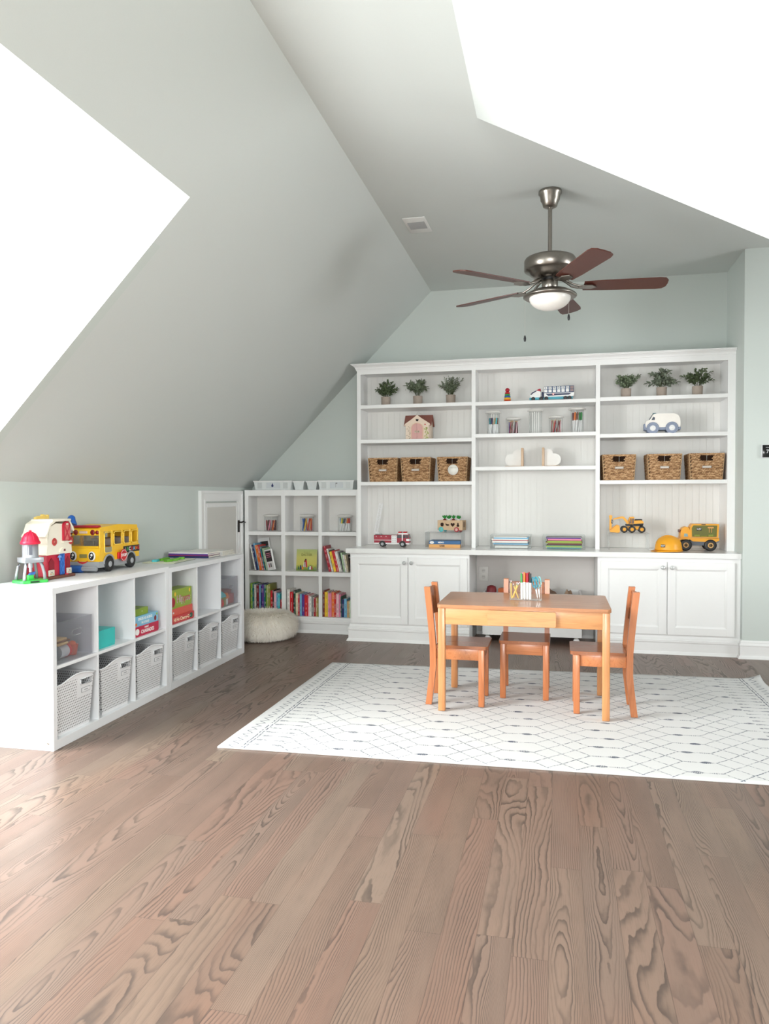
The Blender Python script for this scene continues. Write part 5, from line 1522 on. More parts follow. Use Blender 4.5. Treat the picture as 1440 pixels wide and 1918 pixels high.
# the last one shows its cover
tq = thing('book', 'white paperback with a black cover panel, last of the leaning books', 'book', M=Matrix.Translation((-2.478, 6.145, .5245)) @ Matrix.Rotation(R(-12), 4, 'Y') @ Matrix.Rotation(R(-38), 4, 'Z'), group='books in the cubby bookcase')
mb = MB(); mb.box(0, .118, .0, .012, 0, .182); mb.build('cover', WHITEP, tq)
mb = MB(); mb.box(.012, .108, -.0008, 0, .076, .170); cp = mb.build('cover_panel', BLACKP, tq)
for k in range(3):
    mb = MB(); mb.box(.025, .095, -.0012, -.0006, .145 - k * .016, .150 - k * .016); mb.build('printed_line', cm('pink'), cp)
for k, c in enumerate(('crimson', 'grey', 'black')):
    mb = MB(); mb.box(.035 + k * .018, .045 + k * .018, -.0010, 0, .025, .060); mb.build('printed_figure', cm(c), tq)
bb = thing('book', 'tall white book with a black label standing behind the leaning books', 'book', M=Matrix.Translation((-2.578, 6.315, .5245)) @ Matrix.Rotation(R(-8), 4, 'Y'), group='books in the cubby bookcase')
mb = MB(); mb.box(-.030, .080, 0, .012, 0, .275); mb.build('cover', WHITEP, bb)
mb = MB(); mb.box(-.010, .065, -.001, 0, .200, .245); mb.build('cover_label', BLACKP, bb)
row(-1.921, .5243, 6.150, [('crimson', .022, .226), ('white', .014, .202), ('black', .006, .19), ('yellow', .020, .178), ('red', .026, .186), ('white', .022, .180), ('grey', .010, .176)], 'among those leaning in the middle right cubby', lean=-14)
row(-1.790, .5243, 6.150, [('pale green', .012, .168), ('white', .014, .150), ('cream', .012, .145)], 'of the short books in the middle right cubby', lean=-10)
bk = thing('book', 'black storybook with a picture cover at the right of the middle right cubby', 'book', M=Matrix.Translation((-1.746, 6.190, .5245)) @ Matrix.Rotation(R(-30), 4, 'Z') @ Matrix.Rotation(R(-9), 4, 'Y'), group='books in the cubby bookcase')
mb = MB(); mb.box(0, .080, .0, .010, 0, .148); mb.build('cover', BLACKP, bk)
mb = MB(); mb.box(.016, .050, -.0008, 0, .020, .100); mb.build('cover_picture', pm('brown_cover_art', (110, 62, 48), .5, var=.6, scale=60), bk)
lettering('The Story', .016, WINK, bk, tr(.040, -.0008, .122) @ XUP, .0003)
# picture book facing out
eb = thing('book', 'square green and yellow Easter picture book facing out of the centre cubby', 'book', M=Matrix.Translation((-2.150, 6.215, .5245)) @ Matrix.Rotation(R(-7), 4, 'X'))
def easter_mat():
    m, nt, b = new_mat('easter_cover_art')
    vec, x, y, z = coords(nt)
    n = noise(nt, comb(nt, x * 30, z * 30), 1, 2)
    c = ramp(nt, z / .19 + (n - .5) * .15, [(0, (.10, .18, .03)), (.14, (.30, .38, .06)), (.3, (.62, .56, .12)), (.6, (.62, .58, .16)), (1, (.42, .50, .18))])
    nt.links.new(c, b.inputs['Base Color']); b.inputs['Roughness'].default_value = .35
    return m
mb = MB(); mb.box(-.094, .094, 0, .012, 0, .186); mb.build('cover', easter_mat(), eb)
mb = MB(); mb.box(-.092, .0945, .0015, .0105, .001, .185); mb.build('pages', PAGE, eb)
lettering('EASTER', .030, pm('olive_ink', (120, 118, 50), .5), eb, tr(0, -.0008, .138) @ XUP, .0003, .0003)
lettering('the story of', .012, pm('olive_ink', (120, 118, 50), .5), eb, tr(0, -.0008, .162) @ XUP, .0002)
def fig(x, z, h, c, head=(90, 60, 45)):
    mb = MB(); mb.prism([(x - h * .22, z), (x + h * .22, z), (x + h * .13, z + h * .75), (x - h * .13, z + h * .75)], .0004, .0012, XUP); mb.build('painted_figure', c, eb)
    mb = MB(); mb.lathe([(h * .11, 0), (h * .11, .0008), (0, .0008)], 10, tr(x, -.0004, z + h * .84) @ Matrix.Rotation(R(90), 4, 'X')); mb.build('painted_head', pm('painted_skin_%d_%d_%d' % head, head, .6), eb)
fig(-.008, .030, .078, cm('red')); fig(-.016, .032, .060, cm('white'))
for x, h, c in ((-.072, .030, 'dark green'), (-.052, .042, 'navy'), (-.034, .034, 'orange'), (.022, .030, 'teal'), (.036, .040, 'white'), (.050, .036, 'crimson'), (.080, .026, 'grey')): fig(x, .010, h, cm(c))

# ------------------------------------------------------------------ bins on top of the cubby bookcase
BINM = clear_mat('frosted_bin', (.80, .83, .82), .35, .5)
def open_bin(name, label, cat, x, y, z, W0, W1, D0, D1, H, m, group, rim=True, walls=.003):
    t = thing(name, label, cat, (x, y, z), 0, group)
    def ringp(w_, d, zz, o=0): return [(-w_ / 2 + o, -d / 2 + o, zz), (w_ / 2 - o, -d / 2 + o, zz), (w_ / 2 - o, d / 2 - o, zz), (-w_ / 2 + o, d / 2 - o, zz)]
    v = ringp(W0, D0, 0) + ringp(W1, D1, H) + ringp(W1, D1, H, walls) + ringp(W0, D0, walls, walls)
    f = [(3, 2, 1, 0)] + [(i, (i + 1) % 4, 4 + (i + 1) % 4, 4 + i) for i in range(4)] + [(4 + i, 4 + (i + 1) % 4, 8 + (i + 1) % 4, 8 + i) for i in range(4)] + [(8 + i, 8 + (i + 1) % 4, 12 + (i + 1) % 4, 12 + i) for i in range(4)] + [(12, 13, 14, 15)]
    mb = MB(); mb.add(v, f, None, False); mb.build('bin_body', m, t, .003)
    if rim:
        mb = MB(); mb.sweep([(-W1 / 2, -D1 / 2), (-W1 / 2, D1 / 2), (W1 / 2, D1 / 2), (W1 / 2, -D1 / 2), (-W1 / 2 + .0001, -D1 / 2)][::-1], [(0, H - .008), (.004, H - .008), (.004, H + .001), (-.001, H + .001), (-.001, H - .001), (0, H - .001)]); mb.build('rim', WHITEP, t)
    return t
GB = 'low bins on top of the cubby bookcase'
for x, w_, lab in ((-2.432, .350, 'long low white bin with a droplet label, left end of the cubby bookcase top'), (-1.855, .318, 'long low white bin with a plant label, beside the tall bookcase')):
    t = open_bin('plastic_bin', lab, 'bin', x, 6.245, 1.2328, w_ * .93, w_, .19, .21, .078, pm('translucent_white_plastic', (222, 226, 226), .3), GB)
    mb = MB(); mb.box(-w_ * .16, w_ * .20, -.1035, -.1005, .014, .064); l = mb.build('label_plate', pm('pale_label', (205, 210, 214), .5), t)
    for a in (-w_ * .34, w_ * .34):
        mb = MB(); mb.box(a - .02, a + .02, -.1032, -.1000, .012, .066); mb.build('moulded_panel', pm('pale_grey_plastic', (200, 204, 204), .3), t)
    if x < -2.2:
        pts = [(0, .020)] + [(.010 * math.cos(a), -.006 + .010 * math.sin(a)) for a in [R(q) for q in range(20, -201, -22)]]
        mb = MB(); mb.prism(pts, 0, .0006, tr(0, -.1036, .040) @ XUP); mb.build('droplet_mark', cm('navy'), l)
    else:
        mb = MB(); mb.rod((.0, -.104, .020), (.0, -.104, .052), .0012, 6); mb.ball(.009, tr(.006, -.1036, .054), 10, 6, 1, .1, .6); mb.build('plant_mark', cm('grey'), l)
for x, lab in ((-2.201, 'small tapering white cup bin right of the droplet bin'), (-2.080, 'small tapering white cup bin left of the plant-label bin')):
    t = open_bin('cup_bin', lab, 'bin', x, 6.22, 1.2328, .070, .100, .080, .105, .074, pm('translucent_white_plastic', (222, 226, 226), .3), GB)

# ------------------------------------------------------------------ furry floor pouf
def fur_pouf():
    RAD, HT = .262, .226
    t = thing('fur_pouf', 'round cream faux fur floor pouf in the corner before the low bookcase', 'pouf', (-2.375, 5.790, 0))
    def surf(a, b):   # b from -90 (foot) to 90 (top)
        cb, sb = math.cos(b), math.sin(b)
        r = RAD * (abs(cb) ** .62); z = HT * .5 + HT * .5 * math.copysign(abs(sb) ** .85, sb)
        r *= 1 + .02 * math.sin(3 * a) + .012 * math.sin(7 * a + 1)
        z -= .020 * math.exp(-(cb * 3) ** 2) * (1 if sb > 0 else 0)
        return Vector((r * math.cos(a), r * math.sin(a), max(z, .002)))
    mb = MB(); nb, na = 22, 44
    v = [tuple(surf(2 * PI * i / na, R(-89 + 178 * j / nb))) for j in range(nb + 1) for i in range(na)]
    f = [(j * na + i, j * na + (i + 1) % na, (j + 1) * na + (i + 1) % na, (j + 1) * na + i) for j in range(nb) for i in range(na)] + [tuple(range(na))[::-1], tuple(nb * na + i for i in range(na))]
    mb.add(v, f, None, True); mb.build('cushion', pm('cream_fur_base', (236, 228, 216), .95, var=.1), t)
    mb = MB(); random.seed(12)
    for k in range(12000):
        a = random.uniform(0, 2 * PI); b = math.asin(random.uniform(-.8, 1))
        p = surf(a, b); q = surf(a, b + .02); n = Vector((math.cos(a) * math.cos(b), math.sin(a) * math.cos(b), math.sin(b) * .9)).normalized()
        down = (p - q).normalized()
        L = random.uniform(.026, .056)
        sw = Vector((random.uniform(-.5, .5), random.uniform(-.5, .5), random.uniform(-.2, .2)))
        d1 = (n * .75 + down * .6 + sw * .5).normalized(); d2 = (n * .25 + down * 1.0 + sw * .6 + Vector((0, 0, -.2))).normalized()
        s = d1.cross(n).normalized() * .0017 if d1.cross(n).length > 1e-3 else Vector((.001, 0, 0))
        m_ = p + d1 * L * .5; e = m_ + d2 * L * .5
        if e.z < .002: e.z = .002
        if m_.z < .002: m_.z = .003
        mb.add([tuple(p - s), tuple(p + s), tuple(m_ + s * .8), tuple(m_ - s * .8), tuple(e)], [(0, 1, 2, 3), (3, 2, 4)], None, True)
    o = mb.build('fur', pm('cream_fur', (246, 239, 230), .9, var=.12, scale=14), t); tag(o, kind='stuff')
fur_pouf()

# ------------------------------------------------------------------ ceiling fan, vent, thermostat
def fan():
    NK = pm('brushed_nickel', (146, 140, 133), .32, 1, var=.1, scale=80)
    t = thing('ceiling_fan', 'brushed nickel ceiling fan with five brown blades and a white bowl light', 'ceiling fan', (-.050, 4.45, ZC))
    mb = MB(); mb.lathe([(.062, 0), (.066, -.004), (.066, -.018), (.058, -.026), (.054, -.055), (.046, -.068), (.040, -.090), (.030, -.096), (.018, -.098), (.014, -.098)], 32); mb.build('canopy', NK, t)
    mb = MB(); mb.cyl(.0115, -.372, -.098, 16); mb.build('down_rod', NK, t)
    mb = MB(); mb.lathe([(.014, -.356), (.020, -.362), (.024, -.371), (.070, -.373), (.118, -.379), (.140, -.388), (.147, -.400), (.147, -.454), (.140, -.460), (.118, -.464), (.112, -.480), (.080, -.498), (.050, -.502)], 40); mo = mb.build('motor_housing', NK, t)
    mb = MB()
    for k in range(30):
        a = 2 * PI * k / 30; mb.box(.052, .098, -.002, .002, 0, .002, M=Matrix.Rotation(a, 4, 'Z') @ tr(0, 0, -.4975, ry=-7))
    tag(mb.build('vent_slots', BLACKP, mo), kind='stuff')
    mb = MB(); mb.cyl(.044, -.516, -.500, 24); mb.build('rotor_collar', BLACKP, t)
    mb = MB(); mb.lathe([(.040, -.512), (.046, -.516), (.046, -.562), (.042, -.566)], 28); mb.build('switch_housing', NK, t)
    mb = MB(); mb.lathe([(.042, -.560), (.070, -.566), (.110, -.576), (.140, -.592), (.152, -.602), (.152, -.608), (.140, -.616), (.115, -.612)], 40); mb.build('light_plate', NK, t)
    mb = MB(); mb.lathe([(.118, -.610)] + [(.118 * math.cos(R(a)), -.612 - .072 * math.sin(R(a))) for a in range(6, 91, 6)], 40); mb.build('glass_bowl', pm('opal_glass', (240, 236, 230), .25), t)
    BR = pm('walnut_blade', (82, 42, 33), .4, var=.12, scale=20)
    for k in range(5):
        ang = 6 + 72 * k
        Mk = Matrix.Rotation(R(ang), 4, 'Z')
        # forged arm: two prongs that join at the blade
        mb = MB(Mk)
        for s in (-1, 1):
            mb.tube([(.055, s * .008, -.504), (.090, s * .018, -.520), (.125, s * .026, -.545), (.165, s * .020, -.556), (.205, s * .030, -.557)], [.006, .007, .006, .006, .005], 8)
        mb.prism([(.160, -.014), (.190, -.036), (.235, -.034), (.262, 0), (.235, .034), (.190, .036), (.160, .014)], -.561, -.556)
        ar = mb.build('blade_arm', NK, t)
        M2 = Mk @ tr(0, 0, -.553, rx=-11)
        mb = MB(M2)
        pts = [(.190, -.050), (.30, -.058), (.60, -.066), (.635, -.060), (.652, -.036), (.655, .0), (.652, .036), (.635, .060), (.60, .066), (.30, .058), (.190, .050)]
        mb.prism(pts, 0, .006); mb.build('blade', BR, t, .0015)
    for x, y, z0, z1 in ((.106, .0, -.605, -.712), (-.141, -.02, -.610, -.826)):
        mb = MB(); mb.rod((x, y, z0), (x, y, z1), .0010, 5); c = mb.build('pull_chain', pm('chain_steel', (190, 186, 180), .3, .8), t)
        mb = MB(); mb.lathe([(.002, z1), (.005, z1 - .004), (.0075, z1 - .020), (.006, z1 - .032), (.0035, z1 - .036)][::-1], 12, tr(x, y, 0)); mb.build('pull_fob', BLACKP, c)
fan()
vt = thing('ceiling_vent', 'small white ceiling air vent with a grey grille, left of the fan', 'vent', (-.892, 4.800, ZC), -1)
mb = MB(); mb.bbox(-.073, .073, -.135, .135, -.006, 0, .003); mb.build('vent_plate', pm('vent_white', (226, 226, 224), .5), vt)
mb = MB(); mb.box(-.055, .055, -.060, .060, -.0075, -.006); gr = mb.build('grille', pm('vent_grey', (150, 150, 150), .6), vt)
mb = MB()
for k in range(14): mb.box(-.054, .054, -.057 + k * .0083, -.054 + k * .0083, -.0095, -.0075)
tag(mb.build('louvre', pm('vent_louvre', (176, 176, 176), .5), gr), kind='stuff')
th = thing('thermostat', 'black-faced digital thermostat on the wall right of the bookcase', 'thermostat', (1.455, YF - .0005, 1.489))
mb = MB(); mb.bbox(-.050, .050, -.012, 0, -.048, .048, .003); mb.build('wall_plate', pm('thermostat_silver', (208, 210, 212), .4), th)
mb = MB(); mb.bbox(-.041, .049, -.019, -.012, -.044, .044, .002); fc = mb.build('display', pm('thermostat_black', (18, 18, 20), .15), th)
lettering('72', .036, pm('display_white', (225, 228, 230), .5), fc, tr(0, -.0195, -.004) @ XUP, .0003, .0002)
lettering('HOLD', .009, pm('display_white', (225, 228, 230), .5), fc, tr(-.008, -.0195, .026) @ XUP, .0003)
# ------------------------------------------------------------------ contents of the organisers; u runs along their front, v in to the wall
def OM(u, v, z, rz=0): return ORG @ Matrix.Translation((u, v, z)) @ Matrix.Rotation(R(rz), 4, 'Z')
def hole_shade_mat():
    """white plastic with a grid of dark dots painting the shade in its punched holes, plain round the label and the rim"""
    m, nt, b = new_mat('punched_white_plastic')
    vec, x, y, z = coords(nt)
    b.inputs['Base Color'].default_value = (.80, .80, .82, 1); b.inputs['Roughness'].default_value = .4
    P = .0125
    def grid(a, c):
        r_ = (c / P).floor(); sh = r_.mod(2.0) * .5
        fx = (a / P + sh).mod(1.0) - .5; fz = (c / P).mod(1.0) - .5
        return (fx * fx + fz * fz).lt(.055)
    g = nt.nodes.new('ShaderNodeNewGeometry'); s = nt.nodes.new('ShaderNodeSeparateXYZ')
    tc = nt.nodes.new('ShaderNodeTexCoord'); nt.links.new(tc.outputs['Normal'], s.inputs[0])
    side = V(nt, s.outputs[0]).abs().gt(.7); up = V(nt, s.outputs[2]).abs().lt(.5)
    gf, gs = grid(x, z), grid(y, z)
    plate = x.gt(.012) * x.lt(.130) * z.gt(.150)          # smooth field with the handle and label
    hole = (gf * (side * -1.0 + 1.0) * (plate * -1.0 + 1.0) + gs * side) * up * z.gt(.012) * z.lt(.245)
    edge = hole.mn(1.0)
    nt.links.new(mixc(nt, edge, (.78, .78, .80), (.07, .07, .075)), b.inputs['Base Color'])  # dark dots colour in the shade inside the holes, nothing is cut
    return m
PUNCH = hole_shade_mat()
def plastic_basket():
    t = thing('plastic_basket', 'x', 'basket')
    W0, W1, D, H = .118, .143, .33, .262        # half widths at the foot and the rim
    def hw(z): return W0 + (W1 - W0) * z / H
    def top(x):                                 # the rim dips at the left and rises round the handle
        u = (x + W1) / (2 * W1)
        return H - .012 + .022 * math.sin(PI * min(1, max(0, (u - .12) / .88))) ** 1.2 - .006 * (1 - u)
    n = 24; th = .003
    def wall(y0, y1, hole):
        mb = MB(); v, f = [], []
        hx0, hx1, hz0, hz1 = .038, .120, .208, .236
        xs = sorted(set([-W1 + 2 * W1 * i / n for i in range(n + 1)] + [hx0, hx1]))
        for x in xs:
            k = x / W1; zt = top(x)
            for z in (0, hz0, hz1, zt):
                for y in (y0, y1): v.append((k * hw(z), y + (.012 * (1 - z / H) if y0 < .1 else -.012 * (1 - z / H)), z))
        m_ = len(xs)
        def q(a, j, s): return a * 8 + j * 2 + s
        for a in range(m_ - 1):
            for j in range(3):
                if hole and j == 1 and hx0 - 1e-6 <= xs[a] and xs[a + 1] <= hx1 + 1e-6: continue
                f.append((q(a, j, 0), q(a + 1, j, 0), q(a + 1, j + 1, 0), q(a, j + 1, 0)))
                f.append((q(a, j, 1), q(a, j + 1, 1), q(a + 1, j + 1, 1), q(a + 1, j, 1)))
            f.append((q(a, 3, 0), q(a + 1, 3, 0), q(a + 1, 3, 1), q(a, 3, 1)))
        mb.add(v, f, None, False); return mb
    mb = wall(0, th, True); mb.build('front_wall', PUNCH, t)
    mb = wall(D - th, D, False); mb.build('back_wall', PUNCH, t)
    for s in (-1, 1):
        mb = MB(); z1 = top(s * W1) ; x0, x1 = s * W0, s * hw(z1)
        y0, y1 = .0035, D - .0035
        v = [(x0, y0 + .012, 0), (x0, y1 - .012, 0), (x1, y1, z1), (x1, y0, z1)] ; w_ = [(a - s * th, b_, c) for a, b_, c in v]
        mb.add(v + w_, [(0, 1, 2, 3), (7, 6, 5, 4), (0, 3, 7, 4), (1, 2, 6, 5), (2, 3, 7, 6), (0, 1, 5, 4)]); mb.build('side_wall', PUNCH, t)
    mb = MB(); mb.box(-W0 + .004, W0 - .004, .016, D - .016, 0, .004); mb.build('basket_floor', MELA, t)
    RW = pm('basket_rim_white', (232, 233, 236), .35)
    mb = MB()
    mb.tube([(x * 1.006, -.001, top(x)) for x in [-W1 + 2 * W1 * i / 28 for i in range(29)]], .0042, 6)
    for s in (-1, 1): mb.rod((s * W1 * 1.006, -.001, top(s * W1)), (s * W1 * 1.006, D, top(s * W1)), .0042, 6)
    mb.tube([(x * 1.006, D, top(x)) for x in [-W1 + 2 * W1 * i / 28 for i in range(29)]], .0042, 6)
    mb.build('rim', RW, t)
    mb = MB(); hx0, hx1, hz0, hz1 = .038, .120, .208, .236
    mb.tube([(hx0, -.0012, hz0), (hx0 - .002, -.0012, hz1 - .003), (hx0 + .006, -.0012, hz1 + .001), (hx1 - .006, -.0012, hz1 + .001), (hx1 + .002, -.0012, hz1 - .004), (hx1 - .004, -.0012, hz0 - .001), (hx0 + .004, -.0012, hz0 - .001), (hx0, -.0012, hz0 + .002)], .0024, 6); mb.build('handle_rim', RW, t)
    mb = MB(); mb.box(.046, .112, -.0022 + .002, .0015, .168, .190, M=tr(0, .0008, 0)); l = mb.build('label_frame', pm('label_frame_grey', (150, 150, 154), .5), t)
    mb = MB(); mb.box(.048, .110, -.0030 + .002, .0005, .170, .188, M=tr(0, .0008, 0)); mb.build('label_card', pm('label_card_white', (228, 228, 230), .5), l)
    mb = MB(); mb.box(.064, .094, -.0034 + .002, .0, .177, .181, M=tr(0, .0008, 0)); mb.build('printed_word', pm('label_frame_grey', (150, 150, 154), .5), l)
    return t
GP = 'punched white plastic baskets in the organizers'
pb = plastic_basket(); pb['group'] = GP
spots = [(.182, 'punched white plastic basket nearest the camera, under the smoky clear bin'), (.535, 'punched white plastic basket under the teal box'), (.880, 'punched white plastic basket under the Charades game box'),
         (1.292, 'punched white plastic basket under the green and red game boxes'), (1.646, 'punched white plastic basket under the empty cube'), (2.000, 'punched white plastic basket farthest from the camera')]
for i, (u, lab) in enumerate(spots):
    M = OM(u, .010, .0455, (-1.5, -1, -1.5, -1, -1, -1)[i])
    if i == 0: pb.matrix_world = M; pb['label'] = lab
    else: dup(pb, lab, GP, M=M)

# clear bins with toys
SMOKE = clear_mat('smoky_clear_acrylic', (.87, .87, .885), .035, .22)
def clear_bin(label, u, z, W=.292, D=.30, H=.198):
    t = thing('clear_bin', label, 'bin', M=OM(u, .012, z), group='clear bins in the organizers')
    th = .004
    mb = MB(); mb.box(-W / 2, W / 2, 0, D, 0, th); mb.build('bin_floor', SMOKE, t)
    # front with an oblong hand hole
    mb = MB(); pts = [(-W / 2, th), (W / 2, th), (W / 2, H), (-W / 2, H)]
    hx, hz, r = .020, .132, .014
    ho = [(hx + s * .024 + r * math.cos(R(a)), hz + r * math.sin(R(a))) for s, a0 in ((1, -90), (-1, 90)) for a in range(a0, a0 + 181, 20)]
    bm = bmesh.new()
    def addface(z_):
        o_ = [bm.verts.new((x, z_, zz)) for x, zz in pts]; i_ = [bm.verts.new((x, z_, zz)) for x, zz in ho]
        return o_, i_
    for z_ in (0, th):
        o_, i_ = addface(z_)
        ed = [bm.edges.new((a, b)) for a, b in zip(o_, o_[1:] + o_[:1])] + [bm.edges.new((a, b)) for a, b in zip(i_, i_[1:] + i_[:1])]
        bmesh.ops.triangle_fill(bm, use_beauty=True, edges=ed)
    mb.bm(bm); mb.box(-W / 2, W / 2, .0002, th - .0002, H - .0002, H); mb.build('front_wall', SMOKE, t)
    mb = MB(); mb.tube([(x, -.0005, zz) for x, zz in ho + ho[:1]], .0016, 6); mb.build('handle_edge', CLEARD, t)
    for nm, b in (('side_wall', (-W / 2, -W / 2 + th, th, D, th, H)), ('side_wall', (W / 2 - th, W / 2, th, D, th, H)), ('back_wall', (-W / 2 + th, W / 2 - th, D - th, D, th, H))):
        mb = MB(); mb.box(*b); mb.build(nm, SMOKE, t)
    return t
clear_bin('smoky clear plastic bin of toy food in the cube nearest the camera', .180, .3885)
clear_bin('smoky clear plastic bin of toys in the far upper cube of the farther organizer', 1.994, .3905)
def blob(name, label, cat, u, v, z, parts, group=None, rz=0):
    t = thing(name, label, cat, M=OM(u, v, z, rz), group=group)
    for nm, fn, m in parts:
        mb = MB(); fn(mb); mb.build(nm, m, t)
    return t
zb = .3930
blob('toy_shaker', 'blue-grey rounded toy at the left of the smoky bin', 'toy', .082, .085, zb, [('body', lambda mb: mb.ball(.040, tr(0, 0, .040), 20, 12, 1.1, 1, 1), pm('blue_grey_toy', (96, 112, 128), .5))])
blob('toy_tub', 'grey-white toy tub with a red lid lying in the smoky bin', 'toy', .165, .080, zb, [('tub', lambda mb: mb.rod((-.032, 0, .034), (.030, 0, .034), .032, 18), pm('pale_grey_toy', (196, 196, 200), .5)), ('lid', lambda mb: mb.rod((.0302, 0, .034), (.045, 0, .034), .034, 18), cm('red'))])
blob('toy_cup', 'red and orange toy cup at the right of the smoky bin', 'toy', .262, .085, zb, [('cup', lambda mb: mb.lathe([(.022, 0), (.030, .050), (.028, .050), (.020, .004), (0, .004)], 20), pm('brick_red_toy', (186, 74, 54), .5)), ('ball', lambda mb: mb.ball(.021, tr(0, 0, .048), 14, 8), pm('orange_red_toy', (206, 92, 58), .5))])
blob('toy_sandwich', 'tan and brown toy sandwich on top of the toys in the smoky bin', 'toy', .145, .060, zb + .0668, [('bread', lambda mb: mb.bbox(-.055, .030, -.02, .045, .004, .018, .006), cm('tan')), ('filling', lambda mb: mb.bbox(-.050, .050, -.015, .045, .0185, .026, .003), cm('brown')), ('bread_top', lambda mb: mb.bbox(-.055, .020, -.02, .045, .0265, .040, .006), cm('tan'))])
blob('toy_lettuce', 'green toy leaf standing behind the toy sandwich in the smoky bin', 'toy', .075, .165, zb, [('leaf', lambda mb: mb.lathe([(.02, 0), (.035, .03), (.030, .095), (.012, .118), (0, .12)], 12, None, True, 1, .35), cm('green'))])
blob('toy_cutlery', 'black handled toy knife leaning in the smoky bin', 'toy', .205, .165, zb, [('handle', lambda mb: mb.rod((.0, 0, 0), (-.030, 0, .085), .006), BLACKP), ('blade', lambda mb: mb.rod((-.031, 0, .086), (-.050, 0, .125), .006, 8, .001), CHROME)])
zb2 = .3950
blob('toy_block_box', 'turquoise topped toy box at the left of the far clear bin', 'toy', 1.925, .10, zb2, [('body', lambda mb: mb.bbox(-.065, .045, -.07, .08, 0, .060, .004), cm('olive')), ('roof', lambda mb: mb.prism([(-.066, .061), (.048, .061), (.030, .084), (-.066, .120)], -.07, .07, XUP), cm('turquoise'))])
blob('toy_figure', 'red toy with a white cap in front of the turquoise toy box', 'toy', 1.885, .025, zb2, [('body', lambda mb: mb.lathe([(.010, 0), (.015, .02), (.011, .048), (0, .055)], 12), cm('red'))])
blob('toy_house_block', 'cream and orange toy cottage in the far clear bin', 'toy', 1.985, .060, zb2, [('walls', lambda mb: mb.bbox(-.012, .030, -.025, .03, .0, .045, .002), cm('white')), ('roof', lambda mb: mb.prism([(-.016, .0455), (.034, .0455), (.009, .085)], -.027, .032, XUP), cm('orange'))])
blob('toy_barn_block', 'dusty red toy block at the right of the far clear bin', 'toy', 2.075, .085, zb2, [('block', lambda mb: mb.bbox(-.045, .045, -.05, .06, .0, .070, .006), pm('dusty_red_toy', (170, 84, 88), .5)), ('top', lambda mb: mb.bbox(-.030, .035, -.04, .04, .0705, .100, .005, M=tr(ry=-8)), pm('maroon_toy', (128, 52, 58), .5))])

# teal box and board games
def gbox(label, u0, u1, v0, d, z, h, col, texts=(), art=(), name='game_box', cat='game box', group=None, rz=0):
    w_ = u1 - u0
    t = thing(name, label, cat, M=OM((u0 + u1) / 2, v0 + d / 2, z, rz), group=group)
    c = pm('box_%d_%d_%d' % col, col, .35)
    mb = MB(); mb.box(-w_ / 2 + .002, w_ / 2 - .002, -d / 2 + .002, d / 2 - .002, 0, h * .5); mb.build('box_base', c, t)
    mb = MB(); mb.bbox(-w_ / 2, w_ / 2, -d / 2, d / 2, h * .10, h, .0018, 1); l = mb.build('box_lid', c, t)
    for s, size, px, pz, m in texts: lettering(s, size, m, l, tr(px, -d / 2 - .0004, pz) @ XUP, .0003, size * .03)
    for poly, m, nm in art:
        mb = MB(); mb.prism(poly, 0, .0005, tr(0, -d / 2 - .0001, 0) @ XUP); mb.build(nm, m, l)
    return t
gbox('glossy teal storage box in the cube right of the smoky bin', .372, .556, .030, .26, .3885, .094, (52, 186, 182), name='storage_box', cat='box')
def circ(x, z, r, sx=1.0): return [(x + r * sx * math.cos(a), z + r * math.sin(a)) for a in [-2 * PI * k / 16 for k in range(16)]][::-1]
gbox('crimson Charades game box, bottom of the stack of three', .720, .992, .018, .24, .3885, .056, (190, 24, 66), (('FAMILY', .014, .0, .044, WINK), ('CHARADES', .028, .010, .022, WINK)), ((circ(-.100, .028, .018, 1.2), WINK, 'white_badge'),))
gbox('pale blue bug game box between the crimson and the small green one', .722, .990, .020, .23, .4447, .058, (128, 186, 216), (('SNUG AS A BUG', .021, -.010, .040, WINK), ('IN A RUG!', .018, -.010, .017, WINK)), ((circ(.100, .022, .015, .8), cm('dark red'), 'printed_bug'), (circ(-.108, .014, .009), cm('orange'), 'printed_bug'), (circ(.118, .044, .007), cm('lime green'), 'printed_bug')))
gbox('small lime green game box on top of the bug game', .722, .895, .030, .18, .5029, .040, (128, 156, 40), (), ((circ(.02, .022, .003), WINK, 'printed_star'),))
gbox('red Cherry game box, bottom of the stack in the farther organizer', 1.126, 1.446, .018, .26, .3905, .046, (198, 48, 52), (('Hi Ho Cherry-O', .030, -.01, .022, pm('cream_ink', (244, 226, 190), .5)),), ((circ(.118, .024, .016, 1.3), cm('dark green'), 'printed_cherries'), (circ(.110, .022, .006), cm('white'), 'printed_highlight')))
gbox('coral red flat game box lying on the cherry game', 1.126, 1.432, .022, .25, .4367, .046, (214, 84, 66), (('ck', .018, -.10, .022, WINK),))
gbox('tall lime green box of the hippo game on top of its stack', 1.126, 1.425, .024, .10, .4829, .116, (142, 166, 44), (('Hippos', .062, .040, .052, WINK), ('Hippos', .060, .0405, .0525, pm('hippo_red_ink', (196, 40, 50), .5))), ((circ(-.100, .040, .030, 1.0), cm('crimson'), 'printed_mouth'), (circ(.120, .095, .013, .7), cm('yellow'), 'printed_splash'), (circ(-.070, .088, .014, .8), cm('yellow'), 'printed_splash')))

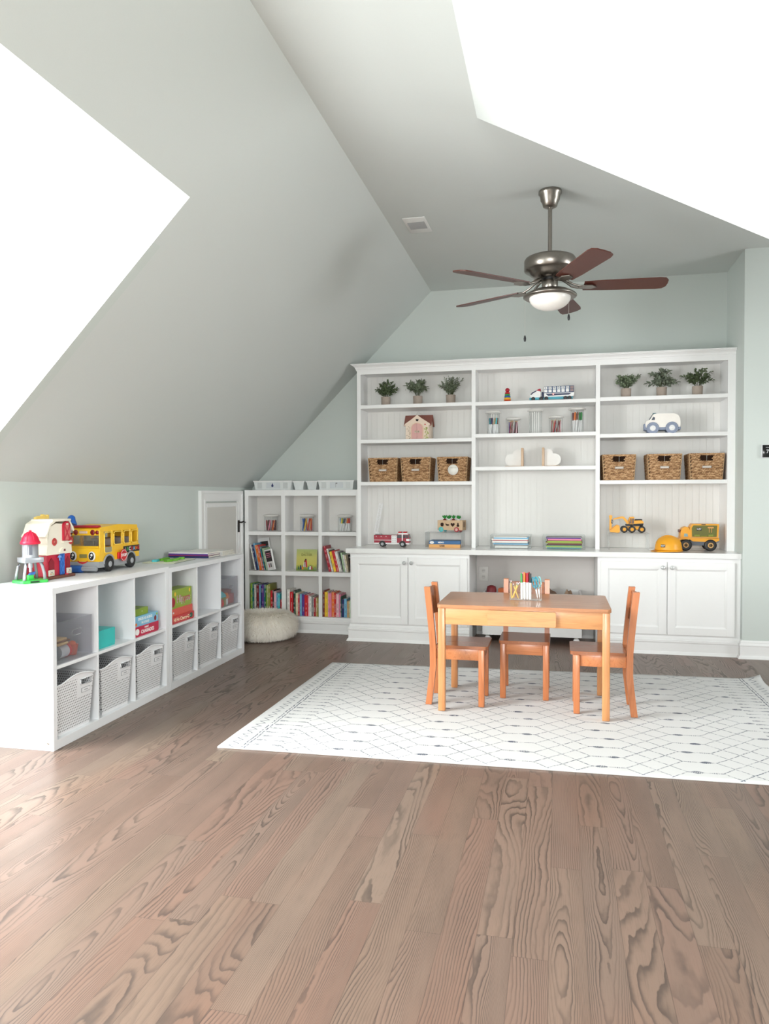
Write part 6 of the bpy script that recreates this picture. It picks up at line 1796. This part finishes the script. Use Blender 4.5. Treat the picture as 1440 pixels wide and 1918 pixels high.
# ------------------------------------------------------------------ barn with silo
ZO = .7552
def barn():
    t = thing('toy_barn', 'red and white toy barn beside the silver silo on the near organizer', 'toy barn', M=OM(.398, .325, ZO, 0) @ Matrix.Diagonal((.92, .92, .91, 1)))
    RED, IV, BRN, BLU = pm('barn_red', (186, 22, 52), .35), pm('barn_ivory', (238, 230, 214), .4), pm('barn_brown_base', (112, 66, 52), .6), pm('barn_blue', (30, 90, 170), .35)
    # local: x along the organiser, y in to the wall, front at y = -.085
    mb = MB(); mb.bbox(-.125, .125, -.100, .050, 0, .016, .004); mb.build('base', BRN, t)
    mb = MB(); mb.box(-.100, .104, -.080, .045, .016, .140); mb.build('lower_wall', RED, t, .002)
    for a, b in ((-.088, -.042), (.062, .098)):
        pts = [(a, .0), (b, .0), (b, .075), ((a + b) / 2, .100), (a, .075)]
        mb = MB(); mb.prism(pts, 0, .0022, tr(0, -.080, .020) @ XUP); mb.build('arched_panel', pm('barn_dark_red', (138, 10, 34), .5), t)
    # ivory upper storey, widening into the gambrel gable
    pts = [(-.112, .136), (.112, .136), (.112, .146), (.106, .200), (.100, .262), (.070, .306), (-.030, .312), (-.078, .296), (-.098, .240), (-.104, .190), (-.112, .146)]
    mb = MB(); mb.prism(pts, -.045, .086, XUP); mb.build('upper_wall', IV, t, .003)
    # roof slabs with plank lines running down the left side
    mb = MB()
    pr = [(-.118, .200), (-.112, .255), (-.088, .300), (-.040, .324), (.075, .322), (.108, .275), (.116, .262), (.122, .268), (.112, .288), (.080, .332), (-.042, .334), (-.096, .310), (-.118, .262), (-.136, .243), (-.132, .235), (-.122, .238)]
    mb.prism(pr, -.055, .096, XUP); rf = mb.build('roof', IV, t, .003)
    mb = MB(); mb.bbox(-.075, .092, -.098, .040, .322, .336, .004); mb.build('ridge_cap', IV, rf)
    for k in range(9):
        mb = MB(); mb.tube([(-.126 + k * .0008, -.072 + k * .014, .246), (-.104, -.072 + k * .014, .292), (-.094, -.072 + k * .014, .306)], .0016, 5); mb.build('roof_batten', IV, rf)
    # hayloft door with an X, in its arched red dormer
    mb = MB(); pts = [(-.028, 0), (.030, 0), (.030, .085)] + [(.001 + .029 * math.cos(R(a)), .085 + .024 * math.sin(R(a))) for a in range(15, 180, 15)] + [(-.028, .085)]
    mb.prism(pts, 0, .012, tr(.052, -.086, .212) @ XUP); dm = mb.build('loft_door', RED, t, .002)
    pk = pm('barn_pale_red', (206, 110, 104), .5)
    for tri in ([(-.016, .004), (.018, .004), (.001, .036)], [(-.016, .086), (.018, .086), (.001, .056)], [(-.021, .018), (-.006, .044), (-.021, .072)], [(.023, .018), (.009, .044), (.023, .072)]):
        if tri[1][1] > .08 or tri[0][0] < -.02: tri = tri[::-1]
        mb = MB(); mb.prism(tri, .012, .0128, tr(.052, -.086, .212) @ XUP); mb.build('door_panel', pk, dm)
    mb = MB(); mb.bbox(.043, .063, -.1012, -.0975, .300, .310, .002, 1); mb.build('badge', IV, dm)
    mb = MB(); mb.bbox(.018, .096, -.100, -.084, .200, .208, .002, 1); mb.build('ledge', IV, t)
    for cx in (-.046, .100):
        mb = MB(); mb.lathe([(.020, 0), (.022, .002), (.020, .004), (.014, .003), (0, .003)], 24, tr(cx, -.0860, .208) @ Matrix.Rotation(R(90), 4, 'X')); w_ = mb.build('round_window', pm('barn_window_red', (186, 60, 58), .5), t)
        mb = MB(); mb.lathe([(.008, .003), (.009, .0045), (0, .0045)], 16, tr(cx, -.0860, .208) @ Matrix.Rotation(R(90), 4, 'X')); mb.build('window_ring', pk, w_)
    # small arched hood with a picture of a bell
    mb = MB(); pts = [(-.038, 0), (.038, 0)] + [(.038 * math.cos(R(a)), .028 * math.sin(R(a))) for a in range(15, 180, 15)]
    mb.prism(pts, 0, .010, tr(.030, -.0860, .146) @ XUP); mb.build('door_hood', IV, t, .003)
    mb = MB(); mb.prism([(-.008, 0), (.010, 0), (.008, .012), (-.006, .012)], .0102, .0108, tr(.030, -.0860, .152) @ XUP); mb.build('printed_bell', pm('barn_dark_print', (120, 40, 36), .5), t)
    # blue door with an X
    mb = MB(); mb.box(.004, .044, -.0875, -.081, .018, .138); d = mb.build('barn_door', BLU, t, .001)
    for a, b in (((.008, .022), (.040, .076)), ((.040, .022), (.008, .076)), ((.008, .080), (.040, .134)), ((.040, .080), (.008, .134))):
        mb = MB(); mb.rod((a[0], -.088, a[1]), (b[0], -.088, b[1]), .0022, 6); mb.build('door_brace', pm('barn_mid_blue', (60, 120, 200), .4), d)
    mb = MB(); mb.lathe([(.012, 0), (.006, .010), (0, .014)], 12, tr(-.006, -.090, .118)); mb.rod((-.006, -.090, .100), (-.006, -.090, .118), .004, 8); mb.build('lantern', pm('barn_pale_blue', (110, 150, 215), .4), t)
    for a, b in ((-.098, -.052), (.060, .100)):
        mb = MB(); mb.bbox(a, b, -.0925, -.083, .018, .052, .002, 1); f_ = mb.build('picture_panel', pm('panel_ivory', (214, 204, 190), .5), t)
        for k in range(3):
            mb = MB(); mb.lathe([(.0035, 0), (.0035, .0006)], 8, tr(a + .012 + k * .009, -.0926, .030 + (k % 2) * .008) @ Matrix.Rotation(R(90), 4, 'X')); mb.build('printed_animal', cm(('orange', 'black', 'lime green')[k]), f_)
    mb = MB(); mb.cyl(.012, .016, .022, 14, tr(.052, -.092, 0)); mb.build('red_button', RED, t)
    # rooftop: yellow crown-shaped piece, blue weather cap and bell
    mb = MB(); mb.prism([(-.050, .336), (.062, .336), (.062, .358), (.052, .360), (.048, .350), (.030, .352), (.022, .362), (.010, .362), (.004, .350), (-.020, .354), (-.050, .345)], -.040, -.024, XUP); mb.build('rooftop_piece', pm('barn_butter_yellow', (240, 206, 110), .4), t, .003)
    mb = MB(); mb.lathe([(.036, 0), (.035, .008), (.024, .026), (.019, .044), (.010, .052), (0, .053)], 16, tr(.130, -.066, .302, ry=18)); mb.build('blue_cap', BLU, t)
    mb = MB(); mb.lathe([(.017, 0), (.012, .012), (.009, .030), (.004, .036), (0, .037)], 18, tr(.126, -.066, .252)); mb.build('bell', pm('bell_silver', (176, 180, 176), .25, .8), t)
    mb = MB(); mb.tube([(.104, -.066, .300), (.126, -.066, .296), (.144, -.066, .270), (.140, -.066, .236), (.112, -.066, .232)], .003, 6); mb.build('bell_bracket', IV, t)
barn()
def silo():
    t = thing('toy_silo', 'silver toy silo with a red dome on a green base, nearest thing on the organizer', 'toy silo', M=OM(.195, .262, ZO, -28) @ Matrix.Diagonal((.90, .90, .925, 1)))
    SV, GR, RD, GY = pm('silo_silver', (168, 171, 178), .3, .45), pm('silo_green', (60, 190, 80), .4), pm('silo_red', (214, 26, 62), .35), pm('silo_grey', (140, 142, 146), .45)
    mb = MB(); mb.prism([(-.066, -.060), (.066, -.060), (.078, -.04), (.078, .055), (.060, .066), (-.060, .066), (-.078, .05), (-.078, -.045)], 0, .014); mb.build('base', GR, t, .003)
    mb = MB(); mb.bbox(-.028, .020, -.0635, -.060, .003, .011, .001, 1); mb.build('base_slot', pm('dark_green_slot', (20, 50, 25), .6), t)
    for sx in (-1, 1):
        for sy in (-1, 1):
            mb = MB(); mb.tube([(sx * .056, sy * .050, .014), (sx * .054, sy * .048, .045), (sx * .046, sy * .042, .085), (sx * .038, sy * .036, .112)], [.0095, .009, .0085, .009], 4); mb.build('leg', SV if sx < 0 else GY, t)
    mb = MB(); mb.bbox(-.052, .052, -.048, .048, .106, .134, .003); mb.build('platform', SV, t)
    mb = MB(); mb.lathe([(.043, .134), (.041, .140), (.041, .206), (0, .206)], 32); tk = mb.build('tank', SV, t)
    for a in (8, 40):
        mb = MB(Matrix.Rotation(R(-a - 14), 4, 'Z')); mb.prism([(-.0085, .148), (.0085, .148), (.0085, .200), (-.0085, .200)], .0385, .0418, XUP); mb.build('tank_window', pm('silo_window', (88, 90, 100), .3), tk)
    mb = MB(); mb.lathe([(.049, .204), (.052, .208), (.051, .216), (.046, .222), (.040, .240), (.028, .258), (.012, .267), (.008, .269), (.008, .276), (0, .277)], 36); dm = mb.build('dome', RD, t)
    for k in range(8):
        a = 2 * PI * k / 8
        mb = MB(Matrix.Rotation(a, 4, 'Z')); mb.tube([(.047, 0, .222), (.041, 0, .240), (.029, 0, .258), (.012, 0, .268)], .0016, 5); mb.build('dome_rib', RD, dm)
    mb = MB(); mb.cyl(.012, .078, .106, 14); mb.cyl(.008, .054, .078, 12); mb.build('spout', SV, t)
    mb = MB(); mb.prism([(-.026, 0), (.026, 0), (.026, .035)] + [(.026 * math.cos(R(a)), .035 + .026 * math.sin(R(a))) for a in range(20, 180, 20)] + [(-.026, .035)], 0, .006, tr(.012, .050, .016) @ XUP); mb.build('red_arch', cm('crimson'), t)
    mb = MB(); mb.bbox(-.018, .014, -.012, .012, .014, .040, .003); mb.build('green_trough', GR, t)
    mb = MB(); mb.prism([(-.010, .040), (.018, .040), (.024, .056), (-.004, .048)], -.01, .01, XUP); mb.build('blue_scoop', cm('blue'), t)
silo()

# ------------------------------------------------------------------ school bus
def bus():
    t = thing('toy_bus', 'yellow toy school bus with a smiling face and a red stop sign', 'toy bus', M=OM(.660, .288, ZO, 2.5) @ Matrix.Diagonal((1.12, 1.04, 1.05, 1)))
    Y, GRY, LP = pm('bus_yellow', (244, 192, 40), .35), pm('bus_grey', (158, 160, 164), .45), pm('bus_light_yellow', (250, 214, 90), .35)
    L, HW = .395, .094
    # local x = back, y = in; front face at x = 0
    mb = MB(); mb.prism([(.006, .050), (L, .050), (L + .004, .130), (.006, .130), (.0, .090)], -HW, HW, XUP); lb = mb.build('lower_body', Y, t, .006, 3)
    mb = MB(); mb.prism([(.010, .214), (L - .004, .214), (L - .012, .240), (.200, .250), (.030, .238), (.012, .226)], -HW + .004, HW - .004, XUP); mb.build('roof', Y, t, .012, 4)
    # window pillars
    wins = [(.048, .118), (.138, .218), (.236, .300), (.316, .382)]
    for s in (-1, 1):
        edges = [.008] + [v for w_ in wins for v in w_] + [L - .001]
        y0, y1 = sorted((s * (HW - .001), s * (HW - .009)))
        for a, b in zip(edges[::2], edges[1::2]):
            mb = MB(); mb.box(a, b, y0, y1, .128, .220); mb.build('window_pillar', Y, t, .003)
        for i, (a, b) in enumerate(wins):
            # rounded frame round each opening
            z0 = .100 if i == 0 and s < 0 else .140; z1 = .210; r = .012
            pts = [(cx + r * math.cos(R(q)), cz + r * math.sin(R(q))) for cx, cz, q0 in ((b - r, z1 - r, 0), (a + r, z1 - r, 90), (a + r, z0 + r, 180), (b - r, z0 + r, 270)) for q in range(q0, q0 + 91, 30)]
            mb = MB(); mb.tube([(x, s * (HW + .0005), z) for x, z in pts + pts[:1]], .0028, 6); mb.build('window_rim', LP, t)
            if i == 0 and s < 0:
                mb = MB(); mb.box(a + .002, b - .002, -HW - .0012, -HW - .0002, z0 + .002, .131); mb.build('door_glass', pm('bus_grey_glass', (150, 146, 120), .2), t)
            if z0 > .13:
                mb = MB(); mb.box(a, b, y0, y1, .1301, .1385); mb.build('window_sill', Y, t)
    mb = MB(); mb.box(.008, .014, -HW + .010, HW - .010, .130, .140); mb.box(.010, .016, -HW + .010, HW - .010, .196, .222); mb.build('windscreen_frame', Y, t)
    mb = MB(); mb.box(.0085, .0105, -HW + .014, HW - .014, .1402, .1958); mb.build('windscreen', clear_mat('bus_window', (.86, .85, .80), .05, .3), t)
    mb = MB(); mb.box(L - .010, L - .002, -HW + .010, HW - .010, .130, .222); mb.build('rear_wall', Y, t)
    for cx in (.16, .27, .35):
        mb = MB(); mb.bbox(cx, cx + .022, -.060, .060, .1305, .172, .005); mb.build('seat', GRY, t)
    mb = MB(); mb.bbox(.048, .062, -.030, .030, .1305, .165, .004); mb.build('dashboard', pm('bus_dark_seat', (96, 90, 84), .5), t)
    # chassis skirt and wheels
    mb = MB(); mb.prism([(-.004, .026), (L + .003, .026), (L + .005, .058), (-.004, .058)], -HW - .002, HW + .002, XUP); mb.build('skirt', GRY, t, .003)
    for cx in (.082, .300):
        for s in (-1, 1):
            pts = [(cx + .052 * math.cos(R(a)), .042 + .052 * math.sin(R(a))) for a in range(0, 181, 12)] + [(cx - .044, .042)] + [(cx + .044 * math.cos(R(a)), .042 + .044 * math.sin(R(a))) for a in range(168, -1, -12)]
            y = sorted((s * (HW + .0022), s * (HW + .0075))); mb = MB(); mb.prism(pts, y[0], y[1], XUP); mb.build('wheel_arch', GRY, t)
            pts = [(cx + .0438 * math.cos(R(a)), .042 + .0438 * math.sin(R(a))) for a in range(0, 181, 12)]
            y = sorted((s * (HW + .0022), s * (HW + .0030))); mb = MB(); mb.prism(pts, y[0], y[1], XUP); mb.build('wheel_well', BLACKP, t)
            wheel(t, tr(cx, s * (HW + .011), .040) @ (WL if s < 0 else WL.inverted()), .040, .026, (176, 178, 182), .38)
    # front: roller, bumper, face
    FR = Matrix(((0, 0, -1, 0), (-1, 0, 0, 0), (0, 1, 0, 0), (0, 0, 0, 1)))       # drawing turned to face -x; drawing x runs towards -y
    def face(poly, m, nm, d=.0012, off=.0, par=None):
        mb = MB(); mb.prism(poly, 0, d, tr(-.0001 - off, 0, 0) @ FR); return mb.build(nm, m, par or t)
    mb = MB(); mb.rod((-.006, .074, .020), (-.006, .000, .020), .019, 18); mb.build('roller', cm('blue'), t)
    mb = MB(); mb.rod((-.006, -.001, .022), (-.006, -.080, .022), .014, 18); mb.build('bumper', pm('bus_bumper_silver', (176, 180, 186), .25, .4), t)
    for s in (-1, 1):
        ex = s * .054
        e = face(circ(ex, .088, .025, .80), WINK, 'eye', .0012, .0040)
        face(circ(ex - .003, .087, .0205, .72), BLACKP, 'pupil', .0006, .0054, e)
        face(circ(ex - .001, .094, .0075, .8), WINK, 'eye_glint', .0006, .0062, e)
        face(circ(ex - .006, .081, .0030, .8), WINK, 'eye_glint', .0006, .0062, e)
    face([(-.030, -.010 + .070), (-.020, .052), (0, .045), (.020, .052), (.032, .062), (.028, .064), (.018, .058), (0, .056), (-.018, .058), (-.026, .064)][::1], pm('smile_red', (190, 40, 45), .4), 'smile', .0015, .0045)
    mb = MB(); mb.bbox(-.0068, .0, -.024, .018, .078, .098, .002, 1); mb.build('nose_grille', pm('bus_olive_grille', (132, 122, 70), .5), t)
    for y_, r in ((-.076, .011), (-.050, .014), (.048, .014), (.074, .011)):
        mb = MB(); mb.ball(r, tr(.010, y_, .212), 14, 8, .45, 1, 1); mb.build('signal_light', pm('signal_dark_red', (130, 20, 24), .25), t)
    mb = MB(); mb.bbox(.003, .009, -.022, .024, .206, .219, .002, 1); mb.build('name_plate', IVP, t)
    mb = MB(); mb.bbox(.014, .046, -.078, .066, .236, .249, .006, 3); mb.build('light_bar', cm('crimson'), t)
    # lettered band
    mb = MB(); mb.box(.230, .398, -HW - .0018, -HW - .0002, .088, .124); bd = mb.build('lettered_band', BLACKP, t)
    for i, (ch_, c) in enumerate(zip('ABCDANG', ('grey', 'green', 'white', 'red', 'light blue', 'orange', 'red'))):
        lettering(ch_, .029, cm(c), bd, tr(.248 + i * .0228, -HW - .0022, .106) @ XUP, .0005, .0008)
    # stop sign on its arm
    mb = MB(); mb.bbox(.166, .212, -HW - .014, -HW - .0003, .060, .096, .003); mb.build('sign_arm', cm('red'), t)
    O = [(.0345 * math.cos(R(22.5 + 45 * k)), .0345 * math.sin(R(22.5 + 45 * k))) for k in range(8)]
    MS = tr(.200, -HW - .018, .078) @ XUP
    mb = MB(); mb.prism(O, 0, .004, MS); sg = mb.build('stop_sign', pm('sign_red', (200, 24, 36), .4), t)
    mb = MB(); n = 8
    A = [(x * .90, y * .90) for x, y in O]; B = [(x * .84, y * .84) for x, y in O]
    mb.add([(x, y, .0041) for x, y in A] + [(x, y, .0041) for x, y in B] + [(x, y, .0047) for x, y in A] + [(x, y, .0047) for x, y in B], [(16 + k, 16 + (k + 1) % 8, 24 + (k + 1) % 8, 24 + k) for k in range(8)] + [(k, 8 + k, 8 + (k + 1) % 8, (k + 1) % 8) for k in range(8)] + [(k, (k + 1) % 8, 16 + (k + 1) % 8, 16 + k) for k in range(8)] + [(8 + k, 24 + k, 24 + (k + 1) % 8, 8 + (k + 1) % 8) for k in range(8)], MS); mb.build('sign_border', WINK, sg)
    lettering('STOP', .0205, WINK, sg, MS @ tr(0, 0, .0045), .0005, .0007)
IVP = pm('bus_name_plate', (224, 196, 180), .5)
bus()

# ------------------------------------------------------------------ puzzle tray and magazines farther along
ZO2 = .7453
t = thing('puzzle_tray', 'thin white board with raised green puzzle pieces behind the yellow bus', 'puzzle', M=OM(1.530, .235, ZO2, 4))
mb = MB(); mb.bbox(-.170, .170, -.110, .110, 0, .006, .002, 1); mb.build('board', pm('puzzle_board', (214, 216, 190), .5), t)
mb = MB(); mb.box(-.1705, .1705, -.1105, -.1095, .0003, .0022); mb.build('board_edge', BLACKP, t)
GRN = pm('puzzle_green', (104, 172, 40), .45)
for i, (cx, cy, w_, d, c) in enumerate(((-.085, -.030, .060, .050, GRN), (-.020, -.040, .050, .045, GRN), (.045, -.030, .055, .040, GRN), (.105, -.040, .05, .04, GRN), (-.100, .050, .07, .035, cm('turquoise')), (-.02, .045, .06, .035, GRN), (.060, .050, .07, .035, GRN))):
    mb = MB(); pts = []
    for k in range(24):
        a = 2 * PI * k / 24; rr = 1 + .16 * math.sin(4 * a + i)
        pts.append((cx + w_ / 2 * rr * math.cos(a), cy + d / 2 * rr * math.sin(a)))
    mb.prism(pts, .006, .019, smooth=True); mb.build('puzzle_piece', c, t, .002)
def mag(label, u, v, z, w_, d, th, c, rz):
    t = thing('magazine', label, 'magazine', M=OM(u, v, z, rz), group='magazines on the farther organizer')
    mb = MB(); mb.mat(cm(c) if isinstance(c, str) else c).box(-w_ / 2, w_ / 2, -d / 2, d / 2, 0, th * .15); mb.box(-w_ / 2, w_ / 2, -d / 2, d / 2, th * .85, th); mb.box(-w_ / 2, -w_ / 2 + .001, -d / 2, d / 2, th * .15, th * .85); mb.build('cover', None, t)
    mb = MB(); mb.box(-w_ / 2 + .0015, w_ / 2 - .001, -d / 2 + .001, d / 2 - .001, th * .16, th * .84); mb.build('pages', PAGE, t)
zz = ZO2
for i, (c, th, w_) in enumerate((('navy', .014, .235), ('crimson', .003, .235), ('purple', .011, .235), ('white', .008, .225))):
    mag('%s magazine in the left stack on the farther organizer' % c, 1.905, .240, zz, w_ - .03, .300, th, c, 2 - i); zz += th + .0003
zz = ZO2
for i, (c, th) in enumerate((('white', .007), ('black', .002), ('white', .007), ('grey', .002), ('white', .006), ('black', .002), ('white', .006))):
    mag('thin %s magazine in the right stack on the farther organizer' % c, 2.120 - i * .005, .215, zz, .20, .29, th, c, -3 + i * .7); zz += th + .0003
